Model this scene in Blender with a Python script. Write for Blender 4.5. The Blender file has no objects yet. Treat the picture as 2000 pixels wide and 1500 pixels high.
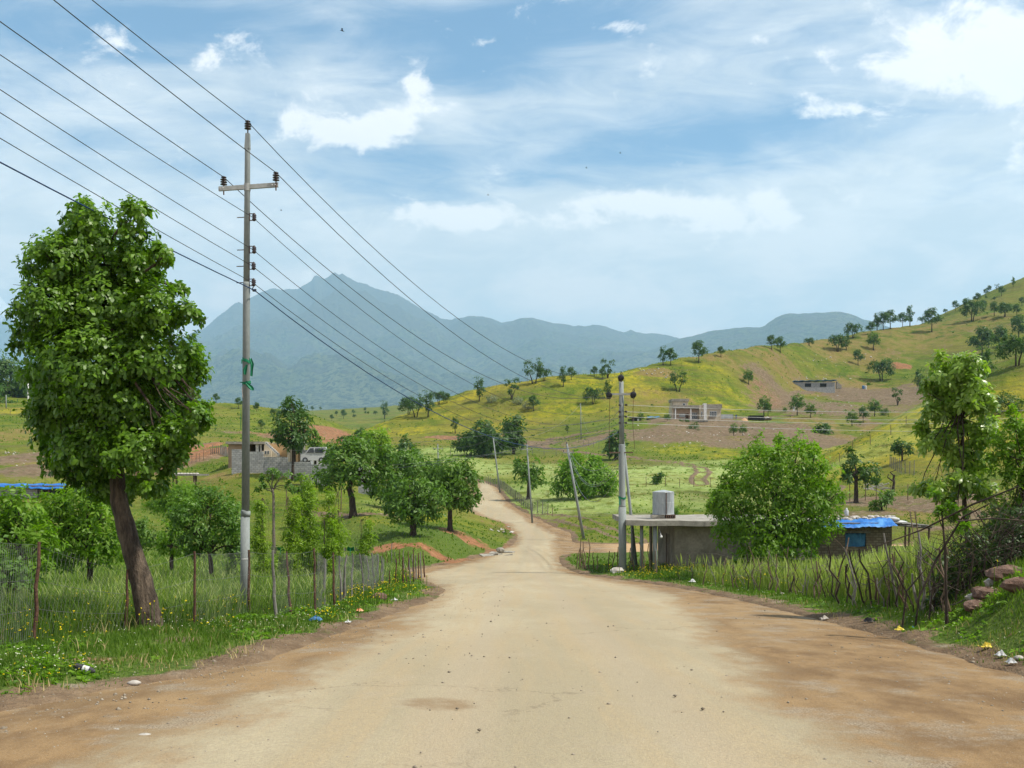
import bpy, math, random
import numpy as np
from mathutils import Vector, Matrix
random.seed(7); rng = np.random.default_rng(7)
S = bpy.context.scene
F_PX = 1944.0; CX = 1000.0; HROW = 920.0      # focal length and horizon in photo pixels

# ---------------------------------------------------------------- camera, light, sky
cd = bpy.data.cameras.new('camera'); cam = bpy.data.objects.new('camera', cd)
S.collection.objects.link(cam); S.camera = cam
cd.sensor_width = 36.0; cd.lens = 36.0 * F_PX / 2000.0
cd.shift_y = 0.085; cd.clip_start = 0.1; cd.clip_end = 60000
cam.location = (0, 0, 0); cam.rotation_euler = (math.radians(90), 0, 0)

SUN_EL, SUN_AZ = 57.0, 106.0                    # azimuth clockwise from +Y (view direction) towards +X
az, el = math.radians(SUN_AZ), math.radians(SUN_EL)
sdir = Vector((math.sin(az) * math.cos(el), math.cos(az) * math.cos(el), math.sin(el)))
sd_ = bpy.data.lights.new('sun', 'SUN'); sun = bpy.data.objects.new('sun', sd_)
S.collection.objects.link(sun); sd_.energy = 4.8; sd_.angle = math.radians(2.0); sd_.color = (1.0, 0.94, 0.82)
sun.rotation_euler = sdir.to_track_quat('Z', 'Y').to_euler()

S.view_settings.view_transform = 'Standard'; S.view_settings.look = 'None'
S.view_settings.exposure = 0.32; S.view_settings.gamma = 1.0
S.cycles.use_denoising = True
S.cycles.max_bounces = 6; S.cycles.diffuse_bounces = 3; S.cycles.glossy_bounces = 2
S.cycles.transmission_bounces = 3; S.cycles.transparent_max_bounces = 8; S.cycles.volume_bounces = 1
S.cycles.sample_clamp_indirect = 4.0

W = bpy.data.worlds.new("World"); S.world = W; W.use_nodes = True
wt = W.node_tree; wt.nodes.clear(); L = wt.links
def wn(t, **k):
    n = wt.nodes.new(t)
    for a, v in k.items(): setattr(n, a, v)
    return n
def wmath(op, a, b=None, c=None, clamp=False):
    n = wn('ShaderNodeMath', operation=op); n.use_clamp = clamp
    for i, v in enumerate((a, b, c)):
        if v is None: continue
        if isinstance(v, (int, float)): n.inputs[i].default_value = v
        else: L.new(v, n.inputs[i])
    return n.outputs[0]
sky = wn('ShaderNodeTexSky', sky_type='NISHITA'); sky.sun_disc = False
sky.sun_elevation = el; sky.sun_rotation = az
sky.altitude = 900; sky.air_density = 1.0; sky.dust_density = 1.2; sky.ozone_density = 1.5
tc = wn('ShaderNodeTexCoord'); sep = wn('ShaderNodeSeparateXYZ'); L.new(tc.outputs['Generated'], sep.inputs[0])
zz = wmath('MAXIMUM', sep.outputs[2], 0.0)
def cloud_noise(zoff, sx, sy, scale, detail, rough, dist=0.0, off=(0, 0, 0)):
    d = wmath('ADD', zz, zoff)
    cx = wmath('MULTIPLY', wmath('DIVIDE', sep.outputs[0], d), sx)
    cy = wmath('MULTIPLY', wmath('DIVIDE', sep.outputs[1], d), sy)
    cb = wn('ShaderNodeCombineXYZ'); L.new(wmath('ADD', cx, off[0]), cb.inputs[0]); L.new(wmath('ADD', cy, off[1]), cb.inputs[1]); cb.inputs[2].default_value = off[2]
    n = wn('ShaderNodeTexNoise'); n.inputs['Scale'].default_value = scale; n.inputs['Detail'].default_value = detail
    n.inputs['Roughness'].default_value = rough; n.inputs['Distortion'].default_value = dist
    L.new(cb.outputs[0], n.inputs['Vector']); return n.outputs['Fac']
def ramp(fac, a, b):
    n = wn('ShaderNodeMapRange', interpolation_type='SMOOTHSTEP'); L.new(fac, n.inputs[0])
    n.inputs[1].default_value = a; n.inputs[2].default_value = b; return n.outputs[0]
def gauss(px, row, rx, ry, tilt=0.0):
    """soft ellipse of cloud cover in a fixed direction of the sky"""
    x0, z0 = (px - CX) / F_PX, (HROW - row) / F_PX
    yy = wmath('MAXIMUM', sep.outputs[1], 0.05)
    gx = wmath('SUBTRACT', wmath('DIVIDE', sep.outputs[0], yy), x0); gz = wmath('SUBTRACT', wmath('DIVIDE', sep.outputs[2], yy), z0)
    if tilt: gz = wmath('SUBTRACT', gz, wmath('MULTIPLY', gx, tilt))
    a = wmath('POWER', wmath('ABSOLUTE', wmath('DIVIDE', gx, rx / F_PX)), 2.0)
    b = wmath('POWER', wmath('ABSOLUTE', wmath('DIVIDE', gz, ry / F_PX)), 2.0)
    return wmath('POWER', 2.718, wmath('MULTIPLY', wmath('ADD', a, b), -1.0))
def wsum(*xs):
    r = xs[0]
    for x in xs[1:]: r = wmath('ADD', r, x)
    return r
# thin veil (streaked), thicker towards the horizon
veil = cloud_noise(0.22, 1.0, 1.5, 1.15, 8, 0.60, 0.5, (3.1, 1.7, 0.4))
fine = cloud_noise(0.16, 1.5, 2.6, 3.0, 9, 0.62, 0.8, (1.3, 5.2, 2.0))
hz = ramp(zz, 0.36, 0.02)
blue_a = gauss(1330, 290, 420, 75, 0.10); blue_b = gauss(820, 60, 560, 55, 0.0); blue_c = gauss(330, 60, 190, 60)
blue_d = gauss(980, 150, 200, 45)
right_bank = gauss(1880, 200, 300, 190)
low = gauss(1150, 480, 900, 110)
v = wmath('ADD', wmath('MULTIPLY', veil, 1.45), wmath('MULTIPLY', wmath('SUBTRACT', fine, 0.5), 0.75))
v = wmath('ADD', v, wmath('MULTIPLY', hz, 0.74))
v = wsum(v, wmath('MULTIPLY', right_bank, 0.22), wmath('MULTIPLY', low, 0.20), wmath('MULTIPLY', blue_a, -0.42),
         wmath('MULTIPLY', blue_b, -0.32), wmath('MULTIPLY', blue_c, -0.12), wmath('MULTIPLY', blue_d, -0.24))
veil_m = wmath('MULTIPLY', ramp(v, 0.36, 1.06), 0.92)
# puffs: cumulus heads in fixed places, their edge broken by noise
def dir_noise(scale, detail, rough, zs=1.6):
    mp = wn('ShaderNodeMapping'); mp.inputs['Scale'].default_value = (1, 1, zs)
    L.new(tc.outputs['Generated'], mp.inputs[0])
    n = wn('ShaderNodeTexNoise'); n.inputs['Scale'].default_value = scale; n.inputs['Detail'].default_value = detail
    n.inputs['Roughness'].default_value = rough; n.inputs['Distortion'].default_value = 0.3; L.new(mp.outputs[0], n.inputs['Vector'])
    return n.outputs['Fac']
pn = dir_noise(17.0, 9, 0.62)
puff = wsum(gauss(765, 235, 110, 40, 0.25), wmath('MULTIPLY', gauss(812, 160, 36, 34), 0.9), gauss(620, 250, 120, 34), wmath('MULTIPLY', gauss(430, 120, 70, 50), .62),
            wmath('MULTIPLY', gauss(880, 418, 110, 24), 1.15), wmath('MULTIPLY', gauss(1215, 395, 100, 28), 1.2), wmath('MULTIPLY', gauss(1350, 410, 110, 26), 1.1), gauss(1510, 402, 60, 34, -0.6), wmath('MULTIPLY', gauss(1100, 440, 420, 22), .45), wmath('MULTIPLY', gauss(270, 70, 60, 50), .5),
            wmath('MULTIPLY', gauss(1890, 60, 150, 70), .85), wmath('MULTIPLY', gauss(1760, 150, 170, 50), .5), wmath('MULTIPLY', gauss(1980, 200, 90, 120), .45), wmath('MULTIPLY', gauss(1640, 215, 80, 24), .75), wmath('MULTIPLY', gauss(1990, 150, 80, 90), .7),
            wmath('MULTIPLY', gauss(1220, 50, 130, 14, -0.02), .5), wmath('MULTIPLY', gauss(1800, 120, 160, 60), .55))
pf = wmath('ADD', puff, wmath('MULTIPLY', wmath('SUBTRACT', pn, 0.5), 3.6))
puff_m = wmath('MULTIPLY', ramp(pf, 0.36, 0.98), 0.88)
shade = dir_noise(9.0, 5, 0.6, 2.6)
mixc = wn('ShaderNodeMix', data_type='RGBA'); L.new(ramp(shade, 0.35, 0.68), mixc.inputs[0])
lowc = wn('ShaderNodeMix', data_type='RGBA'); L.new(ramp(zz, 0.26, 0.08), lowc.inputs[0]); lowc.inputs[6].default_value = (12.6, 12.0, 11.5, 1); lowc.inputs[7].default_value = (16.5, 13.2, 11.6, 1); L.new(lowc.outputs[2], mixc.inputs[7])
mixc.inputs[6].default_value = (9.6, 9.5, 9.5, 1)
skyg = wn('ShaderNodeMix', data_type='RGBA', blend_type='MULTIPLY'); skyg.inputs[0].default_value = 1.0
L.new(sky.outputs[0], skyg.inputs[6]); skyg.inputs[7].default_value = (0.60, 1.08, 1.40, 1)
m1 = wn('ShaderNodeMix', data_type='RGBA'); L.new(veil_m, m1.inputs[0]); L.new(skyg.outputs[2], m1.inputs[6]); L.new(mixc.outputs[2], m1.inputs[7])
m2 = wn('ShaderNodeMix', data_type='RGBA'); L.new(puff_m, m2.inputs[0]); L.new(m1.outputs[2], m2.inputs[6]); m2.inputs[7].default_value = (15.0, 13.8, 13.0, 1)
bg = wn('ShaderNodeBackground'); L.new(m2.outputs[2], bg.inputs[0]); bg.inputs[1].default_value = 0.078
wo = wn('ShaderNodeOutputWorld'); L.new(bg.outputs[0], wo.inputs[0])

# ---------------------------------------------------------------- numpy helpers
def _hash(ix, iy, seed):
    h = (ix.astype(np.int64) * 374761393 + iy.astype(np.int64) * 668265263 + seed * 1442695041) & 0x7fffffff
    h = ((h ^ (h >> 13)) * 1274126177) & 0x7fffffff
    return ((h ^ (h >> 16)) & 0xffff) / 65535.0
def vnoise(x, y, seed=0):
    ix, iy = np.floor(x), np.floor(y); fx, fy = x - ix, y - iy
    fx = fx * fx * (3 - 2 * fx); fy = fy * fy * (3 - 2 * fy)
    a, b = _hash(ix, iy, seed), _hash(ix + 1, iy, seed); c, d = _hash(ix, iy + 1, seed), _hash(ix + 1, iy + 1, seed)
    return (a + (b - a) * fx) * (1 - fy) + (c + (d - c) * fx) * fy
def fbm(x, y, octv=4, seed=0, gain=0.5):
    x = np.asarray(x, float); y = np.asarray(y, float)
    s = 0; a = 1; t = 0
    for o in range(octv):
        s = s + a * (vnoise(x, y, seed + o * 17) - 0.5); t += a; a *= gain
        x, y = 0.8 * 2 * x - 0.6 * 2 * y + 3.1, 0.6 * 2 * x + 0.8 * 2 * y + 7.7
    return s / t * 2          # about -1..1
def ridged(x, y, octv=5, seed=0, gain=0.5):
    s = 0; a = 1; t = 0
    for o in range(octv):
        s = s + a * (1 - np.abs(2 * vnoise(x, y, seed + o * 31) - 1)); t += a; a *= gain
        x, y = 0.8 * 2 * x - 0.6 * 2 * y + 5.3, 0.6 * 2 * x + 0.8 * 2 * y + 1.9
    return s / t
def sstep(a, b, x):
    t = np.clip((x - a) / (b - a), 0, 1); return t * t * (3 - 2 * t)

# ---------------------------------------------------------------- terrain table: (distance, photo row) per column, turned into heights
NEAR = [(4, 1795), (10, 1357), (14, 1277), (20, 1216), (35, 1156), (52, 1122)]
def near(**k):
    d = dict(NEAR); d.update({int(a[1:]): v for a, v in k.items()}); return sorted(d.items())
FAR_L = [(900, 830), (1500, 812), (3200, 812)]
T = {
 -900: near(_35=1140, _52=1090) + [(64,1060),(80,1010),(105,960),(150,900),(190,860),(240,800),(270,770),(290,750),(310,735),(380,770),(900,830),(1500,815),(3200,812)],
 0:    near(_35=1150, _52=1105) + [(64,1070),(80,1018),(105,968),(150,882),(190,845),(240,800),(265,785),(290,765),(310,745),(380,790),(900,835),(1500,815),(3200,812)],
 200:  near(_35=1153, _52=1110) + [(64,1080),(80,1025),(105,965),(150,895),(190,855),(240,815),(265,800),(290,788),(310,780),(380,810),(900,830),(1500,815),(3200,812)],
 400:  near(_52=1115) + [(64,1090),(80,1035),(105,945),(135,890),(190,855),(240,828),(265,812),(290,798),(310,789),(400,830),(900,825),(1500,812),(3200,812)],
 500:  near(_52=1117) + [(64,1092),(80,1035),(105,925),(130,888),(190,858),(240,833),(265,818),(290,804),(310,797),(400,835),(900,818),(1500,806),(3200,812)],
 600:  near(_52=1118) + [(64,1092),(80,1035),(105,940),(130,895),(190,872),(240,848),(265,832),(290,815),(310,808),(400,845),(900,816),(1500,803),(3200,812)],
 700:  near() + [(62,1095),(80,1005),(105,965),(150,925),(190,905),(240,882),(265,873),(290,862),(312,850),(400,875),(900,818),(1500,798),(3200,812)],
 800:  near() + [(59,1098),(66,1058),(92,1002),(150,932),(195,908),(240,882),(270,868),(300,845),(340,804),(420,850),(900,812),(1500,791),(3200,812)],
 870:  near() + [(60,1095),(67,1054),(92,1010),(150,938),(198,906),(240,882),(270,866),(300,838),(342,778),(430,830),(900,805),(1500,790),(3200,812)],
 930:  near() + [(62,1098),(72,1068),(98,1020),(150,957),(200,912),(240,884),(270,866),(300,832),(342,760),(430,800),(900,800),(1500,790),(3200,812)],
 1000: near() + [(64,1099),(80,1064),(105,1020),(150,957),(200,914),(240,882),(270,862),(300,822),(335,745),(420,790),(900,800),(1500,792),(3200,812)],
 1100: near() + [(64,1098),(80,1063),(105,1012),(150,955),(200,914),(240,880),(270,858),(300,815),(333,734),(420,780),(900,800),(1500,800),(3200,812)],
 1200: near() + [(64,1097),(80,1062),(105,1008),(150,946),(200,906),(240,876),(272,836),(300,806),(338,732),(430,770),(900,800),(1500,800),(3200,812)],
 1300: near() + [(64,1096),(80,1061),(105,1005),(150,943),(200,903),(240,872),(278,826),(296,819),(348,711),(430,750),(900,800),(1500,800),(3200,812)],
 1400: near() + [(64,1095),(80,1060),(105,1003),(150,942),(200,903),(240,872),(280,824),(300,818),(365,690),(440,730),(900,790),(1500,800),(3200,812)],
 1500: near() + [(64,1093),(80,1058),(105,1002),(150,943),(200,903),(240,868),(284,822),(330,792),(402,680),(490,720),(900,780),(1500,800),(3200,812)],
 1600: near() + [(64,1090),(80,1055),(105,1000),(150,950),(190,898),(240,872),(295,812),(385,764),(462,667),(550,700),(900,760),(1500,800),(3200,812)],
 1700: near(_14=1272,_20=1200,_35=1140) + [(64,1088),(80,1050),(105,998),(150,930),(188,844),(235,872),(300,810),(395,760),(490,648),(580,700),(780,700),(1500,790),(3200,812)],
 1800: near(_10=1350,_14=1255,_20=1180,_35=1125) + [(64,1085),(80,1045),(105,990),(150,892),(188,792),(235,850),(300,800),(400,745),(500,634),(600,670),(750,636),(1500,780),(3200,812)],
 1900: near(_10=1335,_14=1215,_20=1140,_35=1105,_52=1095) + [(64,1080),(80,1038),(105,975),(150,860),(188,735),(235,790),(300,762),(400,712),(500,619),(600,650),(750,590),(1500,760),(3200,812)],
 2000: near(_10=1300,_14=1170,_20=1105,_35=1085,_52=1080) + [(64,1070),(80,1025),(105,960),(150,835),(188,688),(235,745),(300,720),(400,680),(500,605),(600,630),(750,544),(1500,760),(3200,812)],
 2600: near(_10=1180,_14=1060,_20=1020,_35=1010,_52=1000) + [(64,995),(80,970),(105,900),(150,750),(188,600),(235,640),(300,600),(400,550),(500,480),(600,480),(750,400),(1500,700),(3200,812)],
}
_px = np.array(sorted(T)); _n = len(T[0])
_D = np.array([[a for a, b in T[p]] for p in _px], float); _R = np.array([[b for a, b in T[p]] for p in _px], float)
_H = -(_R - HROW) * _D / F_PX
PG = np.arange(-1600, 3604, 6.0)
def _sm(tab):
    g = np.stack([np.interp(PG, _px, tab[:, k]) for k in range(_n)], 1)
    w = np.exp(-0.5 * (np.arange(-10, 11) / 4.0) ** 2); w /= w.sum()
    gp = np.pad(g, ((10, 10), (0, 0)), mode='edge')
    return np.stack([np.convolve(gp[:, k], w, 'valid') for k in range(_n)], 1)
GD, GH = _sm(_D), _sm(_H)
_dx = np.diff(GD, axis=1); _dl = np.diff(GH, axis=1) / _dx
GM = np.zeros_like(GH)                                   # monotone slopes
for k in range(1, _n - 1):
    a, b = _dl[:, k - 1], _dl[:, k]
    hm = np.where(a * b > 0, 2 * a * b / np.where(np.abs(a + b) < 1e-9, 1, a + b), 0); GM[:, k] = hm
GM[:, 0] = _dl[:, 0]; GM[:, -1] = _dl[:, -1]
def base_h(X, Y):
    X = np.asarray(X, float); Y = np.asarray(Y, float); sh = np.broadcast(X, Y).shape
    X = np.broadcast_to(X, sh).ravel(); Y = np.broadcast_to(Y, sh).ravel()
    Dq = np.clip(Y, 4.0, 3200.0)
    p = np.clip((CX + F_PX * X / Dq - PG[0]) / 6.0, 0, len(PG) - 1.001)
    i = p.astype(int); f = (p - i)[:, None]
    D = GD[i] * (1 - f) + GD[i + 1] * f; H = GH[i] * (1 - f) + GH[i + 1] * f; M = GM[i] * (1 - f) + GM[i + 1] * f
    s = np.clip((D <= Dq[:, None]).sum(1) - 1, 0, _n - 2); r = np.arange(len(s))
    d0, d1, h0, h1, m0, m1 = D[r, s], D[r, s + 1], H[r, s], H[r, s + 1], M[r, s], M[r, s + 1]
    w = d1 - d0; t = np.clip((Dq - d0) / w, 0, 1)
    h = (2*t**3 - 3*t**2 + 1) * h0 + (t**3 - 2*t**2 + t) * w * m0 + (-2*t**3 + 3*t**2) * h1 + (t**3 - t**2) * w * m1
    return h.reshape(sh)
# road: height profile and edges as functions of distance
_pd = np.array([0, 4, 6.7, 10, 15, 20, 25, 30, 40, 52, 65, 80, 100, 125, 150, 200])
_ph = -np.array([1.8, 1.8, 2.0, 2.25, 2.65, 3.05, 3.45, 3.85, 4.6, 5.4, 5.9, 5.95, 5.6, 4.5, 2.9, 0.5])
def _dense(xs, ys, sig):
    g = np.arange(-40, 260, 0.5); v = np.interp(g, xs, ys); n = int(sig * 6) + 1
    w = np.exp(-0.5 * ((np.arange(-n, n + 1) * 0.5) / sig) ** 2); w /= w.sum()
    return g, np.convolve(np.pad(v, n, mode='edge'), w, 'valid')
_gp, _gv = _dense(_pd, _ph, 1.5)
def prof(Y): return np.interp(Y, _gp, _gv)
_el = _dense([-40, 3, 9.3, 13, 20, 30, 37, 42, 50, 54, 60, 65, 71, 81, 90, 103, 112, 118, 125, 137, 150, 160, 200],
             [-9, -6.2, -4.8, -3.4, -3.1, -2.4, -2.5, -3.4, -5.0, -6.0, -4.8, -3.3, -1.8, 0.2, .46, -.5, -3.4, -6.3, -7.4, -7.6, -5.8, -6.4, -13], 0.7)
_er = _dense([-40, 3, 10, 12.2, 14.6, 17.7, 27, 36, 41, 47, 53, 60, 70, 80, 93, 106, 119, 133, 150, 160, 200],
             [9, 6.8, 6.1, 6.1, 6.3, 6.5, 6.9, 6.7, 6.2, 4.9, 3.6, 3.1, 3.3, 5.0, 5.5, 3.3, 1.2, -.7, -1.9, -2.6, -9], 0.7)
def road_sd(X, Y):
    """signed distance in metres to the edge of the road sheet (negative inside), main road and the side tracks"""
    el_, er_ = np.interp(Y, *_el), np.interp(Y, *_er)
    m = np.maximum(el_ - X, X - er_); m = np.maximum(m, Y - 175)
    c = 76 + 0.04 * (X - 8) + 1.2 * np.sin(X * 0.11)
    r = np.maximum(np.abs(Y - c) - (4.6 - 0.02 * X), 2.0 - X); r = np.maximum(r, X - 70)
    c2 = 54.5 - 0.10 * (X + 5) ; l = np.maximum(np.abs(Y - c2) - 2.0, X + 3.5); l = np.maximum(l, -26 - X)
    sm = lambda a, b, k: np.minimum(a, b) - np.maximum(k - np.abs(a - b), 0) ** 2 / (4 * k)
    return sm(sm(m, r, 3.0), l, 1.5)
def smooth_h(X, Y):
    """ground level used to stand things on"""
    X = np.asarray(X, float); Y = np.asarray(Y, float)
    h = base_h(X, Y); ok = (Y < 175)
    sd = road_sd(X, Y); R = prof(Y)
    m = (1 - sstep(0.0, np.where(Y < 40, 1.9, 3.0), sd)) * ok
    h = h * (1 - m) + R * m
    far = sstep(60, 200, Y)
    gul = ridged(X / 26.0 + fbm(X / 40, Y / 40, 2, 3), Y / 46.0, 3, 5) - 0.62
    h = h + far * (1 - m) * (gul * 1.5 * sstep(215, 290, Y) * (1 - sstep(900, 1500, Y)) + fbm(X / 14, Y / 14, 4, 9) * 0.45 * (1 + Y / 500))
    return h
def ground(X, Y):
    X = np.asarray(X, float); Y = np.asarray(Y, float)
    h = smooth_h(X, Y); sd = road_sd(X, Y); out = sstep(-0.25, 0.55, sd)
    h = h + out * (fbm(X / 1.1, Y / 1.1, 4, 21) * 0.10 + 0.05 + 0.07 * sstep(.3, 2.0, sd)) * (Y < 400)
    # road edges: the bank stands a hand above the sheet, the ground under the sheet lies below it
    h = h - (1 - sstep(-0.35 , 0.10, sd + 0.22 * fbm(X / .7, Y / .7, 3, 77))) * 0.14 * (Y < 178)
    return h
def g1(x, y): return float(ground(np.array([x]), np.array([y]))[0])
_DS = np.geomspace(3.5, 3100, 1600)
def cast(px, row):
    """where the line of sight through a photo pixel first meets the ground"""
    u, v = (px - CX) / F_PX, (HROW - row) / F_PX
    h = smooth_h(u * _DS, _DS); d = h - v * _DS
    k = np.argmax(d > 0)
    if d[k] <= 0: k = int(np.argmax(h / _DS))
    if k > 0:
        t = -d[k-1] / (d[k] - d[k-1]) if d[k] > 0 > d[k-1] else 0
        D = _DS[k-1] + t * (_DS[k] - _DS[k-1])
    else: D = _DS[0]
    return u * D, D
def at(px, D): return ((px - CX) / F_PX * D, D)
def zrow(row, D): return (HROW - row) / F_PX * D
def on(px, D, dz=0.0):
    x, y = at(px, D); return Vector((x, y, g1(x, y) + dz))
# ---------------------------------------------------------------- objects and materials
COL = S.collection
def link(o, parent=None):
    COL.objects.link(o)
    if parent is not None: o.parent = parent
    return o
def tag(o, label=None, cat=None, group=None, kind=None):
    for k, v in (('label', label), ('category', cat), ('group', group), ('kind', kind)):
        if v: o[k] = v
    return o
def empty(name, loc, label, cat, group=None, rz=0.0, s=1.0):
    o = bpy.data.objects.new(name, None); o.location = loc; o.rotation_euler = (0, 0, rz); o.scale = (s, s, s)
    o.empty_display_size = 0.3; link(o); return tag(o, label, cat, group)
def np_mesh(name, V, F, mat=None, parent=None, smooth=False, attrs=None):
    """V (n,3); F (m,k) with one k"""
    V = np.ascontiguousarray(V, np.float32); F = np.ascontiguousarray(F, np.int32); k = F.shape[1]
    me = bpy.data.meshes.new(name); me.vertices.add(len(V)); me.vertices.foreach_set('co', V.ravel())
    me.loops.add(F.size); me.loops.foreach_set('vertex_index', F.ravel())
    me.polygons.add(len(F)); me.polygons.foreach_set('loop_start', np.arange(0, F.size, k, dtype=np.int32))
    me.update(calc_edges=True)
    if smooth: me.polygons.foreach_set('use_smooth', np.ones(len(F), bool))
    for an, (typ, arr) in (attrs or {}).items():
        a = me.attributes.new(an, typ, 'POINT')
        a.data.foreach_set('color' if typ == 'FLOAT_COLOR' else 'value', np.ascontiguousarray(arr, np.float32).ravel())
    me.validate()
    if mat: me.materials.append(mat)
    o = bpy.data.objects.new(name, me); return link(o, parent)
class MB:
    """collects shapes into one mesh"""
    def __init__(s): s.v = []; s.f = []
    def add(s, vs, fs):
        b = len(s.v); s.v.extend([tuple(v) for v in vs]); s.f.extend([tuple(i + b for i in f) for f in fs])
    def box(s, c, d, rz=0.0, M=None, jit=0.0):
        x, y, z = d[0] / 2, d[1] / 2, d[2] / 2
        vs = [Vector((a * x, b * y, e * z)) for e in (-1, 1) for a, b in ((-1, -1), (1, -1), (1, 1), (-1, 1))]
        if jit: vs = [v + Vector([random.uniform(-jit, jit) for _ in range(3)]) for v in vs]
        if rz: vs = [Matrix.Rotation(rz, 3, 'Z') @ v for v in vs]
        if M is not None: vs = [M @ v for v in vs]
        vs = [v + Vector(c) for v in vs]
        s.add(vs, [(0, 3, 2, 1), (4, 5, 6, 7), (0, 1, 5, 4), (1, 2, 6, 5), (2, 3, 7, 6), (3, 0, 4, 7)])
    def tube(s, pts, rad, n=8, caps=True, wob=0.0):
        pts = [Vector(p) for p in pts]; m = len(pts)
        if isinstance(rad, (int, float)): rad = [rad] * m
        up = Vector((0, 0, 1)); t0 = (pts[1] - pts[0]).normalized()
        a = t0.cross(up)
        if a.length < 1e-3: a = t0.cross(Vector((0, 1, 0)))
        a.normalize(); vs = []
        for i, p in enumerate(pts):
            t = (pts[min(i + 1, m - 1)] - pts[max(i - 1, 0)]).normalized()
            a = (a - t * a.dot(t)).normalized(); b = t.cross(a)
            for k in range(n):
                q = 2 * math.pi * k / n; r = rad[i] * (1 + (random.uniform(-wob, wob) if wob else 0))
                vs.append(p + (a * math.cos(q) + b * math.sin(q)) * r)
        fs = [(i * n + k, i * n + (k + 1) % n, (i + 1) * n + (k + 1) % n, (i + 1) * n + k) for i in range(m - 1) for k in range(n)]
        if caps: fs += [tuple(range(n - 1, -1, -1)), tuple(range((m - 1) * n, m * n))]
        s.add(vs, fs)
    def lathe(s, c, prof_, n=12, axis=None):
        """prof_: list of (radius, z)"""
        R = axis.to_track_quat('Z', 'Y').to_matrix() if axis is not None else Matrix.Identity(3)
        c = Vector(c); vs = []
        for r, z in prof_:
            for k in range(n):
                q = 2 * math.pi * k / n; vs.append(c + R @ Vector((r * math.cos(q), r * math.sin(q), z)))
        m = len(prof_)
        fs = [(i * n + k, i * n + (k + 1) % n, (i + 1) * n + (k + 1) % n, (i + 1) * n + k) for i in range(m - 1) for k in range(n)]
        fs += [tuple(range(n - 1, -1, -1)), tuple(range((m - 1) * n, m * n))]
        s.add(vs, fs)
    def build(s, name, mat, parent=None, smooth=False):
        me = bpy.data.meshes.new(name); me.from_pydata(s.v, [], s.f); me.update()
        if smooth: me.polygons.foreach_set('use_smooth', [True] * len(me.polygons))
        if mat: me.materials.append(mat)
        return link(bpy.data.objects.new(name, me), parent)

class NT:
    def __init__(s, name):
        s.m = bpy.data.materials.new(name); s.m.use_nodes = True; s.t = s.m.node_tree; s.t.nodes.clear()
        s.out = s.n('ShaderNodeOutputMaterial'); s.co = s.n('ShaderNodeTexCoord').outputs['Object']
    def n(s, t, **k):
        x = s.t.nodes.new(t)
        for a, v in k.items(): setattr(x, a, v)
        return x
    def set(s, inp, v):
        if isinstance(v, bpy.types.NodeSocket): s.t.links.new(v, inp)
        elif isinstance(v, tuple) and len(v) == 3 and inp.type == 'RGBA': inp.default_value = (*v, 1)
        else: inp.default_value = v
    def noise(s, scale, detail=5, rough=0.6, vec=None, stretch=None, dist=0.0, color=False):
        x = s.n('ShaderNodeTexNoise'); v = vec or s.co
        if stretch:
            mp = s.n('ShaderNodeMapping'); mp.inputs['Scale'].default_value = stretch; s.t.links.new(v, mp.inputs[0]); v = mp.outputs[0]
        s.t.links.new(v, x.inputs['Vector']); x.inputs['Scale'].default_value = scale; x.inputs['Detail'].default_value = detail
        x.inputs['Roughness'].default_value = rough; x.inputs['Distortion'].default_value = dist
        return x.outputs['Color' if color else 'Fac']
    def voro(s, scale, stretch=None, feature='F1', out='Distance'):
        x = s.n('ShaderNodeTexVoronoi', feature=feature); v = s.co
        if stretch:
            mp = s.n('ShaderNodeMapping'); mp.inputs['Scale'].default_value = stretch; s.t.links.new(v, mp.inputs[0]); v = mp.outputs[0]
        s.t.links.new(v, x.inputs['Vector']); x.inputs['Scale'].default_value = scale; return x.outputs[out]
    def math(s, op, a, b=0.0, c=None, clamp=False):
        x = s.n('ShaderNodeMath', operation=op); x.use_clamp = clamp; s.set(x.inputs[0], a); s.set(x.inputs[1], b)
        if c is not None: s.set(x.inputs[2], c)
        return x.outputs[0]
    def ramp(s, f, a, b, lo=0.0, hi=1.0, smooth=True):
        x = s.n('ShaderNodeMapRange', interpolation_type='SMOOTHSTEP' if smooth else 'LINEAR'); s.set(x.inputs[0], f)
        for i, q in enumerate((a, b, lo, hi)): x.inputs[i + 1].default_value = q
        return x.outputs[0]
    def mix(s, f, a, b, mode='MIX'):
        x = s.n('ShaderNodeMix', data_type='RGBA', blend_type=mode); s.set(x.inputs[0], f); s.set(x.inputs[6], a); s.set(x.inputs[7], b); return x.outputs[2]
    def attr(s, name, out='Fac'): return s.n('ShaderNodeAttribute', attribute_name=name).outputs[out]
    def sep(s, c):
        x = s.n('ShaderNodeSeparateColor'); s.t.links.new(c, x.inputs[0]); return x.outputs
    def bump(s, h, strength=0.5, dist=0.05):
        x = s.n('ShaderNodeBump'); s.set(x.inputs['Height'], h); x.inputs['Strength'].default_value = strength; x.inputs['Distance'].default_value = dist; return x.outputs[0]
    def bsdf(s, col, rough=0.8, normal=None, metal=0.0, spec=0.3):
        x = s.n('ShaderNodeBsdfPrincipled'); s.set(x.inputs['Base Color'], col); s.set(x.inputs['Roughness'], rough); s.set(x.inputs['Metallic'], metal)
        s.set(x.inputs['Specular IOR Level'], spec)
        if normal is not None: s.t.links.new(normal, x.inputs['Normal'])
        return x.outputs[0]
    def done(s, sh): s.t.links.new(sh, s.out.inputs[0]); return s.m
M = {}
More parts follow.
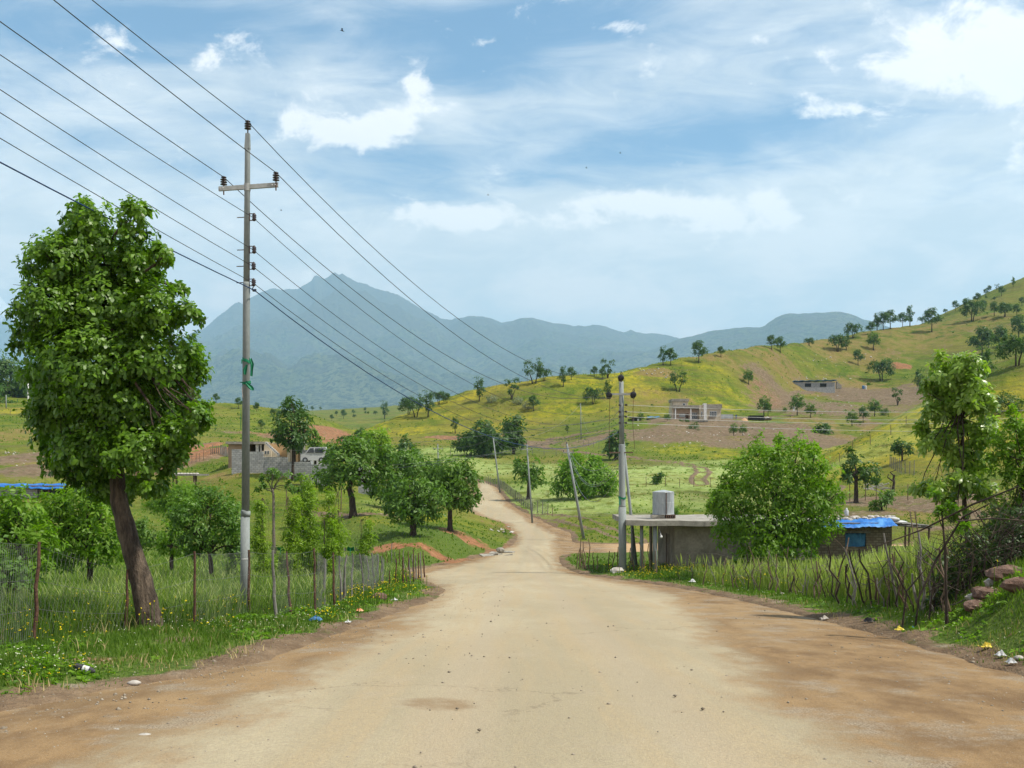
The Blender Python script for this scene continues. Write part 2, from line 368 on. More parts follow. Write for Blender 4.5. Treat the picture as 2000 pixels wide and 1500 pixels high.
def rough_mat(name, c1, c2, scale=6.0, rough=0.85, bump=0.4, c3=None, metal=0.0, spots=None, stretch=None, spec=0.3, bd=0.02, fscale=None):
    t = NT(name); a = t.noise(scale, 6, 0.65, stretch=stretch); f = t.noise(fscale or scale * 9, 4, 0.6, stretch=stretch)
    c = t.mix(t.ramp(a, 0.32, 0.68), c1, c2)
    if c3: c = t.mix(t.ramp(t.noise(scale * 0.37, 5, 0.7, stretch=stretch), 0.52, 0.68), c, c3)
    c = t.mix(t.ramp(f, 0.25, 0.75, 0.0, 0.45), c, t.mix(1.0, c, (0.55, 0.55, 0.55), 'MULTIPLY'))
    M[name] = t.done(t.bsdf(c, rough, t.bump(t.math('ADD', a, t.math('MULTIPLY', f, 0.5)), bump, bd), metal, spec)); return M[name]

# --- ground
def terrain_material():
    t = NT('ground_cover'); m1 = t.sep(t.attr('mask', 'Color')); m2 = t.sep(t.attr('masktwo', 'Color'))
    big = t.noise(0.035, 5, 0.6); mid = t.noise(0.22, 6, 0.68); sm = t.noise(1.3, 6, 0.7); fn = t.noise(9.0, 5, 0.7)
    streak = t.noise(0.5, 5, 0.65, stretch=(1.0, 0.22, 2.5))
    g = t.mix(t.ramp(mid, 0.35, 0.66), (0.060, 0.108, 0.008), (0.145, 0.176, 0.018))
    g = t.mix(t.ramp(big, 0.42, 0.62, 0, 0.7), g, (0.195, 0.170, 0.034))
    ct = t.noise(1.0, 5, .7, stretch=(.045, .045, .95), dist=.4); g = t.mix(t.ramp(ct, .50, .60, 0, .5), g, (0.100, 0.085, 0.034)); g = t.mix(t.ramp(ct, .44, .36, 0, .35), g, (0.20, 0.235, 0.05)); g = t.mix(t.ramp(sm, 0.50, 0.74, 0, 0.6), g, (0.045, 0.085, 0.014))
    g = t.mix(t.ramp(t.noise(3.2, 4, 0.7), 0.52, 0.7, 0, 0.5), g, (0.235, 0.24, 0.045)); g = t.mix(t.ramp(t.noise(0.75, 6, 0.75, stretch=(.6, 1, 3)), 0.55, 0.68, 0, 0.7), g, (0.150, 0.108, 0.036))
    # lush near ground
    g = t.mix(m2[0], g, t.mix(t.ramp(fn, 0.3, 0.7), (0.045, 0.085, 0.012), (0.13, 0.18, 0.035)))
    # pale flowering field
    pf = t.math('MULTIPLY', t.math('MULTIPLY', m1[2], .75), t.ramp(t.math('ADD', streak, t.math('MULTIPLY', t.math('SUBTRACT', mid, 0.5), 0.8)), 0.30, 0.55))
    g = t.mix(pf, g, t.mix(t.ramp(sm, 0.35, 0.65), (0.235, 0.33, 0.075), (0.42, 0.49, 0.20)))
    # yellow mustard
    yf = t.math('MULTIPLY', t.math('MULTIPLY', m1[1], t.ramp(mid, 0.35, 0.60, .35, 1.0)), t.ramp(t.math('ADD', t.math('MULTIPLY', streak, 0.5), t.math('MULTIPLY', sm, 0.5)), 0.38, 0.60))
    g = t.mix(t.math('MULTIPLY', yf, 0.62), g, (0.52, 0.42, 0.012))
    # dry brown grass
    dr = t.ramp(t.math('ADD', m2[1], t.math('MULTIPLY', t.math('SUBTRACT', mid, 0.5), 1.4)), 0.35, 0.75)
    g = t.mix(dr, g, t.mix(t.ramp(sm, 0.35, 0.65), (0.165, 0.118, 0.040), (0.245, 0.190, 0.065)))
    # bare soil
    dm = t.ramp(t.math('ADD', m1[0], t.math('MULTIPLY', t.math('ADD', t.math('SUBTRACT', sm, 0.5), t.math('SUBTRACT', mid, 0.5)), 1.5)), 0.40, 0.66)
    soil = t.mix(t.ramp(sm, 0.3, 0.7), (0.125, 0.088, 0.056), (0.235, 0.172, 0.108))
    red = t.mix(t.ramp(sm, 0.35, 0.7), (0.25, 0.105, 0.048), (0.37, 0.185, 0.092))
    soil = t.mix(m2[2], soil, red)
    soil = t.mix(t.ramp(t.voro(.8), 0.0, 0.20, 0.75, 0.0), soil, (0.40, 0.34, 0.25))
    soil = t.mix(t.ramp(fn, 0.55, 0.75, 0, 0.4), soil, (0.14, 0.09, 0.05)); soil = t.mix(t.ramp(t.noise(.55, 6, .75), 0.50, 0.64, 0, 0.6), soil, (0.125, 0.082, 0.050)); soil = t.mix(t.ramp(t.noise(.8, 6, .75, stretch=(1, .5, 2.2)), 0.54, 0.66, 0, 0.75), soil, (0.085, 0.105, 0.028))
    c = t.mix(dm, g, soil)
    h = t.math('ADD', t.math('MULTIPLY', sm, 0.7), t.math('MULTIPLY', fn, 0.15))
    M['terrain'] = t.done(t.bsdf(c, 0.95, t.bump(h, 0.9, 0.55), spec=0.1))
terrain_material()
def road_material():
    t = NT('dusty_asphalt'); e = t.attr('edge'); sid = t.attr('lane')
    big = t.noise(0.30, 5, 0.62, stretch=(1, 0.35, 1)); mid = t.noise(1.5, 6, 0.68, stretch=(1, .5, 1)); fine = t.noise(42, 3, 0.6); grit = t.noise(170, 2, 0.5)
    long_ = t.noise(1.6, 4, 0.6, stretch=(1.5, 0.05, 1))
    asp = t.mix(t.ramp(big, 0.35, 0.65), (0.322, 0.268, 0.168), (0.415, 0.350, 0.230))
    asp = t.mix(t.ramp(long_, 0.42, 0.66, 0, 0.55), asp, (0.39, 0.290, 0.160))
    asp = t.mix(t.ramp(mid, 0.52, 0.72, 0, 0.5), asp, (0.37, 0.305, 0.21))
    asp = t.mix(t.ramp(t.noise(15, 4, .7), 0.42, 0.66, 0, 0.34), asp, (0.26, 0.215, 0.15)); lw = t.math('ABSOLUTE', t.math('SUBTRACT', t.math('ABSOLUTE', t.math('SUBTRACT', sid, 0.5)), 1.0)); asp = t.mix(t.ramp(t.math('ADD', lw, t.math('MULTIPLY', t.math('SUBTRACT', big, .5), 1.2)), 0.0, 0.45, 0.50, 0.0), asp, (0.35, 0.285, 0.195))
    asp = t.mix(t.ramp(fine, 0.40, 0.66, 0, 0.38), asp, (0.22, 0.185, 0.13))
    asp = t.mix(t.ramp(t.noise(5.5, 5, .75), .55, .70, 0, .38), asp, (.30, .235, .15)); asp = t.mix(t.ramp(grit, 0.58, 0.72, 0, 0.38), asp, (0.66, 0.59, 0.46))
    # dirt shoulder
    dirt = t.mix(t.ramp(mid, 0.34, 0.66), (0.145, 0.084, 0.036), (0.270, 0.172, 0.080))
    dirt = t.mix(t.ramp(big, 0.45, 0.7, 0, 0.7), dirt, (0.33, 0.230, 0.118))
    dirt = t.mix(t.ramp(fine, 0.48, 0.66, 0, 0.55), dirt, (0.15, 0.095, 0.048))
    dirt = t.mix(t.ramp(grit, 0.60, 0.70, 0, 0.5), dirt, (0.52, 0.45, 0.34))
    gravel = t.mix(t.ramp(t.noise(60, 2, 0.6), 0.4, 0.62), (0.15, 0.12, 0.085), (0.38, 0.32, 0.235))
    w = t.math('ADD', e, t.math('MULTIPLY', t.math('SUBTRACT', t.math('ADD', mid, big), 1.0), 2.4))
    dirt = t.mix(t.ramp(t.noise(.9, 5, .7), 0.50, 0.66, 0.0, 0.7), dirt, gravel)
    ck = t.n('ShaderNodeTexVoronoi', feature='DISTANCE_TO_EDGE'); wv = t.n('ShaderNodeVectorMath', operation='ADD'); t.t.links.new(t.co, wv.inputs[0]); t.t.links.new(t.noise(1.1, 5, .7, color=True), wv.inputs[1]); t.t.links.new(wv.outputs[0], ck.inputs[0]); ck.inputs['Scale'].default_value = .42
    cm = t.math('MULTIPLY', t.ramp(ck.outputs['Distance'], 0.0, 0.012, 1.0, 0.0), t.ramp(t.noise(.35, 3, .5), .50, .60)); asp = t.mix(t.math('MULTIPLY', cm, .55), asp, (.17, .13, .085))
    c = t.mix(t.ramp(w, -0.45, 0.55), asp, dirt)
    far_o = t.attr('warm'); c = t.mix(t.math('MULTIPLY', far_o, 0.7), c, (0.48, 0.315, 0.165))
    # damp and worn patches
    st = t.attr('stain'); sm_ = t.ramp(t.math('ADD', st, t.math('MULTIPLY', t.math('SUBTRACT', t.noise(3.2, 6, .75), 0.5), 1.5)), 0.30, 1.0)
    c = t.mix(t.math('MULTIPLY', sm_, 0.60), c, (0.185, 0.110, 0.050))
    h = t.math('ADD', t.math('MULTIPLY', fine, 0.5), t.math('ADD', t.math('MULTIPLY', grit, 0.25), t.math('MULTIPLY', mid, 1.1)))
    M['road'] = t.done(t.bsdf(c, 0.93, t.bump(h, 0.55, 0.05), spec=0.2))
road_material()
def mountain_material():
    t = NT('mountain_slopes'); pt = t.n('ShaderNodeNewGeometry'); z = t.n('ShaderNodeSeparateXYZ'); t.t.links.new(t.co, z.inputs[0])
    a = t.noise(0.0010, 8, 0.65); b = t.noise(0.005, 8, 0.7); c_ = t.noise(0.0205, 6, 0.7)
    c = t.mix(t.ramp(a, 0.38, 0.62), (0.095, 0.125, 0.035), (0.185, 0.200, 0.080))
    c = t.mix(t.ramp(b, 0.48, 0.62, 0, 0.9), c, (0.050, 0.070, 0.032))
    c = t.mix(t.ramp(c_, 0.48, 0.56, 0, 0.95), c, (0.018, 0.030, 0.012)); c = t.mix(t.ramp(t.noise(.0027, 8, .75, stretch=(1, .6, .6)), .56, .66, 0, .7), c, (0.22, 0.215, 0.12))
    rk = t.ramp(t.math('ADD', t.math('MULTIPLY', z.outputs[2], 0.000205), t.math('MULTIPLY', b, 0.9)), 0.58, 0.86)
    c = t.mix(t.math('MULTIPLY', rk, .8), c, (0.115, 0.100, 0.080))
    M['mountain'] = t.done(t.bsdf(c, 0.95, t.bump(t.math('ADD', t.math('MULTIPLY', b, 1.5), c_), 1.0, 88.0), spec=0.05))
    t = NT('snow_mountain_slopes'); b = t.noise(0.0012, 9, 0.72, stretch=(1, 1, 0.5)); z = t.n('ShaderNodeSeparateXYZ'); t.t.links.new(t.co, z.inputs[0])
    sn = t.ramp(t.math('ADD', t.math('MULTIPLY', z.outputs[2], 0.000164), b), 0.86, 0.96)
    M['snowmt'] = t.done(t.bsdf(t.mix(sn, (0.07, 0.085, 0.07), (0.85, 0.87, 0.9)), 0.9, t.bump(b, 1.0, 264.0), spec=0.05))
mountain_material()

# ---------------------------------------------------------------- ground, road, mountains
def grid_faces(nr, nc):
    i = np.arange(nr - 1)[:, None] * nc + np.arange(nc - 1)[None]; i = i.ravel()
    return np.stack([i, i + 1, i + nc + 1, i + nc], 1)
us = np.concatenate([np.linspace(-1.30, -0.58, 50)[:-1], np.linspace(-0.58, 0.58, 720), np.linspace(0.58, 1.30, 50)[1:]])
ys = np.concatenate([np.linspace(-60, 2, 40)[:-1], np.geomspace(2, 8, 60)[:-1], np.geomspace(8, 210, 440)[:-1], np.geomspace(210, 900, 260)[:-1], np.geomspace(900, 3200, 60)])
UU, YY = np.meshgrid(us, ys); XX = UU * np.sqrt(YY * YY + 16.0)
SM_H = None
def patches_eval(X, Y, lst):
    out = np.zeros_like(X)
    for (px, row, rx, ry, s) in lst:
        x0, y0 = cast(px, row); _, ya = cast(px, row + ry); _, yb = cast(px, row - ry)
        b = max((yb - ya) / 2, 1.0); b = min(b, 60.0 if y0 > 100 else 12); a = rx * y0 / F_PX
        d = ((X - x0) / a) ** 2 + ((Y - (ya + b)) / b) ** 2
        out = np.maximum(out, s * (1 - sstep(0.55, 1.35, np.sqrt(d))))
    return out
sdv = road_sd(XX, YY); ZZ = ground(XX, YY)
PXv = CX + F_PX * UU
def dmask(a, b): return sstep(a[0], a[1], YY) * (1 - sstep(b[0], b[1], YY))
# soil
dirt = patches_eval(XX, YY, [
    (830,1074,105,9,.82),(905,1052,65,10,.62),(960,1030,50,8,.3),(1010,1088,60,8,.5),(740,1078,50,8,.8),
    (1470,842,170,16,.95),(1330,850,130,18,.8),(1560,860,120,25,.95),(1590,800,120,28,.72),(1700,778,90,26,.95),(1480,780,70,26,.32),(1370,830,120,9,.95),
    (1560,735,110,18,.38),(1650,720,60,30,.2),(1480,735,60,14,.5),(1500,742,50,12,.8),(1770,765,70,16,.75),(1760,716,22,8,1.),(1700,640,50,12,.3),
    (910,858,90,5,.9),(1050,868,50,7,.9),(1000,862,40,5,.7),(1130,870,45,9,.6),(1210,850,60,12,.5),(1420,870,60,9,.7),(1180,857,80,9,.75),
    (640,850,55,24,1.),(380,900,60,16,1.),(350,885,40,14,1.),(30,900,60,18,.75),(110,925,140,16,.8),(300,925,80,10,.7),(560,855,40,9,.8),
    (1720,985,90,14,.8),(1860,985,110,14,.75),(1690,1010,70,10,.7),(1930,1010,80,10,.7),(1860,1035,80,5,.7),
    (700,1008,140,3,.7),(60,800,60,3,.4),(70,1290,70,14,.25),(200,1300,110,16,.60),(320,1275,70,12,.6),(1960,1330,60,14,.45),(1985,1235,40,18,.2),
    (1820,585,60,12,.3),(1900,690,60,14,.35),(1960,610,60,12,.35),(1800,690,90,12,.35),(1930,645,70,10,.4),(470,848,70,4,.6),(50,765,60,8,.6),
    (1650,856,40,9,.5),(1700,830,50,10,.55),(1750,800,50,12,.6),(1800,770,50,10,.5)])
yel = patches_eval(XX, YY, [
    (1040,742,70,12,1.),(940,765,80,12,1.),(860,790,60,10,.9),(780,815,60,10,1.),(720,842,50,10,1.),(1130,745,60,10,.8),(1240,735,60,14,.9),(1190,760,60,14,.7),
    (1250,765,60,14,.8),(1330,745,90,12,.6),(1100,800,120,20,.5),(950,830,110,14,.6),(800,842,70,8,.8),(880,812,60,10,.6),(1400,790,60,10,.8),(1440,775,60,10,.7),(1370,715,60,9,.6),
    (1700,905,120,30,.8),(1650,885,60,14,.9),(1750,860,110,30,.8),(1820,815,110,30,.75),(1960,780,110,40,.7),(1700,940,120,20,.4),(1620,880,60,10,.9),(1640,860,60,8,.9),(1900,880,120,40,.6),(1930,820,100,30,.6),
    (1350,880,90,10,.6),(1480,890,120,10,.6),(1640,884,30,7,1.),(1680,866,34,7,1.),(1720,844,36,7,1.),(1760,822,36,7,1.),(1800,802,36,7,1.),(1220,745,50,12,.8),(30,805,60,6,.9),(70,900,80,12,.6),(660,865,50,10,.8),(1350,1100,90,10,.6),(560,935,60,5,.5),(620,1000,60,8,.2),(820,1010,100,12,.45),(740,1020,60,14,.4),(700,1165,80,16,.3),(330,1115,120,5,.7)])
pale = patches_eval(XX, YY, [(1100,985,260,26,.8),(1250,950,300,18,.8),(1350,925,260,14,.95),(1690,885,90,22,.55),(1760,855,100,30,.5),(1850,800,110,40,.45),(1000,920,160,12,.8),(1250,925,200,14,.9),(1450,905,160,8,.6),(870,905,140,14,.8),(860,882,120,8,.7),(1330,985,300,16,.5),(780,985,60,30,.35)])
dry = patches_eval(XX, YY, [(1650,858,50,14,1.),(1700,832,50,16,1.),(1745,806,50,16,1.),(1790,780,50,14,.9),(1840,750,60,16,.9),(1690,765,110,34,.8),(1590,830,60,20,.6),(1500,700,160,22,.62),(1640,690,160,30,.6),(1770,660,150,36,.55),(1900,640,140,30,.55),(1420,705,110,12,.6),(1560,745,150,28,.6),(1300,780,160,24,.5),(1280,728,50,10,.8),(1420,850,140,20,.6),(950,815,160,18,.25),(1940,590,80,30,.3),
    (60,850,100,40,.55),(120,900,120,20,.6),(470,925,90,14,.6),(600,920,60,12,.35),(1860,1000,160,26,.6),(1000,780,160,14,.25),(1150,825,100,16,.25),(1420,1070,80,10,.3)])
redm = patches_eval(XX, YY, [(830,1072,140,18,.95),(905,1052,90,18,.9),(960,1030,70,12,.6),(640,850,70,30,.75),(380,890,80,30,.9),(1760,716,24,10,1.),(1560,720,40,10,.6),(1480,760,50,20,.3),(560,850,60,10,.7),(900,858,120,8,.6),(220,1295,160,22,.45),(1985,1235,60,28,.7),(70,770,60,10,.5),(1490,780,30,20,.3),(1960,1330,60,14,.5)])
lush = np.clip((1 - sstep(55, 95, YY)) + 0.9 * patches_eval(XX, YY, [(760,1035,160,22,.8),(1450,895,300,8,.2),(1100,880,150,14,.5),(1180,830,120,10,.5),(1250,860,100,10,.4)]), 0, 1)
# the foot of the verge is trodden soil
shoulder = (1 - sstep(0.15, 0.75, sdv + 0.5 * fbm(XX / 1.3, YY / 1.3, 3, 5))) * (YY < 178) * (sdv > -3)
dirt = np.maximum(dirt, shoulder * 0.95); redm = np.maximum(redm, shoulder * 0.08)
# twin wheel tracks across the field
def track(pts, wid, gap):
    out = np.zeros_like(XX); P = [cast(*p) for p in pts]
    for (x0, y0), (x1, y1) in zip(P[:-1], P[1:]):
        dx, dy = x1 - x0, y1 - y0; l = math.hypot(dx, dy)
        t = np.clip(((XX - x0) * dx + (YY - y0) * dy) / l ** 2, 0, 1); cx, cy = XX - x0 - t * dx, YY - y0 - t * dy
        d = np.hypot(cx, cy); out = np.maximum(out, 1 - sstep(wid * .6, wid * 1.2, np.abs(d - gap)))
    return out
trk = np.maximum.reduce([track([(1368,950),(1362,938),(1376,926),(1366,915),(1340,909),(1290,903),(1210,897)], 0.45, 1.05),
    track([(1640,955),(1600,985),(1560,1010)], 1.0, 0.0), track([(1250,1062),(1180,1036),(1100,1015),(1000,1000)], 0.35, 0.9) * .8, track([(1690,978),(1720,990),(1790,1000),(1990,1010)], 1.4, 0.0),
    track([(1490,805),(1530,785),(1560,768),(1640,760),(1780,752)], 1.6, 0.0), track([(1300,823),(1400,823),(1480,816),(1540,812)], 2.0, 0.0), track([(1040,872),(1075,858),(1130,850),(1250,842)], 1.3, 0.0), track([(1040,870),(1090,880),(1170,890),(1250,897)], 1.2, 0.0), track([(600,1003),(700,1008),(790,1012)], 0.6, 0.)])
dirt = np.maximum(dirt, trk * sstep(-1, 0, sdv))
yel = yel * (1 - sstep(.4, .8, dirt)); lush = lush * (1 - trk)
yel = np.clip(yel + 0.07 * dmask((230, 260), (420, 480)) * (PXv < 1350), 0, 1)
# fields: steps of the terraced hill, soil banks and ruts that the eye can see
far_b = dmask((70, 110), (600, 900)) * sstep(0.1, 1.5, sdv)
ZZ = ZZ + dmask((215, 260), (600, 900)) * 0.17 * np.sin(ZZ * 2.6 + 5 * fbm(XX / 30, YY / 30, 3, 19)) + far_b * (fbm(XX / 3.5, YY / 3.5, 4, 41) * 0.24 + dirt * ridged(XX / 3.0, YY / 3.0, 3, 8) * 0.5) - 0.12 * trk * (YY > 60)
V = np.stack([XX, YY, ZZ], -1).reshape(-1, 3)
mk = np.stack([dirt, yel, pale, np.ones_like(dirt)], -1).reshape(-1, 4); mk2 = np.stack([lush, dry, redm, np.ones_like(dirt)], -1).reshape(-1, 4)
gobj = np_mesh('ground', V, grid_faces(*XX.shape), M['terrain'], smooth=True, attrs={'mask': ('FLOAT_COLOR', mk), 'masktwo': ('FLOAT_COLOR', mk2)})
tag(gobj, 'rolling grassland with verges, fields and hillsides', kind='structure')
# road sheet: the faces of a fine grid that lie inside the road
def road_sheet():
    u = np.concatenate([np.linspace(-1.2, -0.58, 90)[:-1], np.linspace(-0.58, 0.62, 420), np.linspace(0.62, 1.3, 60)[1:]])
    y = np.concatenate([np.linspace(-30, 2, 60)[:-1], np.geomspace(2, 178, 420)])
    U, Y = np.meshgrid(u, y); X = U * np.sqrt(Y * Y + 16.0); sd = road_sd(X, Y)
    near_ = 1 - sstep(20, 60, Y)
    rut = -0.022 * (np.exp(-((X - 1.55) / .45) ** 2) + np.exp(-((X + .35) / .45) ** 2)) * near_
    Z = prof(Y) + 0.012 * fbm(X / 1.2, Y / 1.2, 4, 2) * near_ + rut + 0.05 * (1 - sstep(-1.0, 0.3, sd)) - 0.045
    F = grid_faces(*X.shape); s = sd.ravel(); keep = (s[F].min(1) < 0.9); F = F[keep]
    used = np.unique(F); idx = np.full(X.size, -1); idx[used] = np.arange(len(used))
    # asphalt lane inside the dusty strip
    l_ = np.interp(Y, [3, 7.7, 13.3, 18.3, 25, 40, 52, 66, 90, 125, 150], [-2.8, -2.6, -2.2, -1.95, -2.2, -2.6, -4.5, -1.6, .9, -5.5, -5.2])
    r_ = np.interp(Y, [3, 10, 14, 22, 30, 41, 53, 66, 90, 125, 150], [2.1, 2.4, 2.9, 4.0, 4.9, 4.6, 2.6, 2.9, 3.6, -.8, -2.6])
    e = np.maximum(l_ - X, X - r_); e = np.maximum(e, np.where(Y > 60, sd + .5, -9))
    warm = sstep(6, 10, X) * sstep(64, 70, Y) + 0.6 * sstep(0, 1, -e) * 0
    def st(pts):
        o = np.zeros_like(X)
        for px, row, rx, ry, k in pts:
            D = np.interp((row - HROW), *_rowtab); x0 = (px - CX) / F_PX * D; D2 = np.interp(row - HROW + ry, *_rowtab); D1 = np.interp(row - HROW - ry, *_rowtab)
            b = (D1 - D2) / 2; o = np.maximum(o, k * (1 - sstep(.4, 1.3, np.hypot((X - x0) / (rx * D / F_PX), (Y - D) / b))))
        return o
    dd = np.arange(4, 80, .25); rr = -prof(dd) * F_PX / dd; _rowtab = (rr[::-1], dd[::-1])
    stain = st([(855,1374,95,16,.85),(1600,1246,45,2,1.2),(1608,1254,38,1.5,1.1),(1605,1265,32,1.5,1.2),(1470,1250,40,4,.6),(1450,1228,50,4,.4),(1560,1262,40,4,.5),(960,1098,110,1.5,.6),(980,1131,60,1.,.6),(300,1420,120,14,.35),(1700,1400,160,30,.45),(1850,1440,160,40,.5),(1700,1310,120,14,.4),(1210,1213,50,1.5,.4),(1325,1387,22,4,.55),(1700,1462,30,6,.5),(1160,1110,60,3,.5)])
    at_ = lambda a: a.ravel()[used]
    V = np.stack([X, Y, Z], -1).reshape(-1, 3)[used]
    o = np_mesh('road', V, idx[F], M['road'], smooth=True, attrs={'edge': ('FLOAT', at_(e)), 'lane': ('FLOAT', at_(X)), 'stain': ('FLOAT', at_(stain)), 'warm': ('FLOAT', at_(warm))})
    tag(o, 'dusty beige road winding down and up the valley', kind='structure')
road_sheet()
# mountains
def mountains():
    crest = [(-900,760),(-300,745),(0,740),(200,720),(300,690),(385,645),(395,643),(412,630),(432,611),(447,603),(456,595),(466,592),(475,596),(488,583),(505,576),(527,564),(538,561),(548,566),(567,565),(580,567),(596,557),(608,550),(614,541),(622,539),(630,544),(639,541),(648,534),(655,530),(661,535),(668,532),(677,538),(686,543),(696,549),(715,553),(745,565),(776,575),(790,584),(805,593),(825,606),(844,613),(862,623),(877,625),(891,621),(915,619),(945,620),(962,624),(978,631),(1005,626),(1025,621),(1042,621),(1080,632),(1120,638),(1170,637),(1210,645),(1260,651),(1300,654),(1330,660),(1500,668),(1800,672),(3000,700)]
    u = np.concatenate([np.linspace(-1.2, -.36, 120)[:-1], np.linspace(-.36, .2, 800)[:-1], np.linspace(.2, 1.2, 140)]); d = np.concatenate([np.linspace(2500, 6400, 260)[:-1], np.linspace(6400, 9000, 30)]); U, Dd = np.meshgrid(u, d); P = CX + F_PX * U
    cr = np.interp(P, *zip(*crest)); Dc = 6000 + 350 * np.sin(P / 240.0); hc = (HROW - cr) / F_PX * Dc; h0 = (HROW - 822) / F_PX * 2500
    t = (Dd - 2500) / (Dc - 2500); X = U * Dd
    rise = np.where(t < 1, np.clip(t, 0, 1) ** 1.35, 1 - (t - 1) * 1.3)
    spur = ridged(X / 900.0 + .35 * fbm(X / 700, Dd / 700, 3, 1), Dd / 1500.0, 6, 4, .52) - .6
    amp = np.clip(4 * t * (1 - t), 0, 1) * np.clip(hc / 900, .35, 1.2)
    Z = h0 + (hc - h0) * rise + spur * 360 * amp + (ridged(X / 210, Dd / 260, 4, 12) - .6) * 75 * np.clip(t * 3, 0, 1) * np.where(amp > .12, 1, .35 + amp * 5)
    V = np.stack([X, Dd, Z], -1).reshape(-1, 3) * 2.2      # metres per table unit
    tag(np_mesh('mountains', V, grid_faces(*X.shape), M['mountain'], smooth=True), 'hazy blue mountain ridge with a pointed summit', kind='structure')
    # lower ridge to the right, nearer
    cr2 = [(600,880),(1000,780),(1150,720),(1250,690),(1330,662),(1380,650),(1440,641),(1490,640),(1515,622),(1545,613),(1580,612),(1640,607),(1665,612),(1690,622),(1740,640),(1790,655),(1830,640),(1870,620),(1950,600),(2100,590),(3000,600)]
    u = np.linspace(-.25, 1.2, 620); d = np.linspace(2300, 6500, 170); U, Dd = np.meshgrid(u, d); P = CX + F_PX * U
    cr = np.interp(P, *zip(*cr2)); Dc = 4300 + 200 * np.sin(P / 150.0); hc = (HROW - cr) / F_PX * Dc; h0 = (HROW - 850) / F_PX * 2300
    t = (Dd - 2300) / (Dc - 2300); X = U * Dd; rise = np.where(t < 1, np.clip(t, 0, 1) ** 1.3, 1 - (t - 1) * 1.2)
    spur = ridged(X / 700.0 + .3 * fbm(X / 500, Dd / 500, 3, 8), Dd / 1100.0, 6, 14, .52) - .6; amp = np.clip(4 * t * (1 - t), 0, 1)
    Z = h0 + (hc - h0) * rise + spur * 230 * amp + (ridged(X / 170, Dd / 220, 4, 33) - .6) * 45 * np.clip(t * 3, 0, 1) * np.where(amp > .12, 1, .35 + amp * 5)
    V = np.stack([X, Dd, Z], -1).reshape(-1, 3) * 2.2      # metres per table unit
    tag(np_mesh('mountain_ridge', V, grid_faces(*X.shape), M['mountain'], smooth=True), 'low rounded blue ridge behind the right hill', kind='structure')
    # snow streaked mountain far left
    cr3 = [(-1500,700),(-500,620),(-250,566),(-120,562),(-40,570),(0,590),(20,612),(45,640),(80,665),(150,700),(260,740),(450,790)]
    u = np.linspace(-1.25, -.28, 320); d = np.linspace(6500, 9200, 120); U, Dd = np.meshgrid(u, d); P = CX + F_PX * U
    cr = np.interp(P, *zip(*cr3)); Dc = 7700; hc = (HROW - cr) / F_PX * Dc
    t = (Dd - 6500) / (Dc - 6500); X = U * Dd; rise = np.where(t < 1, np.clip(t, 0, 1), 1 - (t - 1) * .9)
    Z = hc * rise + (ridged(X / 900., Dd / 900., 6, 9, .55) - .6) * 420 * np.clip(3 * t * (1.15 - t), 0, 1)
    V = np.stack([X, Dd, Z], -1).reshape(-1, 3) * 2.2      # metres per table unit
    tag(np_mesh('snow_mountain', V, grid_faces(*X.shape), M['snowmt'], smooth=True), 'distant mountain streaked with snow at the left edge', kind='structure')
mountains()
# ---------------------------------------------------------------- foliage
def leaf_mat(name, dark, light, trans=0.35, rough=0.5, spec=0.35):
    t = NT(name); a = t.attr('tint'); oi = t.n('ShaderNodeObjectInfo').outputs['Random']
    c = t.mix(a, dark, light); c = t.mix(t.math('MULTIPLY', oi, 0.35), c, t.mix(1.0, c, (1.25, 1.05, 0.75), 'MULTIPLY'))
    p = t.bsdf(c, rough, spec=spec); tr = t.n('ShaderNodeBsdfTranslucent'); t.set(tr.inputs[0], t.mix(1.0, c, (1.5, 1.7, 0.55), 'MULTIPLY'))
    mx = t.n('ShaderNodeMixShader'); mx.inputs[0].default_value = trans; t.t.links.new(p, mx.inputs[1]); t.t.links.new(tr.outputs[0], mx.inputs[2])
    M[name] = t.done(mx.outputs[0]); return M[name]
leaf_mat('leaf_oak', (0.024, 0.082, 0.005), (0.165, 0.310, 0.020), 0.40, 0.42, 0.45)
leaf_mat('leaf_far', (0.026, 0.075, 0.012), (0.085, 0.170, 0.030), 0.30)
leaf_mat('leaf_orchard', (0.030, 0.092, 0.009), (0.130, 0.245, 0.026), 0.30)
leaf_mat('leaf_bright', (0.055, 0.140, 0.008), (0.185, 0.330, 0.020), 0.42)
leaf_mat('straw', (0.24, 0.19, 0.09), (0.46, 0.38, 0.20), 0.2, 0.8, 0.1)
leaf_mat('leaf_shaded', (0.012, 0.036, 0.006), (0.050, 0.105, 0.014), 0.25)  # bramble leaves: the shade in the brush is put into this colour
leaf_mat('leaf_pale', (0.085, 0.175, 0.015), (0.32, 0.44, 0.080), 0.42, 0.35, 0.5)
leaf_mat('leaf_yellowgreen', (0.095, 0.190, 0.010), (0.230, 0.360, 0.022), 0.40)
leaf_mat('leaf_grey', (0.130, 0.170, 0.095), (0.290, 0.320, 0.220), 0.2)
leaf_mat('grass_blade', (0.040, 0.095, 0.012), (0.150, 0.245, 0.035), 0.40, 0.6, 0.2)
leaf_mat('tall_blade', (0.085, 0.150, 0.020), (0.330, 0.380, 0.130), 0.40, 0.6, 0.2)
leaf_mat('petal_yellow', (0.62, 0.46, 0.008), (0.85, 0.68, 0.02), 0.2, 0.6, 0.1)
leaf_mat('petal_white', (0.62, 0.64, 0.58), (0.85, 0.85, 0.80), 0.2, 0.6, 0.1)
rough_mat('bark', (0.050, 0.036, 0.026), (0.175, 0.130, 0.092), 9.0, 0.95, 1.0, (0.040, 0.028, 0.020), stretch=(1, 1, 0.25), bd=0.12, fscale=30)
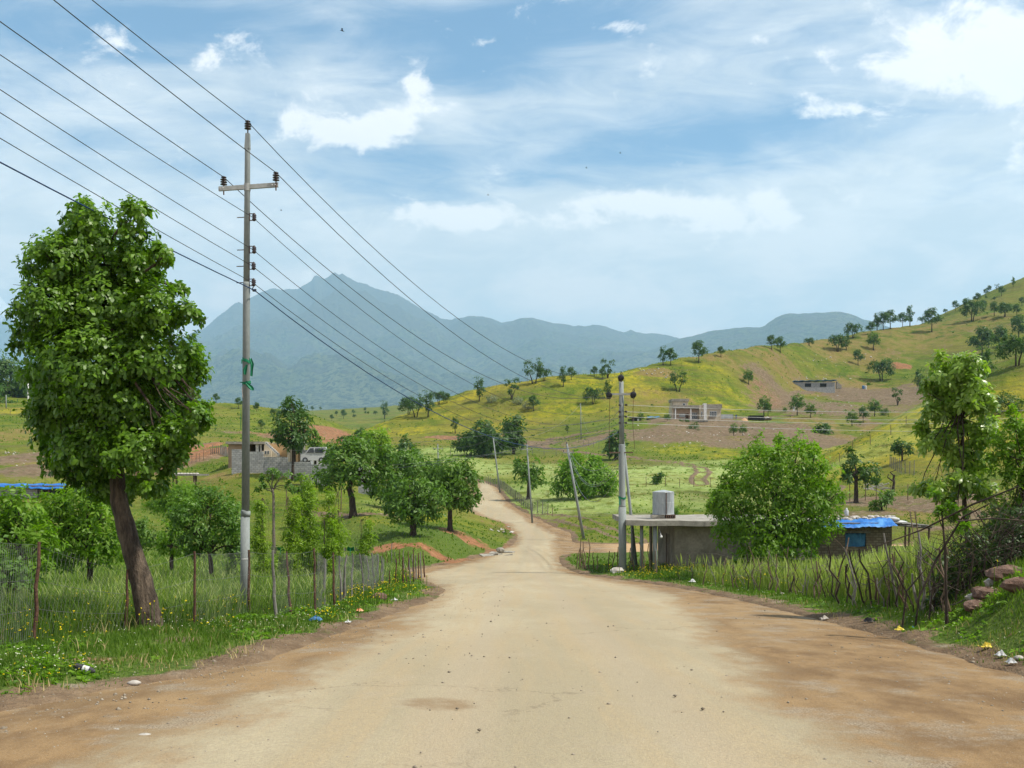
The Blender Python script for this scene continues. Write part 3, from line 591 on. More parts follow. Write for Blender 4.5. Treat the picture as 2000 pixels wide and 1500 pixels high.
rough_mat('bark_dark', (0.030, 0.022, 0.016), (0.075, 0.056, 0.040), 8.0, 0.95, 0.6, stretch=(1, 1, 0.3))
rough_mat('twig', (0.115, 0.095, 0.075), (0.20, 0.17, 0.14), 10.0, 0.95, 0.3)

def unit(v): return v / np.maximum(np.linalg.norm(v, axis=-1, keepdims=True), 1e-9)
def rosettes(tips, dirs, k, L, wid=0.42, spread=(50, 105), tint=None, droop=0.25, segs=1, r=rng):
    """k leaves round each twig tip; L length per tip"""
    n = len(tips); T0 = np.repeat(tips, k, 0); Dn = np.repeat(unit(dirs), k, 0); LL = np.repeat(np.broadcast_to(L, n), k) * r.uniform(.65, 1.15, n * k)
    a = unit(np.cross(Dn, r.normal(size=(n * k, 3)))); sp = np.radians(r.uniform(*spread, n * k))[:, None]
    ax = unit(Dn * np.cos(sp) + a * np.sin(sp)); side = unit(np.cross(ax, Dn) + 0.25 * r.normal(size=(n * k, 3))); nrm = unit(np.cross(side, ax))
    st = T0 + ax * (LL * 0.06)[:, None] - Dn * (r.uniform(0, .5, n * k) * LL)[:, None]
    down = np.zeros_like(ax); down[:, 2] = -1; w = LL * wid
    def pt(t, s, d=0): return st + ax * (LL * t)[:, None] + side * (w * s)[:, None] + down * (LL * droop * t * t)[:, None] + nrm * (LL * d)[:, None]
    if segs == 1:
        V = np.stack([pt(0, 0), pt(.55, .5, .06), pt(1, 0), pt(.55, -.5, .06)], 1); F = np.arange(n * k * 4).reshape(-1, 4); nv = 4
    else:
        V = np.stack([pt(0, .06), pt(0, -.06), pt(.40, .30, .03), pt(.40, -.30, .03), pt(.72, .56, .05), pt(.72, -.56, .05), pt(1, .20), pt(1, -.20)], 1)
        b = (np.arange(n * k) * 8)[:, None, None]; F = (b + np.array([[0, 1, 3, 2], [2, 3, 5, 4], [4, 5, 7, 6]])[None]).reshape(-1, 4); nv = 8
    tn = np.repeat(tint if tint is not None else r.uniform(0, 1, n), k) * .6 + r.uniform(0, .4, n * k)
    return V.reshape(-1, 3), F, np.repeat(tn, nv)
def crown_tips(blobs, dens, clump=0.30, per=10, r=rng, zsq=1.0):
    """blobs rows: x y z rx ry rz. tips gathered in clumps on and under the blob surfaces"""
    P, Dd, TT = [], [], []
    for b in np.asarray(blobs, float):
        c, R = b[:3], b[3:]; area = 4 * math.pi * ((R[0]*R[1])**1.6/3 + (R[0]*R[2])**1.6/3 + (R[1]*R[2])**1.6/3) ** (1/1.6)
        nc = max(5, int(area * dens / per)); d = unit(r.normal(size=(nc, 3))); rad = r.uniform(.62, 1.08, nc)[:, None]
        cc = c + d * R * rad; m = clump * R.mean(); tt = r.uniform(0, 1, nc) * .6 + .4 * (d[:, 2] * .5 + .5)  # clumps facing up get a lighter tint: top light in the leaf colour
        p = np.repeat(cc, per, 0) + r.normal(size=(nc * per, 3)) * m * .55
        P.append(p); Dd.append(unit((p - c) / R) + np.array([0, 0, .35]) + r.normal(size=p.shape) * .3); TT.append(np.repeat(tt, per))
    return np.concatenate(P), np.concatenate(Dd), np.clip(np.concatenate(TT), 0, 1)
def crown_mesh(name, blobs, mat, parent, dens=30, k=3, L=.2, segs=1, clump=.3, per=10, wid=.42, extra=None, droop=.25):
    tips, dirs, tint = crown_tips(blobs, dens, clump, per)
    if extra is not None: tips = np.concatenate([tips, extra[0]]); dirs = np.concatenate([dirs, extra[1]]); tint = np.concatenate([tint, rng.uniform(.4, 1, len(extra[0]))])
    V, F, tn = rosettes(tips, dirs, k, L, wid, tint=tint, segs=segs, droop=droop)
    return np_mesh(name, V, F, mat, parent, attrs={'tint': ('FLOAT', tn)})
def limb(mb, p0, p1, r0, r1, n=6, seg=4, bend=.12):
    p0, p1 = Vector(p0), Vector(p1); l = (p1 - p0).length; off = Vector([random.uniform(-1, 1) for _ in range(3)]) * l * bend
    pts = [p0.lerp(p1, i / seg) + off * math.sin(math.pi * i / seg) + (Vector([random.uniform(-1, 1) for _ in range(3)]) * l * .03 if 0 < i < seg else Vector()) for i in range(seg + 1)]
    mb.tube(pts, [r0 + (r1 - r0) * i / seg for i in range(seg + 1)], n)
    return pts
def px_tree(name, label, cat, D, base, blobs, trunk, rad, leafmat='leaf_orchard', bark='bark_dark', dens=30, k=3, L=.2, segs=1, clump=.3, per=10, group=None, depth=.95, yoff=.35, limbs=True, wid=.42, twigs=0, base_z=None, shrink=1.0, auto=False):
    """trunk and crown outlines read off the photograph at a known distance; built at real size and depth around the trunk"""
    s = D / F_PX; bx, by = at(base[0], D); bz = g1(bx, by) - .06 if base_z is None else base_z
    base = (base[0], HROW - bz * F_PX / D)
    e = empty(name, (bx, by, bz), label, cat, group)
    B = []
    W_ = max(b[0] + b[2] for b in blobs) - min(b[0] - b[2] for b in blobs)
    blobs = [(b[0], b[1], b[2] * shrink, b[3] * shrink) + tuple(b[4:]) for b in blobs]
    if auto: D = float(cast(*base)[1]); s = D / F_PX; bx, by = at(base[0], D); bz = g1(bx, by) - .06; e.location = (bx, by, bz); base = (base[0], HROW - bz * F_PX / D)
    for b in blobs:
        r = (b[2] + b[3]) / 2 * s; room = max(W_ / 2 * s - r, 0)
        yo = b[4] * s if len(b) > 4 else random.uniform(-1, 1) * room * yoff
        s2 = (D + yo) / F_PX; B.append(((b[0] - CX) * s2 - bx, yo, (HROW - b[1]) * s2 - bz, b[2] * s, max(b[2], b[3] * .8) * s * depth, b[3] * s))
    B = np.array(B)
    mb = MB(); tp = [((x - base[0]) * s, 0, (base[1] - y) * s) for x, y in trunk]
    tp[0] = (tp[0][0], 0, -.25); rr = [rad[0] + (rad[1] - rad[0]) * i / (len(tp) - 1) for i in range(len(tp))]
    fine = []; fr = []
    for i in range(len(tp) - 1):
        for j in range(4):
            t = j / 4; fine.append(tuple(np.array(tp[i]) * (1 - t) + np.array(tp[i + 1]) * t)); fr.append(rr[i] * (1 - t) + rr[i + 1] * t)
    fine.append(tp[-1]); fr.append(rr[-1]); fr[0] *= 1.5; fr[1] *= 1.18
    mb.tube(fine, fr, 10, wob=.07)
    ends = []
    if limbs:
        top = Vector(tp[-1]); mid = Vector(tp[-2]).lerp(top, .55)
        for i, b in enumerate(B):
            p0 = top if random.random() < .5 else mid
            r0 = rr[-1] * .8; pts = limb(mb, p0, b[:3], r0, r0 * .3)
            for _ in range(3):
                q = Vector(b[:3]) + Vector([random.uniform(-.8, .8) * b[3 + a] for a in range(3)]); limb(mb, pts[-2], q, r0 * .3, r0 * .07, 4, 3)
        for _ in range(twigs):
            b = B[random.randrange(len(B))]; q = Vector(b[:3]) + Vector([random.uniform(-1, 1) * b[3 + a] for a in range(3)]); limb(mb, top.lerp(Vector(b[:3]), random.random()), q, rr[-1] * .16, rr[-1] * .04, 4, 3)
    mb.build('trunk', M[bark], e, True)
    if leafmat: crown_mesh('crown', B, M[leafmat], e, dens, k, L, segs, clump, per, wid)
    return e

# --- the big oak by the fence
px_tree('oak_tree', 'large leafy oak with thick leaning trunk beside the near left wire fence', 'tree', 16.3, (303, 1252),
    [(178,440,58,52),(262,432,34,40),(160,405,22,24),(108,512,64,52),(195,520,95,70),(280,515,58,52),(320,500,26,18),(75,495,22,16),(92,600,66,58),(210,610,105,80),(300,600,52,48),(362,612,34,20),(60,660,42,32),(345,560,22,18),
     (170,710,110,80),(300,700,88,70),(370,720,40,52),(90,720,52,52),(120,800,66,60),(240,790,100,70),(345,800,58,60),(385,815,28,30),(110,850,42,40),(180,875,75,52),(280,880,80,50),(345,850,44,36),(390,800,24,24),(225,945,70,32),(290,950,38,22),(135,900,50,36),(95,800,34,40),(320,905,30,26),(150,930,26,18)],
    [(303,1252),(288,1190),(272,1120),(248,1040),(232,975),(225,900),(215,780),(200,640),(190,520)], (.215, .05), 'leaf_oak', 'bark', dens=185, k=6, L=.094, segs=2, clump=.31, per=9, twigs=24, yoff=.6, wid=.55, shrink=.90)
# --- trees on the right of the road
px_tree('young_tree', 'young broad-leaved tree with pale shining leaves beyond the right brushwood', 'tree', 21.0, (1895, 1175),
    [(1850,705,34,28),(1890,720,36,32),(1840,745,40,34),(1895,770,44,36),(1925,790,26,30),(1860,790,46,36),(1820,810,26,24),(1815,870,24,24),(1855,850,40,34),(1905,840,42,32),(1935,830,16,22),(1880,890,42,28),(1815,760,16,26),
     (1910,905,34,28),(1880,940,40,22),(1825,948,34,16),(1800,952,20,10),(1915,960,30,22),(1850,968,26,12),(1870,1000,18,12),(1800,835,14,12)],
    [(1895,1175),(1893,1080),(1884,1000),(1882,930),(1880,860),(1876,790)], (.065, .022), 'leaf_pale', 'bark_dark', dens=95, k=5, L=.15, segs=2, clump=.36, per=8, twigs=26, yoff=.5, wid=.40, shrink=.85)
px_tree('shrub_tree', 'dark green shrub tree at the right frame edge behind brushwood', 'tree', 20.0, (2000, 1180),
    [(1975,850,38,36),(2040,850,55,44),(1960,905,28,26),(2010,900,50,44),(2060,900,50,60),(1985,812,18,16),(1990,960,30,26),(2040,980,50,40),(1945,880,16,16),(1965,1010,34,34),(2015,1050,50,50),(1985,1090,40,40),(2060,1100,50,60),(1950,1060,22,30)],
    [(1985,1180),(1990,1080),(2000,980),(2005,900)], (.06, .02), 'leaf_bright', 'bark_dark', dens=105, k=4, L=.11, clump=.4, per=8, twigs=40, group=None)
px_tree('sapling', 'thin dark sapling left of the pale-leaved tree in the brushwood', 'tree', 16.5, (1850, 1170),
    [(1838,1000,12,10),(1862,985,12,9),(1826,962,16,9),(1880,1030,16,10)], [(1850,1170),(1846,1080),(1840,1000)], (.028, .012), 'leaf_oak', 'bark_dark', dens=90, k=3, L=.09, twigs=16)
px_tree('large_bush', 'big round bright green bush spreading over the concrete shed roof', 'bush', 43.0, (1508, 1128),
    [(1500,905,40,40),(1555,900,46,42),(1450,930,40,38),(1600,930,34,40),(1510,960,64,52),(1580,985,54,46),(1440,985,44,42),(1410,975,26,28),(1625,985,24,30),(1500,1030,76,42),(1570,1040,50,30),(1430,1040,38,26),(1500,1080,50,22),(1480,868,13,24),(1520,862,12,22),(1560,862,14,22),(1455,895,12,20),(1590,880,12,22),(1400,985,18,14),(1640,960,12,16),(1620,1030,26,20),(1465,1085,36,18),(1555,1085,40,18),(1420,945,16,22)],
    [(1508,1128),(1508,1085),(1510,1050)], (.12, .07), 'leaf_bright', 'bark_dark', dens=36, k=4, L=.20, clump=.42, per=8, twigs=40, depth=.8, yoff=.5)
# --- shrubs and trees left of the road
LS = [((350,1012),70,[(350,965,34,22),(325,975,26,20),(375,970,26,20),(350,990,40,16),(300,985,20,14)],[(350,1012),(350,1000),(350,985)],'leaf_bright','wide green thicket in front of the open pole shelter'),
      ((265,1085),45,[(262,1040,30,26),(245,1055,24,20),(285,1050,26,22),(280,1025,16,14)],[(265,1085),(265,1070),(264,1055)],'leaf_orchard','rounded shrub seen just right behind the oak trunk'),
      ((175,1158),28,[(150,990,60,42),(200,1000,40,36),(110,1020,46,40),(180,1050,56,40),(120,1080,40,30),(215,1060,26,34),(95,985,28,22),(170,965,34,22)],[(175,1158),(176,1110),(172,1070)],'leaf_bright','bushy tree with short dark trunk left of the leaning oak'),
      ((60,1170),24,[(40,1010,44,40),(10,1050,44,46),(80,1060,34,40),(30,1100,50,38),(-30,1000,44,40),(20,975,30,24),(70,1115,30,26)],[(60,1170),(55,1120),(45,1080)],'leaf_bright','scruffy green shrub at the left frame edge behind the fence'),
      ((8,1200),19,[(0,1120,50,30),(-40,1080,40,40),(30,1150,34,24)],[(8,1200),(6,1170),(2,1130)],'leaf_orchard','low dense shrub at the frame edge below the tallest rusty post'),
      ((415,1140),34,[(370,1000,34,28),(420,985,40,30),(450,1020,34,36),(400,1040,44,36),(345,1015,22,22),(460,1065,22,26),(400,960,24,14),(370,1065,26,20)],[(415,1140),(412,1100),(408,1065)],'leaf_orchard','twiggy dark shrub tree just left of the tall power pole'),
      ((335,1095),40,[(335,1040,26,22),(315,1065,20,18),(350,1070,18,16)],[(335,1095),(335,1080),(334,1065)],'leaf_bright','small green shrub between the oak trunk and the twiggy tree')]
for b, D, bl, tr, lm, lab in LS:
    px_tree('shrub_tree', lab, 'tree', D, b, bl, tr, (.10, .05), lm, 'bark_dark', dens=56, k=4, L=.16, clump=.45, per=8, twigs=50, group='shrubby trees in the left field', yoff=.6)
# feathery saplings behind the fence
for (bx, brow, top, D, w, lab) in [(513,1100,968,36,17,'first feathery sapling right of the power pole, low and bushy'), (562,1102,965,37,18,'feathery sapling between the lowest one and the tallest one'), (604,1102,925,38,23,'tallest feathery light green sapling behind the wire fence'),
                              (661,1104,955,37,22,'feathery sapling nearest the dirt bank, with a dark straight stem'), (633,1106,1010,36,15,'short feathery sapling squeezed between two tall ones'), (705,1100,1010,42,16,'small feathery sapling at the end of the sapling row'), (460,1105,980,38,18,'feathery sapling showing left of the power pole shaft')]:
    brow = 1150; h = brow - top; n = 11; lean = random.uniform(-.12, .12)
    bl = [(bx + lean * (brow - top) * (1 - i / n) + random.uniform(-.75, .75) * w * (.3 + i / n), top + 8 + (i + random.uniform(0, .8)) * h * .88 / n, w * random.uniform(.5, 1.05) * (.5 + .9 * (i + 1) / n) , h * random.uniform(.045, .085)) for i in range(n)]
    px_tree('sapling', lab, 'tree', D, (bx, brow), bl, [(bx, brow), (bx + 1, brow - h * .5), (bx, top + 4)], (.020, .007), 'leaf_yellowgreen', 'bark_dark', dens=150, k=3, L=.14, clump=.6, per=6, limbs=True, twigs=14, group='feathery saplings behind the left fence', wid=.3)
# orchard trees
px_tree('orchard_tree', 'airy orchard tree with forked dark trunk nearest the block wall', 'tree', 78, (690, 1005),
    [(668,890,30,22),(700,880,36,24),(735,890,28,22),(652,925,28,20),(690,920,44,26),(735,925,26,22),(642,945,22,12),(720,950,22,14),(670,868,22,12),(745,910,18,16)], [(690,1005),(688,975),(682,955),(690,930)], (.30, .14), 'leaf_orchard', dens=8, k=3, L=.42, clump=.38, per=7, group='round orchard trees left of the road', shrink=1.14, auto=True)
px_tree('orchard_tree', 'smallest front orchard tree with low spreading crown above the red bank', 'tree', 67.5, (808, 1046),
    [(810,965,44,24),(785,985,30,20),(845,975,26,22),(770,1000,18,12),(812,998,42,18),(838,1000,24,14),(800,948,30,12),(828,952,22,12)], [(808,1046),(806,1028),(809,1008)], (.26, .16), 'leaf_orchard', dens=12, k=3, L=.34, clump=.35, per=8, group='round orchard trees left of the road', shrink=1.14, auto=True)
px_tree('orchard_tree', 'full round orchard tree closest to the road bend', 'tree', 75, (879, 1028),
    [(880,915,40,24),(860,935,34,24),(905,935,28,24),(880,965,46,24),(918,962,18,20),(850,960,24,20),(895,980,30,14),(900,908,18,14)], [(879,1028),(879,1008),(880,985)], (.22, .13), 'leaf_orchard', dens=10, k=3, L=.38, clump=.35, per=8, group='round orchard trees left of the road', shrink=1.14, auto=True)
px_tree('orchard_tree', 'dense orchard tree standing behind the two front ones', 'tree', 88, (792, 1012),
    [(790,905,36,22),(770,935,30,24),(815,925,36,26),(760,965,22,18),(790,960,40,24),(840,925,26,20),(785,890,22,10)], [(792,1012),(792,992),(793,970)], (.26, .15), 'leaf_orchard', dens=9, k=3, L=.42, clump=.35, per=8, group='round orchard trees left of the road', shrink=1.14, auto=True)
px_tree('bare_tree', 'small half-bare tree on the grass slope below the block wall', 'tree', 66, (535, 990),
    [(520,935,16,12),(550,930,18,12),(505,950,12,8),(568,950,14,12),(535,922,16,8)], [(535,990),(534,968),(532,955)], (.10, .06), 'leaf_orchard', 'twig', dens=4, k=3, L=.25, twigs=70, auto=True)
px_tree('bare_tree', 'pale twiggy shrub right of the half-bare tree', 'tree', 70, (590, 985),
    [(590,948,18,14),(605,955,14,10),(575,958,10,8)], [(590,985),(590,972),(590,962)], (.08, .05), 'leaf_orchard', 'twig', dens=3, k=3, L=.25, twigs=60, auto=True)
# trees around the ochre house
HT = [((572,916),102,[(575,800,22,24),(560,825,28,24),(590,825,18,26),(550,850,18,18),(575,850,32,20),(595,860,12,14),(568,785,10,12),(548,855,9,9),(572,868,20,11)],'leaf_far','tall windblown tree rising in front of the ochre house',.17),
      ((616,915),112,[(615,860,14,14),(620,880,14,14),(610,845,8,10)],'leaf_orchard','slim thin-leaved tree in front of the red earth heap',.16),
      ((642,925),108,[(645,880,14,16),(640,900,12,10)],'leaf_orchard','slim tree beside the parked white van',.15),
      ((735,918),135,[(735,862,30,22),(715,870,20,16),(750,875,18,18),(725,850,16,10),(745,850,14,8)],'leaf_yellowgreen','yellow-green tree behind the airy orchard tree',.25),
      ((795,925),150,[(795,860,12,10),(795,880,20,16),(790,900,22,14),(808,892,14,14)],'leaf_far','dark narrow tree behind the group of orchard trees',.25),
      ((588,942),100,[(588,930,9,6)],'leaf_orchard','small bush growing against the middle of the block wall',.08),
      ((618,946),100,[(620,928,12,12),(635,932,10,10)],'leaf_orchard','dark climber bush hanging over the right end of the block wall',.1),
      ((690,885),230,[(690,858,11,12),(682,868,10,8),(700,868,9,8)],'leaf_far','dark tree left of the tip of the yellow hill',.25),
      ((671,872),250,[(671,858,9,9)],'leaf_far','small dark tree right of the red earth heap',.2),
      ((703,870),240,[(703,848,8,10),(710,850,7,8)],'leaf_far','dark tree just below the far red-roofed house',.2),
      ((943,886),226,[(918,858,20,16),(950,845,26,22),(965,862,22,18),(900,866,14,10),(940,868,32,16),(985,865,10,10)],'leaf_far','wide dark tree clump at the foot of the yellow hill',.4),
      ((1003,880),232,[(1003,830,20,18),(1000,850,18,18),(1010,860,14,12),(996,866,12,8)],'leaf_far','upright dark tree right of the wide dark clump',.35),
      ((1203,896),210,[(1203,860,16,18),(1200,878,20,12),(1195,868,10,12)],'leaf_far','dark tree partly hidden by the pole beside the dirt track',.3),
      ((1140,972),128,[(1140,920,40,30),(1110,930,28,26),(1170,930,28,28),(1140,945,58,20),(1095,950,22,14),(1190,948,18,14),(1120,895,16,12),(1160,898,18,12)],'leaf_bright','wide green bush on the pale field under the sagging cables',.35),
      ((1033,962),132,[(1035,915,24,20),(1020,920,18,16),(1045,935,20,16),(1012,905,8,8)],'leaf_orchard','rounded olive green bush left of the widest field bush',.3),
      ((1283,950),145,[(1283,928,10,10),(1279,936,9,6)],'leaf_far','lone small tree in the middle of the pale field',.15),
      ((1672,985),112,[(1665,885,14,14),(1660,910,20,18),(1695,920,22,16),(1675,925,26,12),(1655,930,14,10),(1705,935,14,8)],'leaf_far','lopsided two-lobed tree at the foot of the steep green slope',.3),
      ((1722,1010),100,[(1722,975,18,16),(1712,988,14,12),(1735,962,12,10)],'leaf_orchard','olive bush behind the stone hut roof',.15),
      ((1762,895),150,[(1762,872,16,12),(1775,876,12,10),(1750,876,10,8)],'leaf_far','dark bush alone on the yellow-streaked slope',.15),
      ((1606,866),265,[(1606,843,17,14),(1598,850,12,10),(1612,836,10,8)],'leaf_far','round dark bush in the gully left of the steep slope',.2),
      ((1318,1035),84,[(1320,1000,8,10),(1318,1010,9,8)],'leaf_orchard','small weedy bush right of the water tank',.06)]
for b, D, bl, lm, lab, tr in HT:
    top = min(x[1] for x in bl); my = sum(x[1] for x in bl) / len(bl)
    px_tree('field_tree' if b[1] - top > 45 else 'field_bush', lab, 'tree' if b[1] - top > 45 else 'bush', D, b, bl, [b, (b[0], (b[1] * .6 + my * .4)), (b[0], my + 4)], (tr, tr * .55), lm, 'bark_dark',
        dens=1400 / D ** 1.15, k=3, L=.0047 * D, clump=.4, per=7, group='trees and bushes in the valley', auto=True)
px_tree('dense_tree', 'dark leafy tree mass above the slope at the left frame edge', 'tree', 285, (20, 800), [(10,735,34,26),(45,750,24,20),(-20,720,40,30),(5,765,40,18),(60,765,18,14),(25,715,18,14),(40,785,24,10)], [(20,800),(20,780),(20,760)], (.5,.3), 'leaf_far', dens=1.4, k=3, L=1.3, clump=.35, per=7)
px_tree('dense_tree', 'lower bush with a red earth gap at the left frame edge', 'bush', 262, (10, 808), [(0,788,30,12),(-25,770,30,20)], [(10,808),(10,800),(8,792)], (.3,.2), 'leaf_far', dens=1.8, k=3, L=1.1, clump=.35, per=7)

# --- small trees of the hills: eight forms, copied
FORMS = {}
def form(key, blobs, stems, leaf, n=1.35, L=.085):
    e = bpy.data.objects.new('hill_oak' if key[0] != 'g' else 'grey_bush', None); link(e)
    mb = MB()
    for s_ in stems: mb.tube([(s_[0], 0, -.06), (s_[0] * .8 + s_[1] * .2, .01, .16), (s_[1], 0, .45)], [.026, .02, .012], 6)
    mb.build('trunk', M['bark_dark'], e, True)
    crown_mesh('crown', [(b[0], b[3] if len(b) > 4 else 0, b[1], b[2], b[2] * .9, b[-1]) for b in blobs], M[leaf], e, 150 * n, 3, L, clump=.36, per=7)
    FORMS[key] = e; return e
form('round', [(0,.62,.24,.26),(-.16,.55,.18,.18),(.17,.58,.19,.19),(.02,.80,.16,.16),(-.1,.72,.16,.15)], [(0,0)], 'leaf_far')
form('wide', [(0,.55,.26,.22),(-.30,.50,.22,.2),(.30,.52,.24,.22),(.1,.74,.2,.18),(-.16,.7,.18,.17)], [(0,0),(.06,.16)], 'leaf_far')
form('tall', [(0,.82,.12,.17),(-.05,.60,.15,.17),(.06,.45,.15,.16),(0,.32,.12,.1)], [(0,0)], 'leaf_far')
form('double', [(-.20,.60,.16,.28),(.18,.68,.15,.28),(-.14,.40,.14,.14),(.14,.44,.13,.15)], [(-.05,-.18),(.05,.16)], 'leaf_far')
form('open', [(-.2,.74,.13,.13),(.16,.84,.13,.12),(.04,.55,.15,.12),(-.08,.34,.10,.10),(.2,.56,.1,.08)], [(0,0),(0,.14),(0,-.16)], 'leaf_far')
form('bush', [(0,.42,.42,.40),(-.34,.36,.3,.32),(.36,.38,.3,.32),(.1,.66,.28,.28)], [(0,0)], 'leaf_far', .6, .10)
form('green', [(0,.62,.22,.28),(-.12,.5,.18,.18),(.14,.55,.17,.2)], [(0,0)], 'leaf_orchard')
form('grey', [(0,.45,.5,.4),(-.3,.4,.3,.3),(.3,.42,.3,.32)], [(0,0)], 'leaf_grey', .6, .09)
_used = set()
def hill_tree(key, px, row, h, label, group, D=None):
    if D is None: x, y = cast(px, row)
    else: x, y = at(px, D)
    z = g1(x, y); hh = h * y / F_PX * 1.2
    src = FORMS[key]; new = key in _used
    if not new: _used.add(key); r = src; kids = []
    else:
        r = src.copy(); link(r)
        for ch in list(src.children): c = ch.copy(); link(c, r)
    r.location = (x, y, z - .02 * hh); r.rotation_euler = (0, 0, random.uniform(-.5, .5) + random.choice((0, math.pi))); r.scale = (hh, hh, hh)
    tag(r, label, 'bush' if key in ('bush', 'grey') else 'tree', group)
g_l, g_f, g_m, g_c, g_r, g_s = 'trees on the left green hill', 'tiny trees on the far pale fields', 'trees on the yellow-flowered middle hill', 'trees along the brown right-hand hill', 'trees on the high far right ridge', 'trees in the gully and on the steep right slope'
for a in [('round',422,787,17,'small round oak standing first on the left hill crest',g_l),('round',466,799,20,'round oak on the left hill crest beside the power pole shaft',g_l),('round',501,805,17,'tiny round oak on the hill crest right of the power pole shaft',g_l),
  ('round',510,840,18,'single oak halfway down the left green slope',g_l),('wide',534,812,13,'low spreading oak on the crest left of the windblown tree',g_l),('wide',547,815,13,'second low oak of the crest pair left of the windblown tree',g_l),('tall',398,800,14,'thin little tree at the start of the left hill crest behind oak leaves',g_l),
  ('round',610,803,9,'faint distant tree on the skyline field right of the windblown tree',g_f),('round',626,802,7,'tiniest distant tree dot on the far field skyline',g_f),('round',648,822,11,'distant tree left of the far red-roofed house',g_f),('round',657,812,9,'distant tree just above the far red roof',g_f),('round',671,818,16,'largest of the distant trees, right above the far red-roofed house',g_f),
  ('round',690,810,9,'distant round tree on the pale field beyond the far house',g_f),('wide',692,816,7,'low dark bush under the distant round tree on the pale field',g_f),('round',713,804,8,'upper of three distant trees stacked on the pale field',g_f),('round',714,809,6,'lower of three distant trees stacked on the pale field',g_f),('round',719,810,6,'rightmost of three distant trees on the pale field',g_f),('wide',733,810,8,'distant spreading tree nearest the middle hill edge',g_f)]: hill_tree(*a)
for a in [('tall',751,818,34,'narrow tree standing lowest on the middle hill outline',g_m),('wide',797,812,36,'broad dark oak left of the blue cable on the middle hill',g_m),('double',812,815,40,'forked oak in the clump of three on the middle hill',g_m),('tall',836,815,50,'tallest oak of the clump of three on the middle hill',g_m),('wide',858,790,26,'flat-topped oak peeping over the crest behind the clump',g_m),('round',873,788,18,'small oak at the right end behind the clump of three',g_m),
  ('tall',936,785,46,'bushy upright oak with its shadow on the yellow crest',g_m),('open',1000,782,40,'open-branched oak with gaps between its leaf tufts',g_m),('double',1043,751,46,'twin-topped oak on the yellow crest',g_m),('wide',1062,745,26,'low oak against the sky just right of the twin-topped one',g_m),('tall',1100,756,38,'slender oak left of a rounder one on the yellow crest',g_m),('round',1116,744,24,'rounder oak right of the slender one on the crest',g_m),('round',1161,736,18,'small round oak on the crest left of the crooked one',g_m),('open',1187,740,36,'crooked oak with a side tuft on the crest above the pole insulator',g_m),('round',1177,742,20,'small oak tucked under the crooked crest oak',g_m),
  ('wide',1157,790,34,'spreading oak on the slope left of the hanging insulators',g_m),('tall',1187,780,36,'oak on the slope right behind the left hanging insulator',g_m),('round',1042,804,28,'oak joined to a grey bush on the middle slope',g_m),('grey',1031,800,18,'grey-leaved bush joined to an oak on the middle slope',g_m),('grey',960,788,17,'pale grey bush right of the bushy upright oak',g_m),('grey',1012,790,16,'pale grey bush below the open-branched oak',g_m),
  ('tall',889,846,32,'thin green tree by the red soil cut above the dark clump',g_m),('double',1324,766,40,'narrow v-shaped oak above the flat-roofed house',g_m),('tall',1108,846,16,'tiny bush beside the dirt track bend on the middle hill',g_m)]: hill_tree(*a)
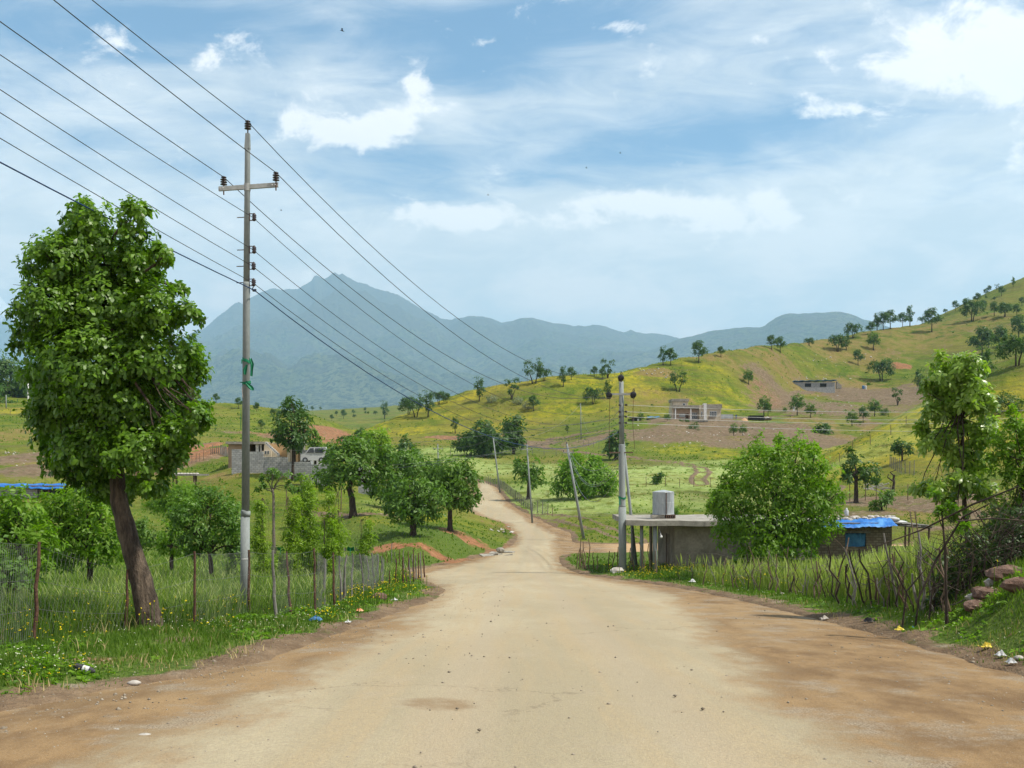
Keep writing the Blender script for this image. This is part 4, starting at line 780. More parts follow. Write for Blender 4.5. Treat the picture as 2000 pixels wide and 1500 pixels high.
for a in [('tall',1295,714,36,'left oak of the touching pair on the hill outline above the house',g_c),('round',1310,714,30,'right oak of the touching pair on the hill outline above the house',g_c),('round',1365,710,40,'large round oak alone on the hill outline',g_c),('round',1408,698,19,'small round oak on the outline right of the large lone one',g_c),('green',1462,754,32,'oak leaning over the bare red scar left of the block building',g_c),('round',1507,684,26,'left one of the two ball-shaped oaks on the outline',g_c),('round',1524,689,28,'right one of the two ball-shaped oaks on the outline',g_c),('wide',1581,676,17,'low flat oak on the outline between the ball-shaped pair and a cluster',g_c),
  ('green',1492,812,38,'tree beside the sloping track right of the flat-roofed house',g_c),('green',1500,812,24,'small bush grown against the tree beside the sloping track',g_c),('green',1557,812,42,'bright green tree directly below the block building',g_c),('green',1583,818,30,'small tree right of the bright green one below the block building',g_c),('green',1533,808,12,'shrub by the little stone privy',g_c),
  ('wide',1637,686,34,'leaning oak left of a slim one on the brown hill',g_c),('tall',1653,684,32,'slim oak right of the leaning one on the brown hill',g_c),('wide',1665,660,30,'broad dark oak mass on the outline above the leaning pair',g_c),('round',1701,653,22,'paler oak on the outline right of the broad dark mass',g_c),('green',1706,684,36,'light green twin-stemmed oak on the brown slope',g_c),('tall',1713,646,34,'first of the dark outline trio on the brown hill',g_c),('round',1725,645,32,'middle tree of the dark outline trio on the brown hill',g_c),('round',1739,643,34,'last of the dark outline trio on the brown hill',g_c),
  ('round',1763,639,26,'lower left tree of the outline group before the dip',g_c),('tall',1777,637,38,'upright oak with a side branch on the outline before the dip',g_c),('wide',1802,630,15,'low flat shrub on the outline beyond the upright oak',g_c),('round',1820,648,42,'solid dark oak with a long shadow on the brown hill',g_c),('round',1676,714,28,'small oak among rocks on the middle of the brown slope',g_c),('wide',1723,744,44,'large oak on two trunks right of the block building',g_c),('open',1753,793,32,'small dark tree above the steep slope edge',g_c),
  ('green',1664,834,32,'left tree of the gully group below the bare soil',g_s),('round',1686,826,28,'middle tree of the gully group below the bare soil',g_s),('green',1708,816,36,'tallest tree of the gully group below the bare soil',g_s),('bush',1728,812,14,'low bush right of the gully group',g_s),('bush',1970,808,40,'wide round bush on the steep slope behind the young tree',g_s),
  ('wide',1898,628,44,'big spreading oak on the brown shoulder below the far ridge',g_r),('round',1866,607,18,'round oak on the outline left of the big spreading one',g_r),('wide',1846,612,9,'low shrub on the outline at the dip of the far ridge',g_r),('round',1886,600,16,'oak half hidden behind the big spreading one',g_r),('round',1909,592,18,'upright oak on the far ridge above the big spreading one',g_r),('round',1920,608,20,'bluish oak above the big spreading one',g_r),('round',1925,577,12,'left of two small oaks high on the far ridge line',g_r),('round',1932,572,13,'right of two small oaks high on the far ridge line',g_r),('open',1947,566,11,'thin wispy tree high on the far ridge line',g_r),('round',1956,578,18,'round oak just under the far ridge line',g_r),('tall',1979,560,18,'highest narrow tree at the top of the far ridge',g_r),
  ('round',1942,618,26,'left tree of the row on the brown shoulder',g_r),('wide',1962,620,30,'middle tree with crooked trunk in the row on the brown shoulder',g_r),('round',1986,618,22,'right tree of the row on the brown shoulder',g_r),('round',1942,588,8,'tiny bush on the far ridge face',g_r),('round',1996,598,16,'oak at the frame edge on the far ridge face',g_r),('round',1926,585,7,'tiniest bush dot on the far ridge face',g_r),
  ('tall',1922,752,70,'dark tall oak behind the young tree top, lower half of its stack',g_s),('round',1918,700,56,'dark oak above and behind the tall one on the steep slope',g_s),('round',1930,680,30,'smaller dark oak topping the stack behind the young tree',g_s),('round',1952,688,46,'dark oak left of the heavy pair at the right edge',g_s),('round',1990,668,48,'upper oak of the heavy group at the right edge',g_s),('wide',1984,716,64,'heavy dark oak with two trunks at the right frame edge',g_s),('tall',1795,765,42,'dark tree touching the left side of the young tree crown',g_s),('bush',1820,805,14,'small bush low behind the young tree',g_s),
  ('bush',1355,843,17,'round green bush on the bare soil below the flat-roofed house',g_c),('green',1433,854,26,'left of two small fruit trees on the bare terrace',g_c),('green',1451,854,24,'right of two small fruit trees on the bare terrace',g_c),('green',1252,826,20,'bright tree beside the black tarpaulin shelter',g_c),('green',1303,826,18,'bright shrub against the left corner of the flat-roofed house',g_c),('bush',1330,826,7,'small shrub before the porch pillar',g_c),('bush',1342,828,9,'small shrub under the porch window',g_c)]: hill_tree(*a)
for k in FORMS:
    if k not in _used:
        for ch in list(FORMS[k].children): bpy.data.objects.remove(ch)
        bpy.data.objects.remove(FORMS[k])
# ---------------------------------------------------------------- buildings and poles
def bld(mb, name, mat, e, smooth=False):
    """build a mesh given in world space as a part of e"""
    o = e.location
    mb.v = [(a - o[0], b - o[1], c - o[2]) for a, b, c in mb.v]
    return mb.build(name, M[mat] if isinstance(mat, str) else mat, e, smooth)
def top(mb, name, mat, label, cat, group=None, smooth=False):
    n = len(mb.v); c = [sum(v[i] for v in mb.v) / n for i in (0, 1)] + [min(v[2] for v in mb.v)]
    mb.v = [(a - c[0], b - c[1], z - c[2]) for a, b, z in mb.v]
    o = mb.build(name, M[mat] if isinstance(mat, str) else mat, None, smooth); o.location = c; return tag(o, label, cat, group)
def W(px, row, D): return Vector(((px - CX) / F_PX * D, D, (HROW - row) / F_PX * D))
def pbox(mb, px0, px1, r0, r1, D, dep, jit=0.0):
    """box whose front face has these photo edges at distance D and that runs back dep metres"""
    s = D / F_PX; mb.box((((px0 + px1) / 2 - CX) * s, D + dep / 2, (HROW - (r0 + r1) / 2) * s), ((px1 - px0) * s, dep, (r1 - r0) * s), jit=jit)
def pbox_face(px0, px1, r0, r1, D): return D / F_PX
rough_mat('concrete_pole', (0.215, 0.240, 0.232), (0.262, 0.285, 0.275), 1.6, 0.85, 0.25, (0.19, 0.208, 0.195), stretch=(1, 1, .35), fscale=30)
rough_mat('concrete', (0.24, 0.22, 0.185), (0.38, 0.355, 0.30), 2.2, 0.9, 0.4, (0.16, 0.145, 0.12))
rough_mat('plaster_dark', (0.185, 0.160, 0.125), (0.285, 0.250, 0.200), 1.0, 0.92, 0.35, (0.10, 0.088, 0.072))
rough_mat('plaster_cream', (0.50, 0.425, 0.31), (0.62, 0.54, 0.41), 1.4, 0.9, 0.2, (0.33, 0.28, 0.21))
rough_mat('plaster_pink', (0.46, 0.34, 0.26), (0.56, 0.43, 0.33), 1.6, 0.9, 0.2)
rough_mat('ochre', (0.52, 0.335, 0.165), (0.62, 0.42, 0.22), 1.0, 0.9, 0.2)
rough_mat('brown_wall', (0.30, 0.215, 0.145), (0.38, 0.285, 0.20), 1.0, 0.9, 0.2)
rough_mat('white_paint', (0.62, 0.62, 0.60), (0.78, 0.78, 0.76), 2.0, 0.7, 0.15, (0.5, 0.5, 0.47))
rough_mat('galvanized', (0.34, 0.37, 0.385), (0.47, 0.50, 0.51), 2.4, 0.5, 0.15, (0.24, 0.26, 0.27), metal=0.25, stretch=(1, 1, .2))
rough_mat('steel_arm', (0.30, 0.31, 0.29), (0.40, 0.41, 0.39), 6, 0.6, 0.1, metal=0.2)
rough_mat('rust', (0.070, 0.036, 0.024), (0.150, 0.075, 0.048), 14, 0.9, 0.4, (0.04, 0.024, 0.018))
rough_mat('ceramic', (0.018, 0.010, 0.009), (0.032, 0.016, 0.013), 8, 0.28, 0.05, spec=0.6)
rough_mat('dark_metal', (0.02, 0.02, 0.022), (0.045, 0.045, 0.045), 8, 0.5, 0.05)
rough_mat('void', (0.010, 0.009, 0.008), (0.018, 0.016, 0.014), 3, 0.9, 0.0)
rough_mat('blue_tarp', (0.012, 0.115, 0.40), (0.030, 0.185, 0.54), 3.0, 0.45, 0.8, (0.10, 0.30, 0.62), bd=0.06, fscale=9)
rough_mat('blue_faded', (0.030, 0.145, 0.30), (0.075, 0.24, 0.42), 3.0, 0.6, 0.8, bd=0.06)
rough_mat('green_cloth', (0.004, 0.155, 0.070), (0.012, 0.235, 0.105), 9, 0.6, 0.3)
rough_mat('stone_white', (0.34, 0.31, 0.27), (0.58, 0.55, 0.50), 3.0, 0.9, 0.6, (0.2, 0.18, 0.15))
rough_mat('stone_red', (0.130, 0.078, 0.056), (0.245, 0.155, 0.112), 7.0, 0.92, 1.0, (0.075, 0.052, 0.045), bd=.05)
rough_mat('pebble', (0.17, 0.140, 0.10), (0.36, 0.31, 0.24), 3.0, 0.9, 0.3)
rough_mat('timber', (0.115, 0.078, 0.050), (0.215, 0.155, 0.105), 5, 0.9, 0.5, (0.07, 0.05, 0.035), stretch=(1, 1, .3))
rough_mat('timber_grey', (0.135, 0.125, 0.11), (0.25, 0.235, 0.21), 7, 0.95, 0.5, (0.075, 0.065, 0.055), stretch=(1, 1, .3))
rough_mat('roof_red', (0.42, 0.17, 0.12), (0.52, 0.25, 0.18), 2.0, 0.8, 0.2)
rough_mat('sand', (0.46, 0.27, 0.14), (0.55, 0.36, 0.20), 5, 0.95, 0.4)
rough_mat('plastic_white', (0.46, 0.47, 0.47), (0.62, 0.63, 0.62), 12, 0.4, 0.5)
rough_mat('plastic_blue', (0.02, 0.10, 0.26), (0.08, 0.22, 0.40), 12, 0.4, 0.4)
rough_mat('plastic_orange', (0.70, 0.20, 0.06), (0.85, 0.50, 0.30), 12, 0.5, 0.4)
rough_mat('plastic_yellow', (0.72, 0.55, 0.04), (0.80, 0.66, 0.12), 12, 0.5, 0.4)
rough_mat('wire_black', (0.018, 0.018, 0.020), (0.030, 0.030, 0.032), 3, 0.5, 0.0)
rough_mat('wire_grey', (0.17, 0.18, 0.18), (0.24, 0.25, 0.25), 3, 0.5, 0.0, metal=0.3)
rough_mat('wire_blue', (0.008, 0.030, 0.10), (0.012, 0.045, 0.14), 3, 0.5, 0.0)
rough_mat('mesh_wire', (0.10, 0.105, 0.095), (0.19, 0.195, 0.18), 3, 0.6, 0.0, metal=0.2)
def block_mat(name, c1, c2, mortar, bw, bh, ms=.02):
    t = NT(name); x = t.n('ShaderNodeTexBrick'); mp = t.n('ShaderNodeMapping'); mp.inputs['Rotation'].default_value = (math.radians(90), 0, 0)
    t.t.links.new(t.co, mp.inputs[0]); t.t.links.new(mp.outputs[0], x.inputs[0]); x.inputs['Scale'].default_value = 1.0; x.inputs['Brick Width'].default_value = bw; x.inputs['Row Height'].default_value = bh
    x.inputs['Mortar Size'].default_value = ms; x.inputs['Color1'].default_value = (*c1, 1); x.inputs['Color2'].default_value = (*c2, 1); x.inputs['Mortar'].default_value = (*mortar, 1); x.inputs['Bias'].default_value = 0
    n = t.noise(2.5, 6, .7); c = t.mix(t.ramp(n, .35, .7, 0, .55), x.outputs[0], t.mix(1.0, x.outputs[0], (.55, .54, .5), 'MULTIPLY'))
    M[name] = t.done(t.bsdf(c, .92, t.bump(t.math('ADD', t.math('MULTIPLY', x.outputs[1], -1.0), t.noise(20, 3)), .5, .03)))
block_mat('block_wall', (0.30, 0.315, 0.315), (0.42, 0.43, 0.42), (0.20, 0.20, 0.20), .42, .21)
block_mat('stone_wall', (0.15, 0.115, 0.08), (0.27, 0.215, 0.15), (0.13, 0.10, 0.07), .31, .14, .02)
block_mat('brick_wall', (0.36, 0.30, 0.25), (0.44, 0.375, 0.31), (0.30, 0.26, 0.22), .3, .12)
gm = NT('window_glass'); M['glass'] = gm.done(gm.bsdf((0.03, 0.04, 0.05), 0.12, spec=0.6))
def lumpy(mb, c, r, n=9, m=6, amp=.25, seed=0):
    """irregular stone"""
    rs = random.Random(seed); c = Vector(c); vs = []; ph = [rs.uniform(0, 6.3) for _ in range(6)]
    for i in range(m + 1):
        th = math.pi * i / m
        for k in range(n):
            q = 2 * math.pi * k / n; f = 1 + amp * (math.sin(2 * q + ph[0]) * math.sin(th) * .6 + math.sin(3 * q + ph[1] + th * 2) * .35 + rs.uniform(-.4, .4))
            vs.append(c + Vector((r[0] * math.sin(th) * math.cos(q) * f, r[1] * math.sin(th) * math.sin(q) * f, r[2] * math.cos(th) * (1 + amp * .4 * math.sin(2 * q + ph[2])))))
    mb.add(vs, [(i * n + k, (i + 1) * n + k, (i + 1) * n + (k + 1) % n, i * n + (k + 1) % n) for i in range(m) for k in range(n)])
def sheet(mb, P, th=.02):
    """P: rows x cols of points -> crumpled two-sided sheet with thickness"""
    r, c = len(P), len(P[0]); a = [Vector(p) for row in P for p in row]; b = [p + Vector((0, .3 * th, -th)) for p in a]
    f = [(i * c + j, i * c + j + 1, (i + 1) * c + j + 1, (i + 1) * c + j) for i in range(r - 1) for j in range(c - 1)]
    n = r * c; rim = [(j, j + 1) for j in range(c - 1)] + [(i * c + c - 1, (i + 1) * c + c - 1) for i in range(r - 1)] + [((r - 1) * c + j + 1, (r - 1) * c + j) for j in range(c - 1)] + [((i + 1) * c, i * c) for i in range(r - 1)]
    mb.add(a + b, f + [tuple(n + k for k in reversed(q)) for q in f] + [(x, x + n, y + n, y) for x, y in rim])

# --- concrete shed with porch and water tank
def shed():
    D = 52.0; x = lambda p, d=D: (p - CX) / F_PX * d; z = lambda r, d=D: (HROW - r) / F_PX * d
    gz = g1(8.5, 53) - .1; e = empty('concrete_shed', (9.5, 54, gz), 'low grey concrete shed with a pillared porch at its left end', 'shed')
    zt, zb = z(1016), z(1026)
    mb = MB(); n = 16; xs = np.linspace(x(1221), x(1600), n)         # slab, its edge uneven
    for i in range(n - 1):
        xa, xb = xs[i], xs[i + 1]; j = [random.uniform(-.035, .035) for _ in range(4)] if i else [0] * 4
        if i == 0: ja = 0.03
        y0, y1 = 51.35, 58.6; jb = random.uniform(-.03, .03); jy = random.uniform(-.05, .05)
        if i == 0: py, pz = 0.0, ja
        vs = [(xa, y0 + py, zb + pz), (xb, y0 + jy, zb + jb), (xb, y1, zb + jb), (xa, y1, zb + pz), (xa, y0 + py, zt + pz), (xb, y0 + jy, zt + jb), (xb, y1, zt + jb), (xa, y1, zt + pz)]
        f = [(0, 3, 2, 1), (4, 5, 6, 7), (0, 1, 5, 4), (2, 3, 7, 6)]
        if i == 0: f.append((3, 0, 4, 7))
        if i == n - 2: f.append((1, 2, 6, 5))
        mb.add(vs, f); py, pz = jy, jb
    bld(mb, 'roof_slab', 'concrete', e)
    xl, xr, h = x(1318), x(1585), zb - gz - .04
    mb = MB(); mb.box(((xl + xr) / 2, 52.15, gz + h / 2), (xr - xl, .25, h)); bld(mb, 'front_wall', 'plaster_dark', e)
    mb = MB(); mb.box((xl + .12, 53.1, gz + h / 2), (.24, 1.4, h)); mb.box((xl + .12, 56.6, gz + h / 2), (.24, 3.0, h)); mb.box((xl + .12, 54.45, zb - .33), (.236, 1.3, .5)); mb.box((xl + .12, 54.35, gz + h / 2), (.23, .35, h))
    bld(mb, 'side_wall', 'plaster_dark', e)
    mb = MB(); mb.box((xl + 4, 58.3, gz + h / 2), (8 - .3, .2, h)); bld(mb, 'back_wall', 'plaster_dark', e)
    mb = MB(); mb.box((xl + .15, 55.0, gz + h * .43), (.06, .8, h * .8)); o = bld(mb, 'door', 'rust', e); 
    mb = MB(); mb.box((xl + .10, 54.9, zb - .45), (.05, .9, .35)); bld(mb, 'window', 'void', e)
    for px, d, w, lo in ((1234.5, 57.2, .17, 0), (1253, 52.0, .19, 0), (1271, 56.0, .19, 0), (1279, 51.7, .24, 0)):
        mb = MB(); xx = x(px, d); g = g1(xx, d) - .15
        mb.tube([(xx, d, g), (xx + .01, d, (g + zb) / 2), (xx, d, zb - .004)], [w * .56, w * .5, w * .48], 10, wob=.03); bld(mb, 'pillar', 'concrete_pole' if px != 1271 else 'plaster_dark', e, True)
    # tank
    tx, ty = x(1295.5, 54), 54.0; tz = zt + .22; R, H = .585, 1.22
    t = empty('water_tank', (tx, ty, tz), 'grey metal water tank with a brown vertical seam on the shed roof', 'water tank')
    mb = MB(); mb.lathe((tx, ty, tz), [(R, 0), (R + .012, .02), (R, .04), (R, H * .5), (R + .01, H * .5 + .015), (R, H * .5 + .03), (R, H - .04), (R + .015, H - .02), (R, H)], 20); bld(mb, 'drum', 'galvanized', t, False)
    mb = MB(); mb.lathe((tx, ty, tz + H + .002), [(R - .01, 0), (R * .6, .05), (.12, .09), (.1, .10)], 20); bld(mb, 'lid', 'galvanized', t)
    mb = MB(); a = math.radians(-86); mb.box((tx + R * math.cos(a) + .03, ty + R * math.sin(a) - .012, tz + H / 2), (.035, .03, H - .06), rz=a + math.pi / 2); bld(mb, 'seam', 'rust', t)
    for i, (px, w, lab) in enumerate(((1281, .5, 'rough stone block propping the left of the water tank'), (1289, .42, 'flat broken block under the middle of the water tank'), (1309, .5, 'hollow red-edged block under the right of the water tank'))):
        mb = MB(); mb.box((x(px, 53.6), 53.75, zt + .125), (w, .5, .19), jit=.02)
        b = top(mb, 'block', 'stone_red' if i == 2 else 'concrete', lab, 'block', 'blocks under the water tank')
        if i == 2:
            for k in range(4):
                q = MB(); q.box((-.17 + k * .11, -.252, .09), (.05, .03, .11)); q.build('hole', M['void'], b)
    mb = MB(); mb.lathe((x(1287), 51.2, zb - .62), [(.02, 0), (.06, .03), (.07, .09), (.03, .15)], 8); mb.tube([(x(1287), 51.2, zb - .5), (x(1287), 51.9, zb - .2)], .012, 5)
    top(mb, 'lamp_bulb', 'white_paint', 'small white bulb hanging at the shed corner beside the front pillar', 'lamp')
shed()
# --- stone hut with blue tarpaulin
def hut():
    D = 54.0; x = lambda p, d=D: (p - CX) / F_PX * d; z = lambda r, d=D: (HROW - r) / F_PX * d
    xl, xr = x(1566), x(1742); gz = g1(x(1650), D) - .1; zt = z(1027); h = zt - gz
    e = empty('stone_hut', (x(1655), 55, gz), 'low stone hut with a blue curtained window behind the tall grass', 'hut')
    mb = MB(); xw0, xw1, zw0, zw1 = x(1651), x(1692), z(1068), z(1041)
    mb.box(((xl + xw0) / 2, D + .15, gz + h / 2), (xw0 - xl, .3, h)); mb.box(((xw1 + xr) / 2, D + .15, gz + h / 2), (xr - xw1, .3, h))
    mb.box(((xw0 + xw1) / 2, D + .15, (zw1 + zt) / 2), (xw1 - xw0, .296, zt - zw1)); mb.box(((xw0 + xw1) / 2, D + .15, (gz + zw0) / 2), (xw1 - xw0, .296, zw0 - gz))
    mb.box((xl + .14, D + 2.3, gz + h / 2), (.28, 3.9, h - .01)); mb.box((xr - .14, D + 2.3, gz + h / 2), (.28, 3.9, h - .01)); bld(mb, 'wall', 'stone_wall', e)
    mb = MB(); P = [[(xw0 + .02 + (xw1 - xw0 - .04) * j / 14, D + .08 + .035 * math.sin(j * 1.7 + i * .5), zw1 - (zw1 - zw0) * i / 5 - (.03 * math.sin(j * .9) if i else 0)) for j in range(15)] for i in range(6)]
    sheet(mb, P, .01); bld(mb, 'curtain', 'blue_faded', e, True)
    mb = MB(); mb.box(((xl + xr) / 2, D + 2.1, zt + .10), (xr - xl + .3, 4.7, .16)); mb.box(((xw0 + xw1) / 2, D - .02, zw1 + .05), (xw1 - xw0 + .4, .12, .1)); bld(mb, 'roof', 'timber_grey', e)
    # tarpaulin strip hanging over the roof edge
    mb = MB(); n = 40; P = []
    for i in range(7):
        row = []
        for j in range(n):
            t = j / (n - 1); px = 1588 + (1743 - 1588) * t; zt_ = z(1020 - 9 * t + 1.2 * math.sin(j * .7)) ; zl = z(1029 - 3 * t * t + 1.0 * math.sin(j * .45) ); s_ = i / 6
            row.append((x(px), D - .45 - .35 * s_ + (1 - s_) * .9 + .03 * math.sin(j * 1.3 + i * 2), zt_ * (1 - s_) + zl * s_ + .02 * math.sin(j * 2.1 + i)))
        P.append(row)
    sheet(mb, P, .012); top(mb, 'tarpaulin', 'blue_tarp', 'bright blue tarpaulin draped along the front edge of the stone hut roof', 'tarpaulin', None, True)
    # stones and sacks weighing the roof
    for i in range(34):
        px = 1578 + i * 5.0 + random.uniform(-2, 2); mb = MB(); d = D + random.uniform(.5, 2.0)
        lumpy(mb, (x(px, d), d, z(1019 - 5 * i / 34) + random.uniform(-.02, .10)), (random.uniform(.12, .26), .16, random.uniform(.07, .13)), 8, 5, .25, i)
        top(mb, 'roof_stone', 'stone_white', 'pale stone in the row above the blue tarpaulin on the hut roof', 'stone', 'stones weighing down the hut roof')
    mb = MB(); lumpy(mb, (x(1752), D + .6, z(1015)), (.42, .3, .13), 10, 6, .3, 5); lumpy(mb, (x(1765), D + .6, z(1021)), (.35, .25, .10), 10, 6, .3, 8)
    top(mb, 'sack', 'plastic_white', 'crumpled whitish sack at the right end of the hut roof', 'sack', None, True)
    mb = MB(); mb.lathe((x(1663), D + .8, z(1009)), [(.10, 0), (.12, .05), (.12, .28), (.05, .38), (.05, .44)], 10); top(mb, 'jug', 'plastic_white', 'white upright plastic jug standing on the hut roof', 'jug', None, True)
    # lean-to
    l = empty('lean_to', (x(1780), D + 1, gz), 'rickety timber lean-to against the right wall of the stone hut', 'shelter')
    mb = MB()
    for k in range(9): mb.tube([(x(1738), D - .3 + k * .45, z(1024) + random.uniform(-.03, .06)), (x(1822 - random.uniform(0, 14)), D - .3 + k * .45, z(1031) + random.uniform(-.04, .06))], .045, 6, wob=.15)
    for k in range(5): mb.box((x(1752 + k * 15), D + 1.4, z(1023 + k * 1.3) + .05), (.3, 3.6, .03), rz=random.uniform(-.1, .1))
    bld(mb, 'roof', 'timber_grey', l)
    for px, d in ((1772, D - .2), (1812, D - .1), (1770, D + 3), (1810, D + 3)): mb = MB(); g = g1(x(px), d) - .1; mb.tube([(x(px), d, g), (x(px) + .04, d, z(1030))], .06, 6, wob=.1); bld(mb, 'post', 'timber', l)
    mb = MB()
    for _ in range(60): mb.tube([(x(1745 + random.random() * 60), D + 1.5 + random.random(), gz + random.random() * 1.2), (x(1745 + random.random() * 60), D + 1.5 + random.random(), gz + random.random() * 1.2)], .03, 4)
    top(mb, 'firewood_pile', 'timber', 'heap of reddish firewood under the lean-to', 'firewood')
    lad = empty('ladder', (x(1790), D - 1.2, gz), 'wooden pole ladder leaning on the lean-to roof', 'ladder')
    a0, a1, b0, b1 = Vector((x(1793, 52.6), 52.6, gz)), W(1777.5, 999, 53.4), Vector((x(1803, 52.6), 52.6, gz)), W(1787, 999, 53.4)
    for p, q in ((a0, a1), (b0, b1)): mb = MB(); mb.tube([p, p.lerp(q, .5) + Vector((.02, 0, 0)), q], .035, 6, wob=.1); bld(mb, 'rail', 'timber', lad)
    for k in range(6): t = .12 + k * .155; mb = MB(); mb.tube([a0.lerp(a1, t), b0.lerp(b1, t)], .025, 5); bld(mb, 'rung', 'timber', lad)
hut()
# --- ochre house, block wall, van
def left_house():
    D = 113.0; x = lambda p, d=D: (p - CX) / F_PX * d; z = lambda r, d=D: (HROW - r) / F_PX * d
    gz = min(g1(x(450), D), g1(x(580), D)) - .5
    e = empty('ochre_house', (x(515), D, gz), 'flat-roofed ochre house with an outside stair behind the grey block wall', 'house')
    def wall(name, px0, px1, r0, mat, d, dep): mb = MB(); pb = z(r0, d); mb.box(((x(px0, d) + x(px1, d)) / 2, d + dep / 2, (gz + pb) / 2), (x(px1, d) - x(px0, d), dep, pb - gz)); return bld(mb, name, mat, e)
    wall('brown_wall', 446, 486, 868, 'brown_wall', D, 6.0); wall('rear_wall', 486, 517, 868, 'plaster_dark', D + 3.2, 2.8)
    mb = MB(); mb.box((x(481), D + 2.9, (z(868) + z(863)) / 2 + .02), (x(519) - x(443), 6.8, z(863) - z(868))); bld(mb, 'roof', 'concrete', e)
    mb = MB(); mb.box((x(502), D + .2, (gz + z(868)) / 2), (.32, .32, z(868) - gz)); bld(mb, 'pillar', 'white_paint', e)
    mb = MB(); mb.box((x(508.5), D + .3, (gz + z(868)) / 2), (.16, .16, z(868) - gz)); bld(mb, 'pillar', 'white_paint', e)
    wall('ochre_wall', 517.5, 561, 866, 'ochre', D + 1.2, 6); wall('window_bay', 511, 529, 880.5, 'plaster_cream', D - .6, 1.7)
    for px in (519.0, 523.8): mb = MB(); pbox(mb, px - 1.7, px + 1.7, 880, 887.5, D - .62, .05); f = bld(mb, 'window', 'white_paint', e); mb = MB(); pbox(mb, px - 1.2, px + 1.2, 880.7, 886.9, D - .64, .03); o = bld(mb, 'pane', 'glass', e); o.parent = f; 
    # stair flight with stepped white parapet
    mb = MB(); n = 12
    for i in range(n):
        t = i / n; xa = x(517.5 + 30 * t, D + .2); xb = x(517.5 + 30 * (t + 1 / n), D + .2); zt = z(867 + 27 * t)
        mb.add([(xa, D - .2, zt - .9), (xb, D - .2, zt - 1.0), (xb, D - .2, zt), (xa, D - .2, zt), (xa, D + 1.1, zt - .9), (xb, D + 1.1, zt - 1.0), (xb, D + 1.1, zt), (xa, D + 1.1, zt)], [(0, 1, 2, 3), (7, 6, 5, 4), (3, 2, 6, 7), (0, 4, 5, 1), (1, 5, 6, 2), (0, 3, 7, 4)])
    bld(mb, 'staircase', 'plaster_cream', e)
    mb = MB()
    for i in range(10): t = (i + .6) / 11; mb.box((x(518 + 30 * t), D - .1, z(866.5 + 27 * t) + .16), (.26, .16, .30))
    bld(mb, 'parapet', 'white_paint', e)
    for px, w, m_, r0 in ((564.5, .40, 'plaster_cream', 866), (568.5, .18, 'plaster_cream', 868), (581.5, .42, 'ochre', 866), (584.5, .2, 'ochre', 866)):
        mb = MB(); mb.box((x(px), D + .2, (gz + z(r0)) / 2), (w, .4, z(r0) - gz)); bld(mb, 'pillar', m_, e)
    wall('porch_wall', 561, 586, 868, 'plaster_dark', D + 4, 3); mb = MB(); mb.box((x(573), D + 2.6, z(865)), (x(588) - x(559), 6.4, .3)); bld(mb, 'porch_roof', 'concrete', e)
    mb = MB(); pbox(mb, 570, 575, 888, 904, D + 3.9, .08); bld(mb, 'door', 'rust', e)
    # grey outbuilding and white box room
    s_ = empty('metal_shed', (x(593), D + 1, gz), 'grey corrugated metal shed right of the ochre house', 'shed')
    mb = MB(); n = 14; zt = z(881)
    for i in range(n): xa, xb = x(586 + 14.5 * i / n), x(586 + 14.5 * (i + 1) / n); mb.box(((xa + xb) / 2, D + 1.5 + (.03 if i % 2 else 0), (gz + zt) / 2), (xb - xa - .002, 3, zt - gz))
    bld(mb, 'wall', 'galvanized', s_); mb = MB(); mb.box((x(593.5), D + 1.5, zt + .06), (x(602) - x(585), 3.3, .1)); bld(mb, 'roof', 'galvanized', s_)
    mb = MB(); pbox(mb, 595, 597.5, 889, 897, D - .06, .05); bld(mb, 'vent', 'dark_metal', s_)
    w_ = empty('white_annex', (x(612), D + 4, gz), 'plain white annex behind the parked van', 'building')
    mb = MB(); mb.box((x(616, D + 4), D + 5.5, (gz + z(880, D + 4)) / 2), (x(631, D + 4) - x(600, D + 4), 3, z(880, D + 4) - gz)); bld(mb, 'wall', 'white_paint', w_)
    mb = MB(); mb.box((x(616, D + 4), D + 5.5, z(880, D + 4) + .05), (x(632, D + 4) - x(599, D + 4), 3.2, .1)); bld(mb, 'roof', 'galvanized', w_)
    # van, nose to the left front
    vx, vy = x(616), D - 1.2; vz = z(904)
    v = empty('van', (vx, vy, vz), 'white van parked between the white annex and the block wall', 'van')
    mb = MB(); pr = [(-1.25, .25), (-1.25, .85), (-1.05, 1.0), (-.75, 1.08), (-.25, 1.72), (1.5, 1.78), (1.6, 1.5), (1.6, .25)]
    vs = [(vx + a, vy - .78 + (0.08 if b > 1.2 else 0), vz + b) for a, b in pr] + [(vx + a, vy + .78 - (0.08 if b > 1.2 else 0), vz + b) for a, b in pr]; n = len(pr)
    mb.add(vs, [tuple(range(n - 1, -1, -1)), tuple(range(n, 2 * n))] + [(i, (i + 1) % n, n + (i + 1) % n, n + i) for i in range(n)]); bld(mb, 'body', 'plastic_white', v)
    mb = MB(); q = [(-.62, 1.10), (-.22, 1.60), (.2, 1.62), (.2, 1.10)]; mb.add([(vx + a, vy - .80, vz + b) for a, b in q] + [(vx + a, vy - .74, vz + b) for a, b in q], [(0, 3, 2, 1), (0, 1, 5, 4), (1, 2, 6, 5), (2, 3, 7, 6), (3, 0, 4, 7)]); bld(mb, 'window', 'glass', v)
    mb = MB(); q = [(.35, 1.12), (.35, 1.6), (1.3, 1.6), (1.3, 1.12)]; mb.add([(vx + a, vy - .80, vz + b) for a, b in q] + [(vx + a, vy - .74, vz + b) for a, b in q], [(0, 3, 2, 1), (0, 1, 5, 4), (1, 2, 6, 5), (2, 3, 7, 6), (3, 0, 4, 7)]); bld(mb, 'window', 'glass', v)
